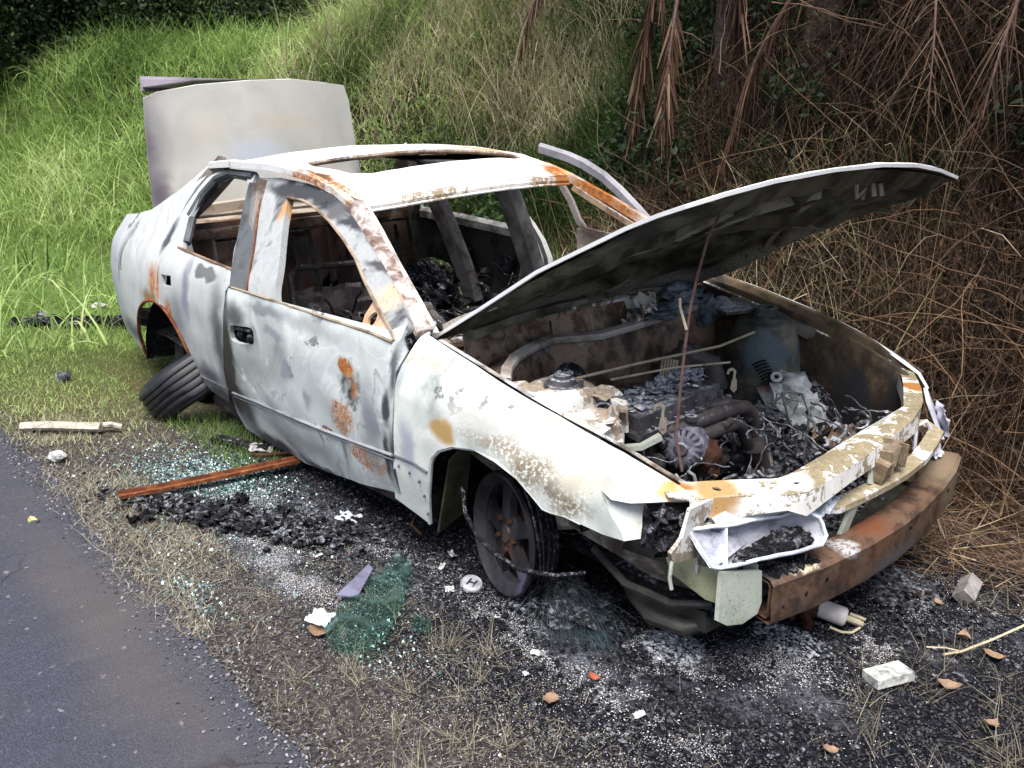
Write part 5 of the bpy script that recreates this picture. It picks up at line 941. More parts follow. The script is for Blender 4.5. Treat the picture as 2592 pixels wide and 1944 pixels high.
# ================================================================== THE PLACE (world frame, ground at z = 0)
def smooth(t): t = np.clip(t, 0, 1); return t*t*(3-2*t)
def vnoise(x, y, sc, seed=0):
    """cheap smooth value noise, vectorised"""
    x = np.asarray(x, float)*sc+seed*17.3; y = np.asarray(y, float)*sc+seed*9.1
    xi = np.floor(x).astype(np.int64); yi = np.floor(y).astype(np.int64); fx = smooth(x-xi); fy = smooth(y-yi)
    def h(a, b): n = (a*374761393+b*668265263+seed*1442695) & 0x7fffffff; n = ((n ^ (n >> 13))*1274126177) & 0x7fffffff; return ((n ^ (n >> 16)) & 0xffff)/65535.
    return (h(xi, yi)*(1-fx)+h(xi+1, yi)*fx)*(1-fy)+(h(xi, yi+1)*(1-fx)+h(xi+1, yi+1)*fx)*fy
def bank(x, y):
    x = np.asarray(x, float); y = np.asarray(y, float)
    s = (y-1.25-.25*vnoise(x, y, .6, 3)) + np.maximum(0, -4.4-x)*.42 + np.maximum(0, x-.2)*.35
    b = (2.9-.65*smooth((-x-6.5)/3))*smooth(s/3.9)*smooth((y+4)/3) + .25*vnoise(x, y, .5, 5)*smooth(s/1.5)
    return b
def gh(x, y):
    x = np.asarray(x, float); y = np.asarray(y, float)
    e = smooth((y+1.75)/.25)
    return bank(x, y) + e*(.022*(vnoise(x, y, 3, 1)-.5)+.014*(vnoise(x, y, 11, 2)-.5)) - .012*(1-e)
def gridmesh(name, xs, ys, fz, mat, label_kind):
    X, Y = np.meshgrid(xs, ys, indexing='ij'); Z = fz(X, Y); v = np.stack([X, Y, Z], -1).reshape(-1, 3)
    nx, ny = len(xs), len(ys); i = np.arange(nx-1)[:, None]*ny+np.arange(ny-1)[None]; f = np.stack([i, i+ny, i+ny+1, i+1], -1).reshape(-1, 4)
    me = npmesh(name, v, f); o = link(name, me, mat); tag(o, kind=label_kind); return o
def npmesh(name, v, f, val=None):
    me = bpy.data.meshes.new(name); k = f.shape[1]; me.vertices.add(len(v)); me.vertices.foreach_set('co', np.ascontiguousarray(v, dtype=np.float32).ravel())
    me.loops.add(f.size); me.loops.foreach_set('vertex_index', np.ascontiguousarray(f, dtype=np.int32).ravel())
    me.polygons.add(len(f)); me.polygons.foreach_set('loop_start', np.arange(0, f.size, k, dtype=np.int32))
    me.update(calc_edges=True)
    if val is not None:
        a = me.attributes.new('v', 'FLOAT', 'POINT'); a.data.foreach_set('value', np.asarray(val, dtype=np.float32))
    return me

g = NG('verge_soil', .98, .03)
wv = g.warped(.5, 2.2); wv2 = g.warped(.12, 11)
base = g.ramp(g.noise(48, 9, .85), [(.34, (.020, .017, .019)), (.48, (.075, .064, .066)), (.58, (.15, .13, .128)), (.70, (.30, .27, .265))])
grs = g.ramp(g.noise(40, 6, .75), [(.3, (.035, .035, .015)), (.5, (.11, .105, .050)), (.7, (.24, .22, .13))])
blk = g.ramp(g.noise(60, 9, .88), [(.38, (.004, .004, .006)), (.51, (.015, .016, .022)), (.60, (.050, .054, .070)), (.70, (.23, .25, .31))])
sx_ = g.n('ShaderNodeSeparateXYZ'); g.l(wv, sx_.inputs[0])
c = g.mix(g.rng(sx_.outputs[0], -1.9, -2.9), base, grs); c = g.mix(g.rng(sx_.outputs[0], -2.6, -4.2, 0, .8), c, (.07, .10, .028))
c = g.mix(g.rng(sx_.outputs[1], .8, 1.3), c, (.020, .014, .009))  # soil beyond the car darkened for the deep shade under the thicket
for cc, rr, so_ in (((.2, .0, 0), (1.7, 1.05, 9), .35), ((.85, .10, 0), (.85, .95, 9), .5), ((-1.2, -.95, 0), (.70, .40, 9), .6), ((-.3, -.80, 0), (1.7, .66, 9), .55), ((.45, -.66, 0), (1.1, .68, 9), .55)): c = g.mix(g.spot(cc, rr, wv2, so_), c, blk)
ashc = g.ramp(g.noise(34, 8, .8), [(.35, (.045, .048, .060)), (.52, (.20, .215, .27)), (.68, (.50, .53, .60))])
for cc, rr in (((-.90, -.90, 0), (.5, .16, 9)), ((.35, -.80, 0), (.35, .12, 9)), ((.85, -.45, 0), (.22, .12, 9)), ((1.05, .22, 0), (.12, .2, 9)), ((-.68, -1.20, 0), (.50, .13, 9)), ((-.60, -1.22, 0), (.44, .11, 9)), ((-.35, -.98, 0), (.30, .13, 9)), ((.73, .30, 0), (.12, .10, 9)), ((.60, -.42, 0), (.09, .07, 9)), ((.98, -.02, 0), (.12, .06, 9)), ((.62, -.62, 0), (.28, .10, 9)), ((-.55, -1.25, 0), (.2, .08, 9))): c = g.mix(g.mul(g.mul(g.spot(cc, rr, wv2, 1.0), g.rng(g.noise(7, 5, .6), .36, .60)), .95), c, ashc)
g.bump(g.noise(60, 6, .8), 1, .02)
soil = g.out(c)
def steps(a, segs):
    out = [a]
    for b, st_ in segs:
        n = max(1, int(round((b-out[-1])/st_))); out += list(np.linspace(out[-1], b, n+1)[1:])
    return np.array(out)
XS = steps(-90, [(-14, 2.5), (-6, .25), (-2.6, .08), (1.8, .025), (4, .15), (40, 3)]); YS = steps(-40, [(-3, 2.5), (-1.9, .06), (1.2, .025), (5, .10), (12, .4), (70, 4)])
gridmesh('ground', XS, YS, gh, soil, 'structure')
g = NG('asphalt', .85, .25)
a = g.noise(260, 3, .7); b = g.noise(1.6, 5, .6, .5)
c = g.ramp(a, [(.34, (.034, .037, .052)), (.52, (.062, .067, .094)), (.70, (.105, .112, .15))]); c = g.mix(g.rng(b, .48, .72, 0, .35), c, (.10, .09, .092)); c = g.mix(g.rng(g.noise(5, 6, .7), .56, .72, 0, .5), c, (.045, .046, .058)); c = g.mix(g.rng(g.noise(34, 2, .4), .70, .74, 0, .6), c, (.34, .33, .34))
vo = g.n('ShaderNodeTexVoronoi'); vo.feature = 'DISTANCE_TO_EDGE'; vo.inputs['Scale'].default_value = 1.3; g.l(g.warped(.5, 3), vo.inputs['Vector'])
c = g.mix(g.mul(g.rng(vo.outputs['Distance'], .008, .002), g.rng(g.noise(1.1, 3), .50, .60)), c, (.02, .02, .025)); c = g.mix(g.rng(g.noise(70, 3, .6), .60, .68, 0, .25), c, (.16, .165, .20)); c = g.mix(g.mul(g.spot((-.6, -1.75, 0), (1.6, .22, 9), g.warped(.2, 6), .9), .5), c, (.13, .115, .105))
g.bump(a, .8, .004); tarmac = g.out(c)
def rd(X, Y): return .006 + .0*X
ed = np.array(steps(-60, [(-5, .5), (3, .03), (30, 3)])); v = []; f = []
for i, x in enumerate(ed):
    ye = -1.585 + .05*(vnoise(x, 0, 2.2, 1)-.5)+.035*(vnoise(x, 0, 9, 2)-.5)+.015*(vnoise(x, 0, 30, 4)-.5)
    v += [(x, float(ye), -.006), (x, float(ye)-.012, .006), (x, -4.5, .008), (x, -9, .008)]
f = [(i*4+k, (i+1)*4+k, (i+1)*4+k+1, i*4+k+1) for i in range(len(ed)-1) for k in range(3)]
me = bpy.data.meshes.new('road'); me.from_pydata(v, [], f); tag(link('road', me, tarmac), kind='structure')

# ------------------------------------------------------------------ blades, leaves, chips
def leafmat(name, stops, rough=.7, trans=.0, spec=.25):
    g = NG(name, rough, spec); at = g.n('ShaderNodeAttribute'); at.attribute_name = 'v'
    c = g.ramp(at.outputs['Fac'], stops); g.out(c)
    if trans:
        t = g.n('ShaderNodeBsdfTranslucent'); g.l(c, t.inputs[0]); ms = g.n('ShaderNodeMixShader'); ms.inputs[0].default_value = trans
        g.l(g.b.outputs[0], ms.inputs[1]); g.l(t.outputs[0], ms.inputs[2]); g.l(ms.outputs[0], g.t.nodes['Material Output'].inputs[0])
    return g.m
def blades(x, y, z, L, az, lean, bend, wd, val, K=3):
    """grass blades as tapered ribbons: lean from vertical at the root, bend added towards the tip"""
    n = len(x); t = np.linspace(0, 1, K+1)[None]; L = L[:, None]; th = lean[:, None]+bend[:, None]*t
    dl = L/K; s = np.cumsum(np.concatenate([np.zeros((n, 1)), np.sin((th[:, 1:]+th[:, :-1])/2)*dl], 1), 1); h = np.cumsum(np.concatenate([np.zeros((n, 1)), np.cos((th[:, 1:]+th[:, :-1])/2)*dl], 1), 1)
    ca, sa = np.cos(az)[:, None], np.sin(az)[:, None]; P = np.stack([x[:, None]+s*ca, y[:, None]+s*sa, z[:, None]+h], -1)
    tw = az+rng.uniform(-1.2, 1.2, n)+math.pi/2; W = np.stack([np.cos(tw), np.sin(tw), rng.uniform(-.3, .3, n)], -1)[:, None]*(wd[:, None]*(1-.85*t))[..., None]/2
    v = np.stack([P-W, P+W], 2).reshape(-1, 3); i = (np.arange(n)*2*(K+1))[:, None]+2*np.arange(K)[None]; f = np.stack([i, i+1, i+3, i+2], -1).reshape(-1, 4)
    return v, f, np.repeat(val, 2*(K+1))
def merge(parts):
    V_, F_, A_ = [], [], []; b = 0
    for v, f, a in parts: V_.append(v); F_.append(f+b); A_.append(a); b += len(v)
    return np.concatenate(V_), np.concatenate(F_), np.concatenate(A_)
def stuff(name, parts, mat, label=None, cat=None):
    v, f, a = merge(parts); me = npmesh(name, v, f, a); o = link(name, me, mat, None, False); tag(o, label, cat, None, 'stuff'); return o
def U(a, b, n): return rng.uniform(a, b, n)
def chips(x, y, z, s, val, flat=.35):
    """small angular bits: a bent quad pair"""
    n = len(x); c = np.stack([x, y, z], -1); a = U(0, 6.28, n); t = U(-flat, flat, n); u = np.stack([np.cos(a), np.sin(a), t], -1)*s[:, None]; w_ = np.stack([-np.sin(a), np.cos(a), U(-flat, flat, n)], -1)*(s*U(.4, 1, n))[:, None]
    up = np.zeros((n, 3)); up[:, 2] = s*.4
    v = np.stack([c-u, c-w_+up*.5, c+u, c+w_+up], 1).reshape(-1, 3); f = (np.arange(n)*4)[:, None]+np.arange(4)[None]
    return v, f, np.repeat(val, 4)
def leaves(x, y, z, s, val, tilt=1.0, asp=.42):
    n = len(x); c = np.stack([x, y, z], -1); a = U(0, 6.28, n); e = U(-tilt, tilt, n); d = np.stack([np.cos(a)*np.cos(e), np.sin(a)*np.cos(e), np.sin(e)], -1); r = rng.normal(size=(n, 3)); w_ = np.cross(d, r); w_ /= np.linalg.norm(w_, axis=1)[:, None]+1e-9
    d *= s[:, None]; w_ *= (s*asp)[:, None]
    v = np.stack([c, c+d*.5-w_, c+d, c+d*.5+w_], 1).reshape(-1, 3); f = (np.arange(n)*4)[:, None]+np.arange(4)[None]
    return v, f, np.repeat(val, 4)

GREEN = leafmat('grass_green', [(0, (.08, .14, .035)), (.4, (.25, .39, .10)), (.75, (.46, .59, .22)), (1, (.62, .61, .38))], .6, .4)
MIXED = leafmat('grass_mixed', [(0, (.010, .022, .005)), (.35, (.045, .090, .018)), (.6, (.13, .19, .055)), (.8, (.30, .26, .15)), (1, (.56, .49, .34))], .7, .2)
STRAW = leafmat('dead_grass', [(0, (.006, .004, .003)), (.35, (.024, .014, .009)), (.60, (.090, .052, .032)), (.85, (.20, .130, .080)), (1, (.38, .29, .185))], .8, .05)
DRYG = leafmat('singed_grass', [(0, (.03, .027, .022)), (.35, (.085, .076, .060)), (.65, (.18, .162, .12)), (1, (.36, .33, .25))], .8, .1)
DKLEAF = leafmat('dark_leaves', [(0, (.008, .016, .006)), (.4, (.022, .045, .014)), (.8, (.05, .09, .028)), (1, (.11, .17, .05))], .6, .2)
CHIP = leafmat('ash_chips', [(0, (.015, .015, .019)), (.4, (.085, .082, .088)), (.6, (.29, .29, .31)), (1, (.78, .79, .84))], .8)

def incar(x, y, gx=.0): return (x > -3.6-gx) & (x < .72+gx) & (np.abs(y) < .80+gx)
# 1 short verge grass behind and beside the car (green), thinning towards the burnt patch
def fieldpts(n, x0, x1, y0, y1, keep):
    x = U(x0, x1, n); y = U(y0, y1, n); k = keep(x, y) > rng.random(n); return x[k], y[k]
x, y = fieldpts(150000, -11, -1.5, -1.66, 1.6, lambda x, y: smooth((-x-1.55)/1.3)*np.where(incar(x, y, .13), np.where(x > -3, .05, .25), 1)*(.45+.55*vnoise(x, y, 4, 7))*smooth((y+1.72)/.22)*np.where(x < -6, .6, 1))
n = len(x); far_ = smooth((-x-3.2)/4); dry = vnoise(x, y, 1.3, 12)
nearroad = smooth((-.85-y)/.6); L = (U(.025, .070, n)+.08*far_*U(.3, 1, n))*(.7+.6*vnoise(x, y, 2, 9))
val = np.clip(.24+.34*rng.random(n)+.36*nearroad*smooth((x+4.5)/2.5)+.30*(1-far_)*dry - .05 + .28*smooth((x+3.2)/1.2), 0, 1)
a1_ = blades(x, y, gh(x, y)-.005, L, U(0, 6.28, n), U(.1, .9, n), U(.1, 1.0, n), U(.002, .005, n)*(1+far_), val)
x, y = fieldpts(1500, -2.3, -1.25, -.98, -.72, lambda x, y: .8*smooth((x+2.5)/.3)*smooth((-1.3-x)/.3)); n = len(x)   # greener tuft under the door
a2_ = blades(x, y, gh(x, y), U(.04, .10, n), U(0, 6.28, n), U(0, .8, n), U(.1, .9, n), U(.002, .004, n), U(.0, .35, n))
stuff('verge_grass', [a1_, a2_], GREEN, 'short green grass on the verge beside and behind the car', 'grass')
# 2 long lush grass on the bank at the left
def lush(x, y): return smooth((-x-3.4-.5*np.maximum(0, y-1.0))/1.0)
def crest(x, y): return 1
x, y = fieldpts(130000, -15, -3.2, -3.0, 5.5, lambda x, y: lush(x, y)*(smooth((bank(x, y)-.04)/.25)*.9+.1)*smooth((x+15)/2)*(.5+.5*vnoise(x, y, 1.5, 4))*np.where(x < -8, .75, 1)); n = len(x)
val = np.clip(.16+.55*rng.random(n)+.75*(vnoise(x, y, 1.1, 15)-.5)+.35*(vnoise(x, y, 3.5, 16)-.5)+.25*smooth((x+6.5)/2.5)*rng.random(n), 0, 1)
a1_ = blades(x, y, gh(x, y)-.02, U(.18, .60, n)*(.5+.8*vnoise(x, y, .8, 6)), U(0, 6.28, n), U(0, .7, n), U(.3, 2.2, n), U(.006, .022, n), val, 4)
stuff('long_grass', [a1_], GREEN, 'long lush green grass on the bank at the left', 'grass')
# 3 mixed seeding grass behind the car (green with pale stems)
x, y = fieldpts(170000, -6.8, .4, 1.25, 6.5, lambda x, y: (1-lush(x, y)*.5)*smooth((bank(x, y)-.02)/.15)*smooth((-x-.2+.35*(y-1))/1.2)*(.12+.88*smooth((vnoise(x, y, 1.9, 5)-.2)/.5))); n = len(x)
dryz = smooth((vnoise(x, y, 1.1, 21)-.42)/.25)
val = np.clip(.02+.42*rng.random(n)+.85*dryz*rng.random(n)+.16*smooth((-x-4.0)/2)+.45*(vnoise(x, y, 2.6, 77)-.5), 0, 1)
a1_ = blades(x, y, gh(x, y)-.02, U(.2, .7, n)*(.6+.6*vnoise(x, y, 1.2, 16)), U(0, 6.28, n), U(0, .7, n), U(.2, 1.9, n), U(.004, .010, n), val, 4)
n = 12000; x = U(-7.5, 0, n); y = 1.3+4.5*rng.random(n); k = smooth((vnoise(x, y, .9, 31)-.35)/.2) > rng.random(n); x, y = x[k], y[k]; n = len(x)
a2_ = blades(x, y, gh(x, y), U(.4, 1.05, n), U(0, 6.28, n), U(.0, .7, n), U(.2, 2.0, n), U(.004, .014, n), U(.70, 1, n), 5)
stuff('seeding_grass', [a1_, a2_], MIXED, 'tall seeding grass and pale stems growing behind the car', 'grass')
n = 42000; x = U(-5.5, 1.6, n); y = 1.3+5*rng.random(n); k = (smooth((vnoise(x, y, 1.2, 41)-.46)/.15)*np.maximum(smooth((-x-1.2)/1.0), .35*smooth((y-2.5)/.8))) > rng.random(n); x, y = x[k], y[k]; n = len(x)
stuff('weed_leaves', [leaves(x, y, gh(x, y)+U(.05, .55, n), U(.03, .075, n), U(.1, .9, n)*np.where(x > -1.5, .6, 1), 1.0, .24)], DKLEAF, 'dark green broad leaved weeds among the grass', 'weeds')
# 4 brown dead grass thicket: beyond the bonnet and down the right
def dead(x, y): return smooth((x+2.6+.10*(y-1)+.8*(vnoise(x, y, .9, 51)-.5))/.9)
x, y = fieldpts(300000, -3.4, 2.4, .86, 5.0, lambda x, y: dead(x, y)*smooth((y-.92-.25*smooth((-x)/1.)-.15*vnoise(x, y, 3, 8))/.35)*(.5+.5*vnoise(x, y, 2, 17))*np.where(y > 3, .6, 1)); n = len(x)
val = np.clip(.02+.80*rng.random(n)**1.15+.40*(vnoise(x, y, 1.6, 33)-.5), 0, 1)
mound = 1+.5*vnoise(x, y, 1.1, 19); edge = smooth((y-1.0)/.9)
a1_ = blades(x, y, gh(x, y)+U(-.02, .32, n)*edge*mound, U(.08, .42, n), U(0, 6.28, n), U(.3, 1.9, n), U(-1.0, 1.6, n), U(.0018, .0045, n), val, 4)
n = 5200; x = U(-2.6, 2.0, n); y = 1.0+3.2*rng.random(n)**1.2; k = dead(x, y) > rng.random(n); x, y = x[k], y[k]; n = len(x)   # long loose stems
a2_ = blades(x, y, gh(x, y)+U(0, .45, n)*smooth((y-.9)/.8), U(.4, 1.1, n), U(0, 6.28, n), U(.2, 1.7, n), U(-.8, 1.5, n), U(.0016, .0036, n), U(.55, .95, n), 5)
x, y = fieldpts(9000, .2, 2.4, -.2, 1.3, lambda x, y: smooth((y-.35+.35*(1.0-x))/.4)*.8); n = len(x)   # strewn at its foot
a3_ = blades(x, y, gh(x, y)+U(.0, .04, n), U(.08, .35, n), U(0, 6.28, n), U(1.3, 1.62, n), U(-.1, .1, n), U(.0025, .006, n), U(.3, 1, n), 3)
x, y = fieldpts(190000, -3.2, 2.4, .95, 4.6, lambda x, y: dead(x, y)*smooth((y-1.0-.15*vnoise(x, y, 3, 8))/.4)*(.3+.7*smooth((vnoise(x, y, 2.2, 18)-.25)/.4))); n = len(x)
a4_ = leaves(x, y, gh(x, y)+U(.0, .34, n)*smooth((y-1.0)/.9)*(1+.5*vnoise(x, y, 1.1, 19)), U(.02, .07, n), np.clip(U(.0, .62, n)+.35*(vnoise(x, y, 1.6, 33)-.5), 0, 1), 1.3, .14)
x, y = fieldpts(70000, -3.0, 2.0, 2.6, 4.6, lambda x, y: dead(x, y)*smooth((vnoise(x, y, 1.4, 28)-.3)/.3)); n = len(x)
a5_ = blades(x, y, gh(x, y)+U(.2, 1.1, n), U(.12, .5, n), U(0, 6.28, n), U(1.6, 2.9, n), U(-.4, .6, n), U(.003, .008, n), U(.05, .6, n), 3)
stuff('dead_grass', [a1_, a2_, a3_, a4_, a5_], STRAW, 'tangled brown dead grass covering the bank beyond the hood', 'dead grass')
# 5 straw and singed tufts in the foreground
x, y = fieldpts(30000, -2.6, 1.6, -1.62, -.6, lambda x, y: (.14+.34*smooth((vnoise(x, y, 2.4, 61)-.5)/.2))*smooth((-.80-y+.30*smooth((x-.2)/.8))/.35)*(.35+.65*smooth((y+1.66)/.1))); n = len(x)
a1_ = blades(x, y, gh(x, y), U(.012, .055, n), U(0, 6.28, n), U(.5, 1.55, n), U(0, .5, n), U(.0015, .003, n), np.clip(U(.2, .95, n), 0, 1), 2)
x, y = fieldpts(16000, -2.6, -.4, -1.64, -1.3, lambda x, y: .45*smooth((vnoise(x, y, 3, 71)-.4)/.2)); n = len(x)
a2_ = blades(x, y, gh(x, y), U(.02, .07, n), U(0, 6.28, n), U(.5, 1.5, n), U(0, .6, n), U(.002, .004, n), U(.6, 1, n), 2)
cl = []
for k in range(34):   # separate tufts
    cx, cy = random.uniform(-.6, 1.35), random.uniform(-1.55, -.62)
    if cy > -.95 and cx < .8: cy -= .45
    n = 34; cl.append(blades(cx+U(-.02, .02, n), cy+U(-.02, .02, n), np.full(n, .0), U(.03, .12, n), U(0, 6.28, n), U(.2, 1.4, n), U(.1, .6, n), U(.0012, .0025, n), U(.5, 1, n), 3))
for k in range(26):
    cx, cy = random.uniform(.9, 1.45), random.uniform(-.55, .45); n = 40; cl.append(blades(cx+U(-.05, .05, n), cy+U(-.05, .05, n), np.full(n, .0), U(.03, .13, n), U(0, 6.28, n), U(.3, 1.5, n), U(.1, .6, n), U(.0015, .003, n), U(.2, .9, n), 3))
x, y = fieldpts(60000, -2.2, 1.5, -1.63, -.55, lambda x, y: smooth((-.88-y+.25*smooth((x-.5)/.8))/.35)*(.35+.65*vnoise(x, y, 5, 63))); n = len(x)
cl.append(blades(x, y, gh(x, y)+.002, U(.005, .020, n), U(0, 6.28, n), U(1.0, 1.6, n), U(-.2, .3, n), U(.0012, .0030, n), np.clip(U(.3, 1.05, n), 0, 1), 1))
stuff('singed_grass', [a1_, a2_]+cl, DRYG, 'short singed straw and dry tufts along the road edge', 'dry grass')
# 6 ash flecks, char crumbs, gravel
def burn(x, y): return np.clip(smooth(1.35-np.hypot((x-.35)/1.35, (y+.30)/.85)) + smooth(1.2-np.hypot((x+.9)/1.2, (y+1.05)/.40)), 0, 1)
x, y = fieldpts(210000, -1.6, 1.7, -1.66, 1.0, lambda x, y: (.55+.0*burn(x, y))*np.where((burn(x, y) > .8) & (y > -.75), .35, 1)*(.12+.88*smooth((vnoise(x, y, 4, 81)*.6+vnoise(x, y, 13, 82)*.4-.36)/.3))*np.where(y > -.3, .35, 1)); n = len(x)
a1_ = chips(x, y, gh(x, y)+.002, U(.0008, .0022, n)*(1+1.3*(rng.random(n) > .97)), U(.36, .92, n))
x, y = fieldpts(170000, -2.4, 1.7, -1.62, 1.1, lambda x, y: .40+.60*burn(x, y)); n = len(x)
a2_ = chips(x, y, gh(x, y)+.002, U(.0015, .006, n), np.where(burn(x, y) > .5, U(.0, .30, n), U(0, .48, n)), .6)
bl_ = []
for cx, cy, rx, ry, n in ((-.66, -1.21, .42, .10, 9000), (-.95, -1.0, .30, .10, 3500), (-.42, -.92, .22, .12, 3500), (.15, -.86, .25, .10, 3000), (.50, -.62, .22, .12, 5000), (.72, -.40, .20, .14, 4500), (.86, -.10, .16, .10, 2500), (.78, .30, .16, .16, 4500), (1.0, .05, .12, .12, 2500), (.62, -.85, .45, .12, 5000), (-1.3, -1.08, .3, .14, 3000)):
    x = rng.normal(cx, rx*.5, n); y = rng.normal(cy, ry*.5, n)+.10*(x-cx)**2/max(rx, .1); k = (smooth((vnoise(x, y, 9, 91)*.5+vnoise(x, y, 24, 92)*.5-.40)/.2) > rng.random(n)) & (y > -1.58); x, y = x[k], y[k]; n = len(x); bl_.append(chips(x, y, gh(x, y)+.004, U(.0010, .0028, n), U(.36, .88, n), .3))
stuff('ash_flecks', [a1_, a2_]+bl_, CHIP, 'white ash flecks and black char crumbs over the burnt ground', 'ash')
GL = NG('cube_glass', .12, .6); at = GL.n('ShaderNodeAttribute'); at.attribute_name = 'v'
glassm = GL.out(GL.ramp(at.outputs['Fac'], [(0, (.03, .07, .07)), (.5, (.12, .22, .22)), (.85, (.30, .44, .44)), (1, (.7, .8, .8))]))
x = np.concatenate([rng.normal(-1.45, .22, 8000), rng.normal(-1.20, .38, 3000), rng.normal(-.66, .12, 500), rng.normal(-.05, .09, 160)]); y = np.concatenate([rng.normal(-1.12, .14, 8000), rng.normal(-1.20, .17, 3000), rng.normal(-1.50, .035, 500), rng.normal(-1.2, .07, 160)]); k = (y > -1.62) & (y < -.80); x, y = x[k], y[k]; n = len(x)
x = U(-6, 1.2, 9000); y = -1.585+rng.normal(0, .05, 9000); n = 9000; GRIT = (x, y)
stuff('road_edge_grit', [chips(x, y, np.maximum(gh(x, y), .006)+.003, U(.0015, .006, n), U(.2, .62, n), .6)], CHIP, 'loose grit and crumbs along the edge of the tarmac', 'grit')
x = np.concatenate([rng.normal(-1.45, .22, 8000), rng.normal(-1.20, .38, 3000), rng.normal(-.66, .12, 500), rng.normal(-.05, .09, 160)]); y = np.concatenate([rng.normal(-1.12, .14, 8000), rng.normal(-1.20, .17, 3000), rng.normal(-1.50, .035, 500), rng.normal(-1.2, .07, 160)]); k = (y > -1.62) & (y < -.80); x, y = x[k], y[k]; n = len(x)
stuff('glass_fragments', [chips(x, y, gh(x, y)+.003, U(.002, .006, n), rng.random(n), .9)], glassm, 'pale green crumbs of broken car glass around the rusty bar', 'broken glass')

# ------------------------------------------------------------------ trees and undergrowth
bark = simple('mottled_bark', [(.3, (.012, .009, .007)), (.5, (.045, .034, .024)), (.62, (.10, .082, .058)), (.75, (.20, .18, .15))], 8, .95, .1, 1, 22, .03)
darkbark = simple('dark_bark', [(.3, (.012, .010, .010)), (.6, (.05, .042, .038))], 8, .95, .1, 1, 22, .03)
def trunkmesh(pts, rad, mat, name, parent, seed=0):
    mb = MB(); P = subdiv([V(*p) for p in pts], 6); n = len(P); rr = [interp(i, [k*6 for k in range(len(rad))], rad)*(1+.16*mnoise.noise(V(i*.7, seed, 0))) for i in range(n)]
    mb.tube([p+V(mnoise.noise(V(i*.35, seed, 1)), mnoise.noise(V(i*.35, seed, 5)), 0)*.05 for i, p in enumerate(P)], rr, 12); return mb
def clumps(n, c, r, k, s, vlo, vhi, asp=.42):
    c = np.array(c); d = rng.normal(size=(k, 3)); d /= np.linalg.norm(d, axis=1)[:, None]; cc = c+d*np.array(r)*(rng.random((k, 1))**.5); q = rng.integers(0, k, n)
    p = cc[q]+rng.normal(size=(n, 3))*np.array(r)*.18; return leaves(p[:, 0], p[:, 1], p[:, 2], U(*s, n), np.clip(U(vlo, vhi, n)+.25*(rng.random(k)[q]-.5), 0, 1), 1.2, asp)
def tree(name, x, y, pts, rad, crowns, label, mat=bark, group=None, leafsize=(.08, .18)):
    z = float(gh(x, y)); t = empty(name, (x, y, z), label, 'tree', group)
    mb = trunkmesh(pts, rad, mat, name, t, x)
    for c, r, n, k in crowns:
        a = V(*pts[-1]).lerp(V(*pts[-2]), random.uniform(0, .7)); mb.tube([a, a.lerp(V(*c), .5)+V(0, 0, .1), V(*c)], [rad[-1]*.7, rad[-1]*.45, .01], 7)
    mb.build('trunk', mat, t)
    v, f, a = merge([clumps(n, c, r, k, leafsize, .1, .8) for c, r, n, k in crowns]); o = link('crown', npmesh('crown', v, f, a), DKLEAF, t, False); return t
# the mottled trunk leaning at the top right, and its neighbours
tree('leaning_tree', -1.55, 3.1, [(.05, 0, -.3), (.12, .0, .6), (.28, 0, 1.3), (.5, .1, 2.4), (.7, .2, 4.0)], [.16, .13, .11, .10, .09], [((.6, .3, 4.6), (1.6, 1.5, 1.0), 9000, 40), ((-.6, 1.2, 4.2), (1.5, 1.4, .9), 7000, 34), ((1.8, .2, 4.3), (1.3, 1.2, .8), 6000, 26)], 'leaning tree with mottled pale bark rising from the bank above the hood')
tree('slim_tree', -2.25, 3.25, [(0, 0, -.3), (.02, 0, .8), (.05, .05, 2.2), (.0, .1, 4.2)], [.07, .06, .055, .05], [((0, .3, 4.8), (1.6, 1.5, .9), 8000, 36), ((-1.3, .9, 4.4), (1.2, 1.2, .8), 5000, 24)], 'slim dark trunk behind the dead palm leaves at the top', darkbark)
tree('slim_tree', .1, 4.2, [(0, 0, -.3), (-.05, 0, 1), (.05, .05, 2.4), (.2, .1, 4.2)], [.08, .07, .06, .05], [((.3, -.2, 4.2), (1.8, 1.6, .9), 9000, 36), ((-.9, -1.4, 3.9), (1.4, 1.2, .7), 6000, 26)], 'slim dark tree in the thicket at the right edge', darkbark)
for i, (x, y, h) in enumerate(((-13.5, .4, 4.5), (-14.5, 3.0, 5), (-12.2, 4.8, 5), (-15.5, -1.6, 5), (-9.6, 6.4, 5), (-7.2, 7.2, 5.2), (-4.6, 7.4, 5), (-2.0, 6.6, 4.6), (.6, 6.2, 4.6), (-17, .8, 6), (-11.5, 8, 6), (-13.2, -3.6, 5))):
    tree('background_tree', x, y, [(0, 0, -.3), (.1*math.sin(i), .05, h*.35), (.25*math.sin(i*2), .1, h*.8)], [.13, .10, .07],
         [((0, 0, h*.80), (1.6, 1.6, h*.22), 9000, 60), ((.9*math.cos(i), .9*math.sin(i), h*.5), (1.3, 1.3, h*.26), 9000, 60), ((-.8*math.cos(i), .5, h*.28), (1.5, 1.3, h*.24), 9000, 60)],
         ['dark tree behind the far left corner of the grass', 'dark tree behind the long grass, right of the left corner', 'dark tree behind the grass above the raised boot lid', 'dark tree at the far left beyond the verge', 'dark tree behind the bank left of centre', 'dark tree behind the bank near the top centre', 'dark tree behind the seeding grass, left of the dead palm leaves', 'dark tree behind the leaning mottled trunk', 'dark tree at the top right corner', 'tall dark tree farthest back on the left', 'tall dark tree behind the bank, left of the top centre', 'dark tree nearest the road at the far left'][i], darkbark, 'dark trees closing the view behind the grass', (.06, .14))
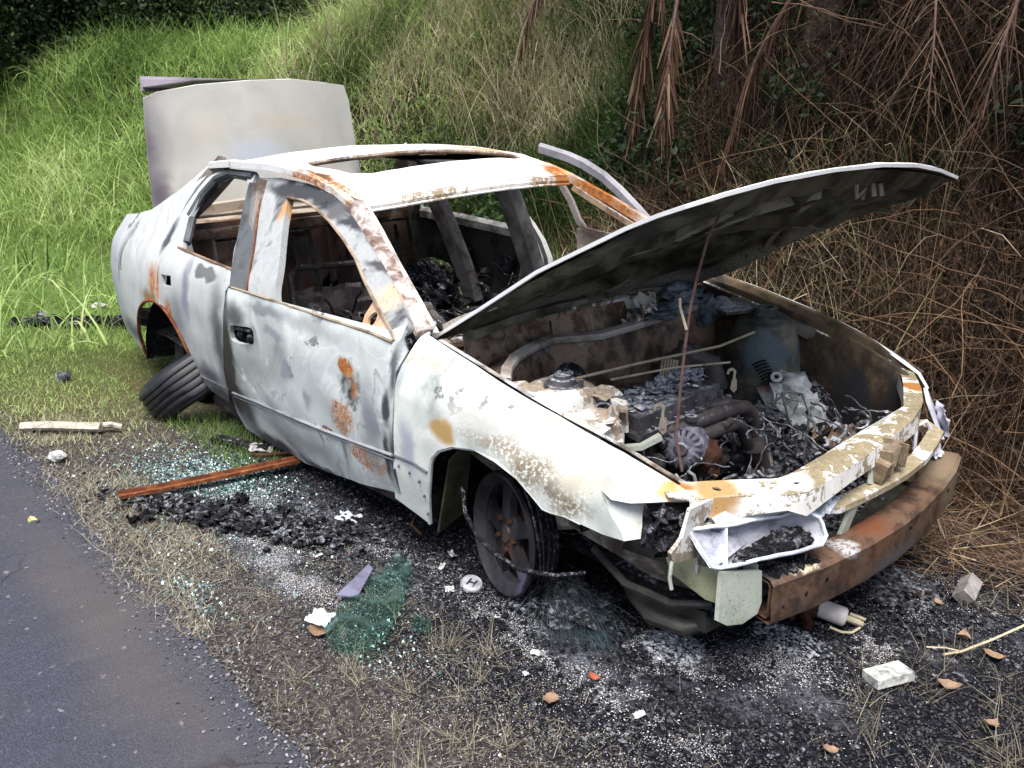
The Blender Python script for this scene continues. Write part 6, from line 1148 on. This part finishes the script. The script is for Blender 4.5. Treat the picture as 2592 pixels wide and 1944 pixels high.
# pale stems standing among the far trees
# dark undergrowth along the top of the bank
parts = []
for k in range(26):
    x = -11+12.5*k/25+random.uniform(-.4, .4); y = interp(x, [-11, -7, -3, 0, 2], [5.6, 5.6, 4.9, 4.3, 3.9])+random.uniform(-.3, .5); z = float(gh(x, y)); parts.append(clumps(3200, (x, y, z+.5), (.75, .6, .75), 34, (.04, .10), .0, .8, .28))
for k in range(24):
    x = -3.0+5.0*k/23+random.uniform(-.3, .3); y = random.uniform(2.6, 3.8); z = float(gh(x, y)); parts.append(clumps(1500, (x, y, z+.35), (.5, .45, .45), 20, (.03, .08), .0, .45, .2))
for k in range(12):
    y = -2.4+6.5*k/11; x = -12.8+.35*abs(y)+random.uniform(-.4, .4); z = float(gh(x, y)); parts.append(clumps(5200, (x, y, z+.6), (.8, .9, .8), 40, (.04, .10), .0, .9, .28))
stuff('undergrowth', parts, DKLEAF, 'dark leafy undergrowth along the top of the bank', 'undergrowth')

# a spreading tree out of view, added so its crown shades the right-hand bank
tree('shade_tree', 1.9, 4.4, [(0, 0, -.3), (-.1, -.1, 1.4), (-.4, -.4, 2.8), (-.9, -.9, 3.8)], [.16, .14, .11, .09], [((-1.0, -1.2, 3.6), (1.7, 1.3, .5), 9000, 50), ((-2.6, -1.0, 3.9), (1.6, 1.2, .5), 8000, 44), ((.3, -1.6, 3.4), (1.3, 1.2, .5), 7000, 40), ((-1.8, -2.0, 3.7), (1.4, .9, .4), 6000, 40), ((-4.0, -.6, 3.9), (1.3, 1.1, .5), 6000, 36)], 'spreading dark tree out of view at the right, added so its crown shades the dead grass bank', darkbark)
# dead palm leaves hanging from above
PALM = leafmat('dead_palm', [(0, (.012, .007, .005)), (.35, (.045, .022, .014)), (.7, (.10, .052, .030)), (1, (.22, .15, .10))], .75, .1)
def frond(x, y, z, L, az, droop, label, nleaf=46, ll=.42, fan=1.15, hang=.8, lw=.0075):
    root = empty('palm_frond', (x, y, z), label, 'palm leaf', 'dead palm leaves hanging over the bank')
    P = []; p = V(0, 0, 0); th = droop[0]
    for i in range(13): P.append(p.copy()); th = droop[0]+(droop[1]-droop[0])*i/12; p = p+V(math.cos(az)*math.cos(th), math.sin(az)*math.cos(th), math.sin(th))*(L/12)
    mb = MB(); mb.tube(P, [.014-.0009*i for i in range(13)], 6); mb.build('midrib', M['rod'], root)
    xs, ys, zs, A, E_, Ls = [], [], [], [], [], []; v = []; f = []; val = []
    for k in range(nleaf):
        t = .12+.86*k/nleaf; q = P[int(t*12)].lerp(P[min(12, int(t*12)+1)], t*12-int(t*12)); tt = (P[min(12, int(t*12)+1)]-P[int(t*12)]).normalized(); sd = tt.cross(V(0, 0, 1)); sd = sd.normalized() if sd.length > .05 else V(-math.sin(az), math.cos(az), 0)
        for s_ in (-1, 1):
            d = (tt*random.uniform(.35, .95)+sd*s_*fan*random.uniform(.2, 1)+V(random.uniform(-.25, .25), random.uniform(-.25, .25), -hang*random.uniform(.4, 1.3))).normalized(); l = ll*random.uniform(.6, 1.1)*(1-.5*abs(t-.5)); wv_ = d.cross(V(random.uniform(-1, 1), random.uniform(-1, 1), .4)).normalized()*lw*random.uniform(.4, 1.1); b = len(v); col_ = random.random()
            for j in range(4): c_ = q+d*(l*j/3)+V(0, 0, -.18*l*(j/3)**2); w__ = wv_*(1-.8*j/3); v += [c_-w__, c_+w__]; val += [col_, col_]
            f += [(b+2*j, b+2*j+1, b+2*j+3, b+2*j+2) for j in range(3)]
    link('leaflets', npmesh('leaflets', np.array([tuple(q) for q in v]), np.array(f), val), PALM, root, False); return root
frond(-.80, 3.0, 2.75, 1.6, R(-55), (R(-20), R(-82)), 'brown dead palm leaf with a fan of fine ribs hanging near the right side', 44, .62, .95, .35, .0035)
frond(-1.15, 2.7, 2.5, 1.3, R(200), (R(-50), R(-88)), 'reddish brown dead palm leaf hanging beside the leaning trunk', 40, .40, .7, 1.3)
frond(-1.75, 2.55, 2.75, 1.2, R(100), (R(-60), R(-92)), 'dead palm leaf hanging between the two trunks', 80, .34, .55, 1.9, .016)
frond(-2.15, 2.35, 2.45, .95, R(160), (R(-70), R(-92)), 'thick ragged dead palm leaf at the left of the hanging cluster', 80, .34, .55, 1.9, .016)
frond(-2.05, 2.45, 2.30, .9, R(-60), (R(-60), R(-88)), 'short dead palm leaf low in the hanging cluster', 80, .34, .55, 1.9, .016)
frond(-2.95, 2.35, 2.62, .75, R(-120), (R(-40), R(-90)), 'small orange brown dead palm leaf tip at the top edge', 30, .26, .7, 1.2)
frond(-2.55, 2.45, 2.75, .75, R(30), (R(-40), R(-90)), 'small dead palm leaf tip right of the orange brown one', 30, .26, .6, 1.2)
frond(.10, 2.7, 2.6, 1.3, R(-90), (R(-35), R(-85)), 'dead palm leaf at the top right corner', 30, .42, .8, 1.2, .004)
frond(-.45, 3.5, 2.9, 1.3, R(30), (R(-30), R(-80)), 'farther dead palm leaf behind the fan ribbed one', 34, .42, .9, 1.0, .004)
# thin dead vines and sticks
def sticks(n, box, label):
    mb = MB()
    for k in range(n):
        p = V(random.uniform(*box[0]), random.uniform(*box[1]), 0); p.z = float(gh(p.x, p.y))+random.uniform(*box[2]); d = V(random.uniform(-1, 1), random.uniform(-.6, .6), random.uniform(-.2, .9)).normalized(); pts = [p]
        for i in range(8): d = (d+V(random.uniform(-.25, .25), random.uniform(-.25, .25), random.uniform(-.32, .2))).normalized(); p = p+d*.11; pts.append(p)
        r_ = random.uniform(.0011, .0032); mb.tube(pts, [r_*(1.3-.1*i) for i in range(9)], 5)
    return mb
twm = simple('dead_twig', [(.3, (.07, .042, .028)), (.6, (.22, .14, .085))], 12, .85, .1, 0)
tag(sticks(120, ((-2.2, 1.3), (1.15, 2.8), (.05, .7)), '').build('dead_twigs', twm), 'thin bare brown twigs tangled over the dead grass', 'twigs', None, 'stuff')
tag(sticks(90, ((-2.6, 1.3), (2.2, 4.2), (.4, 1.6)), '').build('hanging_vines', simple('vine', [(.3, (.07, .045, .03)), (.6, (.20, .13, .09))], 12, .85, .1, 0)), 'thin brown vines strung through the undergrowth', 'vines', None, 'stuff')

# ------------------------------------------------------------------ things lying on the ground
def put(mb, name, mat, label, cat, group=None, **k):
    # base the mesh at its own origin so that the thing can be moved as one
    c = np.array(mb.v); o_ = Vector((float(c[:, 0].mean()), float(c[:, 1].mean()), float(c[:, 2].min())))
    mb.v = [tuple(Vector(p)-o_) for p in mb.v]; o = mb.build(name, mat, None, **k); o.location = o_; return tag(o, label, cat, group)
# the tyre that came off the near rear wheel, tilted under the sill
c = V(-2.38, -.77, .185); ax = V(-.40, -.50, .77).normalized(); RT = .275
mb = MB(); prof = [(RT-.085, .070), (RT-.06, .092), (RT-.02, .095), (RT-.004, .080)]
for k in range(5):
    h = .062-.031*k; prof += [(RT+.002, h+.012), (RT+.002, h-.006), (RT-.0045, h-.009), (RT-.0045, h-.013)]
prof += [(RT-.004, -.085), (RT-.02, -.095), (RT-.06, -.092), (RT-.085, -.070), (RT-.078, .0), (RT-.085, .070)]
prof = sorted(prof[:4], key=lambda p: -p[1])[::-1][::-1] + prof[4:] if False else prof
mb.lathe(prof, c, ax, 72); mb.v = [tuple(Vector(p)+V(mnoise.noise(Vector(p)*4), mnoise.noise(Vector(p)*4+V(7, 1, 3)), mnoise.noise(Vector(p)*4+V(2, 9, 3)))*.035) for p in mb.v]
ty = put(mb, 'tyre', M['rubber'], 'black ribbed tyre lying tilted against the sill below the rear wheel arch', 'tyre', auto=60)
# rusty bar
mb = MB(); P = [V(-1.449, -1.449, .03), V(-1.43, -1.3, .028), V(-1.39, -1.05, .035), V(-1.355, -.80, .04), V(-1.325, -.62, .045)]
mb.sweep(P, [(-.026, 0), (.026, 0), (.026, .014), (.020, .016), (.017, .006), (-.012, .006), (-.015, .018), (-.026, .016)])
put(mb, 'rusty_bar', M['rust'], 'long rusty channel bar lying across the broken glass towards the car', 'metal bar')
# rusty hoop
mb = MB(); cc = V(-1.50, -.79, .035); mb.tube([cc+V(math.cos(a)*.085, math.sin(a)*.085, .028*math.sin(a+2)) for a in [i*math.pi/14 for i in range(29)]], .007, 7, cap=False, flat=1.4)
put(mb, 'metal_hoop', M['rustring'], 'small rusty hoop lying on the ash below the near front door', 'hoop')
# emblem cap
E0 = empty('wheel_cap', (-.144, -.802, .012), 'round silver wheel centre cap with a slanted H mark, lying before the front wheel', 'wheel cap', rz=R(20)); E0.rotation_euler = (R(14), R(12), R(35))
mb = MB(); mb.lathe([(0, .008), (.026, .008), (.030, .006), (.033, .010), (.036, .004), (.036, -.006), (0, -.008)], (0, 0, 0), (0, 0, 1), 36); mb.build('cap_disc', simple('cap_silver', [(.3, (.22, .22, .26)), (.6, (.42, .42, .47))], 30, .4, .5, .3, 60, .002), E0)
mb = MB()
for a, b in (((-.013, -.014), (-.007, .015)), ((.007, -.015), (.013, .014)), ((-.010, -.001), (.010, .001))): mb.sweep([V(*a, .0095), V(*b, .0095)], [(-.0022, -.001), (.0022, -.001), (.0022, .0016), (-.0022, .0016)])
mb.build('cap_mark', M['coal'], E0)
# sheet of sagged green glass
GG = NG('sagged_glass', .10, .6); tb = GG.n('ShaderNodeBsdfTransparent'); tb.inputs[0].default_value = (.80, .93, .89, 1); GG.out((.10, .16, .15)); ms = GG.n('ShaderNodeMixShader'); fz = GG.n('ShaderNodeLayerWeight'); fz.inputs[0].default_value = .5; GG.l(GG.rng(fz.outputs['Facing'], .45, 1.0, .95, .45, False), ms.inputs[0])
GG.l(GG.b.outputs[0], ms.inputs[1]); GG.l(tb.outputs[0], ms.inputs[2]); GG.l(ms.outputs[0], GG.t.nodes['Material Output'].inputs[0]); GG.bump(GG.noise(9, 2, .4, .8), .25, .02)
def gsheet(outl, seed, amp, z0):
    mb = MB(); xs = [p[0] for p in outl]; ys = [p[1] for p in outl]; pts = list(outl); st_ = .016
    x = min(xs)
    while x < max(xs):
        y = min(ys)
        while y < max(ys):
            if inpoly(x, y, outl) and min((x-a)**2+(y-b)**2 for a, b in outl) > (st_*.5)**2: pts.append((x, y))
            y += st_
        x += st_
    n = len(outl); vs, es, fs, *_ = delaunay_2d_cdt([Vector(p) for p in pts], [(i, (i+1) % n) for i in range(n)], [], 0, 1e-6)
    up = [(v.x, v.y, z0+amp*(1+mnoise.noise(V(v.x*11, v.y*11, seed)))+.4*amp*mnoise.noise(V(v.x*30, v.y*30, seed))) for v in vs]; k = len(up)
    keep = [tuple(f) for f in fs if inpoly(sum(vs[i].x for i in f)/3, sum(vs[i].y for i in f)/3, outl)]
    mb.add(up+[(a, b, c_-.004) for a, b, c_ in up], keep+[tuple(i+k for i in reversed(f)) for f in keep]); return mb
put(gsheet([(-.005, -1.285), (-.12, -1.33), (-.235, -1.285), (-.26, -1.20), (-.235, -1.14), (-.30, -1.10), (-.36, -1.0), (-.40, -.92), (-.33, -.90), (-.26, -.95), (-.20, -1.02), (-.13, -1.07), (-.085, -1.14), (-.02, -1.20)], 3, .034, .016), 'glass_sheet', GG.m, 'sagged sheet of green window glass lying on the singed ground', 'glass', auto=80)
mb = gsheet([(-.11, -1.05), (-.05, -1.03), (.0, -1.07), (-.04, -1.11)], 8, .008, .015); put(mb, 'glass_shard', GG.m, 'small loose green glass shard just right of the sagged sheet', 'glass', auto=80)
mb = MB(); mb.prism([(-.315, -1.19, .035), (-.275, -1.14, .03), (-.36, -1.03, .05), (-.385, -1.03, .055)], (0, 0, .005)); put(mb, 'metal_strip', simple('lilac_strip', [(.3, (.06, .06, .09)), (.6, (.17, .17, .25))], 12, .5, .3, .2), 'bluish pointed metal strip beside the sagged glass sheet', 'metal strip')
mb = MB(); mb.crumple((-.245, -1.285, .035), .07, .06, 3, .008, 7, rotm(.15, .1, .5)); put(mb, 'foil_flake', M['lamp'], 'pale grey flake lying on the corner of the sagged glass', 'flake')
# blocks and motor
mb = MB(); q = rotm(R(4), R(-5), R(-25)); mb.box((.942, -.236, .020), (.062, .118, .026), q); ob = put(mb, 'metal_block', simple('bright_alloy', [(.3, (.12, .12, .12)), (.46, (.38, .39, .38)), (.65, (.70, .70, .68))], 40, .45, .5, .6, 60, .003), 'bright rectangular metal block lying on the ash in the right foreground', 'metal block')
mb = MB(); mb.box((.905, .405, .030), (.045, .10, .05), rotm(R(18), R(38), R(20))); put(mb, 'metal_block', simple('dull_alloy', [(.3, (.13, .12, .12)), (.6, (.32, .30, .29))], 16, .6, .4, .6, 60, .003), 'dull brown grey block lying tilted near the far end of the bumper beam', 'metal block')
mt = empty('small_motor', (.735, -.10, 0), 'burnt small electric motor with a pale cylinder and rusty bracket, lying before the bumper beam', 'motor')
mb = MB(); a = V(.20, -.62, -.05).normalized(); 
a = V(.62, .28, -.12).normalized(); c = V(-.03, .0, .045)
mb.lathe([(0, -.042), (.026, -.042), (.029, -.036), (.029, .034), (.024, .040), (0, .040)], c, a, 28); mb.build('motor_can', simple('pale_can', [(.3, (.44, .41, .40)), (.6, (.66, .63, .62))], 16, .5, .4, .4, 60, .002), mt)
mb = MB(); mb.lump(c-a*.065+V(0, 0, -.01), .036, 3, .5, 2); mb.crumple(c-a*.07+V(-.03, -.02, .01), .06, .05, 4, .02, 7, rotm(.5, .8, .3)); mb.box(c-a*.06+V(.01, -.05, -.02), (.02, .07, .02), rotm(.3, .2, .9)); mb.lump(c-a*.10+V(0, -.04, -.02), .022, 6, .6, 2); mb.build('motor_bracket', M['rustring'], mt)
mb = MB(); mb.tube([c+a*.04, c+a*.055, c+a*.06+V(.02, .02, -.01)], .010, 8); mb.tube([c+a*.045+V(.0, .01, .012), c+a*.09+V(.0, .01, .012)], .005, 6); mb.tube([c+V(.02, -.05, -.02), c+V(.05, -.03, -.03), c+V(.07, -.01, -.03), c+V(.08, .02, -.02)], .004, 6); mb.build('motor_terminal', M['brasswire'], mt)
# cardboard-like crumpled sheet, log, rags
mb = MB(); mb.sweep([V(-2.54, -1.52, .02), V(-2.46, -1.44, .03), V(-2.38, -1.34, .028), V(-2.29, -1.25, .03)], [(-.025, -.012), (.02, -.016), (.032, .0), (.012, .022), (-.018, .016), (-.03, .004)]); mb.tube([V(-2.33, -1.28, .03), V(-2.29, -1.21, .035), V(-2.27, -1.17, .02)], .014, 7); put(mb, 'dead_branch', simple('bleached_wood', [(.3, (.24, .22, .18)), (.5, (.50, .47, .40)), (.7, (.66, .64, .58))], 14, .9, .1, 1, 40, .02), 'bleached peeling branch lying on the dry grass at the left', 'branch')
mb = MB(); mb.lump((-2.053, -1.502, .02), .042, 5, .3, 2, (1, .8, .6)); put(mb, 'white_stone', M['gold'], 'white stone at the road edge on the left', 'stone')
mb = MB()
for k in range(7): mb.crumple((-4.75+.07*k, -.98+.09*k, .05), .22, .12, 30+k, .04, 8, rotm(random.uniform(-.5, .5), random.uniform(-.4, .4), random.uniform(0, 3)))
put(mb, 'torn_sheeting', M['coal'], 'torn black sheeting lying in the grass behind the car', 'sheeting')
mb = MB(); mb.crumple((-4.80, -.86, .05), .13, .07, 3, .02, 8, rotm(.3, .2, .6)); put(mb, 'pale_scrap', M['ash'], 'pale torn scrap lying on the black sheeting', 'scrap')
mb = MB(); mb.lump((-5.03, -.42, .05), .06, 5, .4, 3, (1, .7, .4)); put(mb, 'white_scrap', M['gold'], 'white crumpled scrap in the grass right of the black sheeting', 'scrap')
mb = MB(); mb.lump((-3.25, -1.15, .03), .045, 9, .5, 2, (1, .8, .7)); put(mb, 'charred_lump', M['ashgrey'], 'small charred lump on the dry grass left of the tyre', 'lump')
mb = MB(); mb.sweep([V(-1.86, -.90, .02), V(-1.76, -.86, .03), V(-1.66, -.82, .025), V(-1.58, -.78, .03)], [(-.02, -.01), (.02, -.01), (.022, .01), (-.01, .02)]); put(mb, 'charred_strip', M['coal'], 'thin charred strip lying behind the rusty hoop', 'strip')
mb = MB(); mb.crumple((-1.60, -.80, .03), .10, .05, 4, .012, 7, rotm(.2, .1, .7)); put(mb, 'pale_strip', simple('pinkish_strip', [(.3, (.26, .24, .26)), (.6, (.44, .41, .43))], 14), 'short pale strip between the charred strip and the hoop', 'strip')
# burnt heaps: many small crumbs
def crumbs(n, f, r0, r1, seed=0, sub=1):
    mb = MB()
    for k in range(n):
        x, y, z = f(); r = random.uniform(r0, r1)*(.5+.5*random.random()); mb.lump((x, y, float(gh(x, y))+z), r, k+seed, .55, sub, (1.3, 1.1, .55), 3)
    return mb
def disc(cx, cy, rx, ry, zh=.02):
    def f():
        a = random.uniform(0, 6.283); r = random.random()**.6; return cx+rx*r*math.cos(a), cy+ry*r*math.sin(a), random.random()*zh*(1-r)
    return f
def heapf():
    t = random.gauss(0, .45); return -1.03+.42*t+random.gauss(0, .03), -1.17+.22*t+random.gauss(0, .055), random.random()*.035
mb = crumbs(900, heapf, .005, .024)
for k in range(14): x, y, z = heapf(); mb.crumple((x, y, .03), random.uniform(.05, .11), random.uniform(.03, .06), k, .018, 12, rotm(random.uniform(-.4, .4), random.uniform(-.4, .4), random.uniform(0, 3)))
tag(mb.build('char_heap', M['coal']), 'heap of black char and melted plastic below the rusty bar', 'char', None, 'stuff')
mb = crumbs(700, disc(.80, .22, .36, .50), .003, .014); mb2 = crumbs(1400, disc(.20, -.70, .95, .42), .003, .012, 50); mb.add(mb2.v, mb2.f)
mb2 = crumbs(700, disc(-.75, -.86, .6, .30), .003, .012, 90); mb.add(mb2.v, mb2.f)
tag(mb.build('char_debris', M['coal']), 'scattered lumps of char under and before the nose of the car', 'char', None, 'stuff')
tag(crumbs(520, disc(.74, .30, .13, .14, .03), .004, .014, 7).build('ash_heap', M['ashgrey']), 'flat grey heap of ash under the middle of the bumper beam', 'ash', None, 'stuff')
mb = crumbs(700, disc(.47, -.56, .095, .08, .035), .002, .008, 9); mb2 = crumbs(420, disc(.68, -.27, .12, .08, .02), .002, .007, 33); mb.add(mb2.v, mb2.f)
tag(mb.build('white_ash', M['ash']), 'white powdery ash below the near headlamp bowl', 'ash', None, 'stuff')
# steel cord of the burnt tyre
mb = MB()
for k in range(420):
    b = V(.12+random.gauss(0, .045), -.66+random.gauss(0, .035), .02+random.random()*.07); d = V(random.gauss(.75, .25), random.gauss(-.35, .25), random.gauss(-.05, .15)).normalized(); pts = [b]
    for i in range(5): d = (d+V(random.gauss(0, .10), random.gauss(0, .10), -.16)).normalized(); b = b+d*.045; b.z = max(b.z, .004); pts.append(b)
    mb.tube(pts, .0005, 3, cap=False)
tag(mb.build('steel_cord', simple('steel_cord_metal', [(.3, (.02, .02, .025)), (.55, (.06, .085, .10)), (.75, (.14, .22, .25))], 9, .5, .5, 0)), 'fine tangled steel cord of a burnt tyre beside the front wheel', 'steel wire', None, 'stuff')
mb = MB(); mb.lump((.12, -.66, .03), .12, 4, .35, 3, (1.3, 1, .35)); mb.lump((.05, -.72, .02), .07, 6, .35, 3, (1.3, 1, .35)); put(mb, 'tyre_residue', M['coal'], 'black crusted remains of the front tyre under the steel cord', 'tyre remains')
# single leaves, shards and sticks
leafm = simple('dry_leaf', [(.3, (.16, .10, .065)), (.55, (.30, .205, .14)), (.7, (.42, .33, .25))], 20, .7, .2, .3)
def leafobj(x, y, s, rz, label, mat, cat='leaf', name='dry_leaf', asp=.34, curl=.3):
    s *= .82; curl += random.uniform(.2, .9)
    mb = MB(); n = 8
    for i in range(n+1):
        t = i/n; w_ = asp*s*math.sin(math.pi*min(1, t**.8*.98+.02))
        for j in (-1, 0, 1): mb.v.append((s*(t-.5), w_*j, curl*s*((t-.5)**2)*1.2 + abs(j)*w_*.5+.004))
    mb.v = [(a, b+random.uniform(-.05, .05)*s, c_+random.uniform(0, .06)*s) for a, b, c_ in mb.v]
    mb.f = [(i*3+j, (i+1)*3+j, (i+1)*3+j+1, i*3+j+1) for i in range(n) for j in range(2)]; mb.mi = [0]*len(mb.f)
    o = mb.build(name, mat); o.location = (x, y, float(gh(x, y))+.004); o.rotation_euler = (random.uniform(-.15, .15), random.uniform(-.15, .15), rz); return tag(o, label, cat)
leafobj(-.222, -1.30, .085, .9, 'tan dry leaf touching the lower corner of the sagged glass sheet', leafm)
leafobj(.423, -1.005, .075, 2.2, 'tan dry leaf on the singed ground in the bottom middle', leafm)
leafobj(.43, -.847, .045, .3, 'small reddish leaf on the black ash above the bottom middle', simple('red_leaf', [(.3, (.24, .06, .03)), (.6, (.36, .12, .06))], 20))
leafobj(1.066, -.14, .075, .5, 'tan dry leaf right of the bright metal block', leafm)
leafobj(1.0, .125, .07, 1.9, 'curled pinkish leaf left of the bare stick at the right', leafm, curl=.8)
leafobj(1.10, .10, .08, .2, 'tan leaf below the bare stick at the right edge', leafm)
leafobj(.80, .30, .055, 1.2, 'tan leaf lying on the ash between the beam and the dull block', leafm)
leafobj(.86, .30, .045, 2.5, 'small tan leaf nearer the dull block', leafm)
leafobj(1.20, -.22, .06, 1.4, 'dry leaf on the grass near the bottom right corner', leafm)
leafobj(.98, -.62, .05, 1.0, 'orange brown leaf at the bottom edge', leafm)
leafobj(-1.471, -1.733, .065, .4, 'yellow leaf lying on the tarmac at the left', simple('yellow_leaf', [(.3, (.42, .38, .16)), (.6, (.60, .56, .28))], 20), curl=.5)
gm = M['gold']
for (x, y, s, lb) in ((-.30, -.80, .045, 'white paint flake left of the wheel cap'), (-.17, -.87, .05, 'pale chip just before the wheel cap'), (.251, -.89, .05, 'white flake in the black ash below the steel cord'), (.605, -.875, .042, 'round white chip on the ash at the bottom centre'), (.30, -.98, .03, 'tiny white chip left of the small reddish leaf'),
                       (-1.00, -1.12, .05, 'white paint flake at the right end of the char heap'), (-1.16, -1.22, .07, 'long white paint flake on the char heap'), (-.95, -1.0, .06, 'white paint flake in the ash near the sill'), (-.62, -1.08, .05, 'white flake lying where the ash ends, left of the sagged glass'), (-.35, -.72, .05, 'small white flake under the door edge'), (-.88, -1.30, .03, 'small white chip below the char heap')):
    s *= .72; mb = MB(); mb.crumple((x, y, .010), s, s*random.uniform(.45, .8), int(x*100), s*.10, 6, rotm(random.uniform(-.15, .15), random.uniform(-.15, .15), random.uniform(0, 3))); mb.v = [(a+random.uniform(-1, 1)*s*.06, b+random.uniform(-1, 1)*s*.06, max(c_, .003)) for a, b, c_ in mb.v]; put(mb, 'paint_flake', gm, lb, 'flake')
mb = MB(); mb.tube([V(1.0, -.02, .02), V(1.03, .03, .025), V(1.07, .13, .04), V(1.13, .33, .06)], .0035, 6); mb.tube([V(1.03, .03, .025), V(.99, .02, .02), V(.95, -.01, .015)], .0025, 6); put(mb, 'dry_stick', M['brasswire'], 'pale bare stick reaching in from the right edge', 'stick')
mb = MB(); mb.tube([V(-.52, -.60, .20), V(-.55, -.70, .12), V(-.53, -.76, .06), V(-.50, -.74, .03)], .006, 6); put(mb, 'hanging_hose', M['rustring'], 'short bent brown rod under the near sill', 'rod')
mb = MB(); mb.crumple((-.80, -.85, .015), .09, .05, 3, .008, 10, rotm(.2, .1, .6)); put(mb, 'pale_plate', M['lamp'], 'pale bent plate on the ash just below the near sill', 'plate')
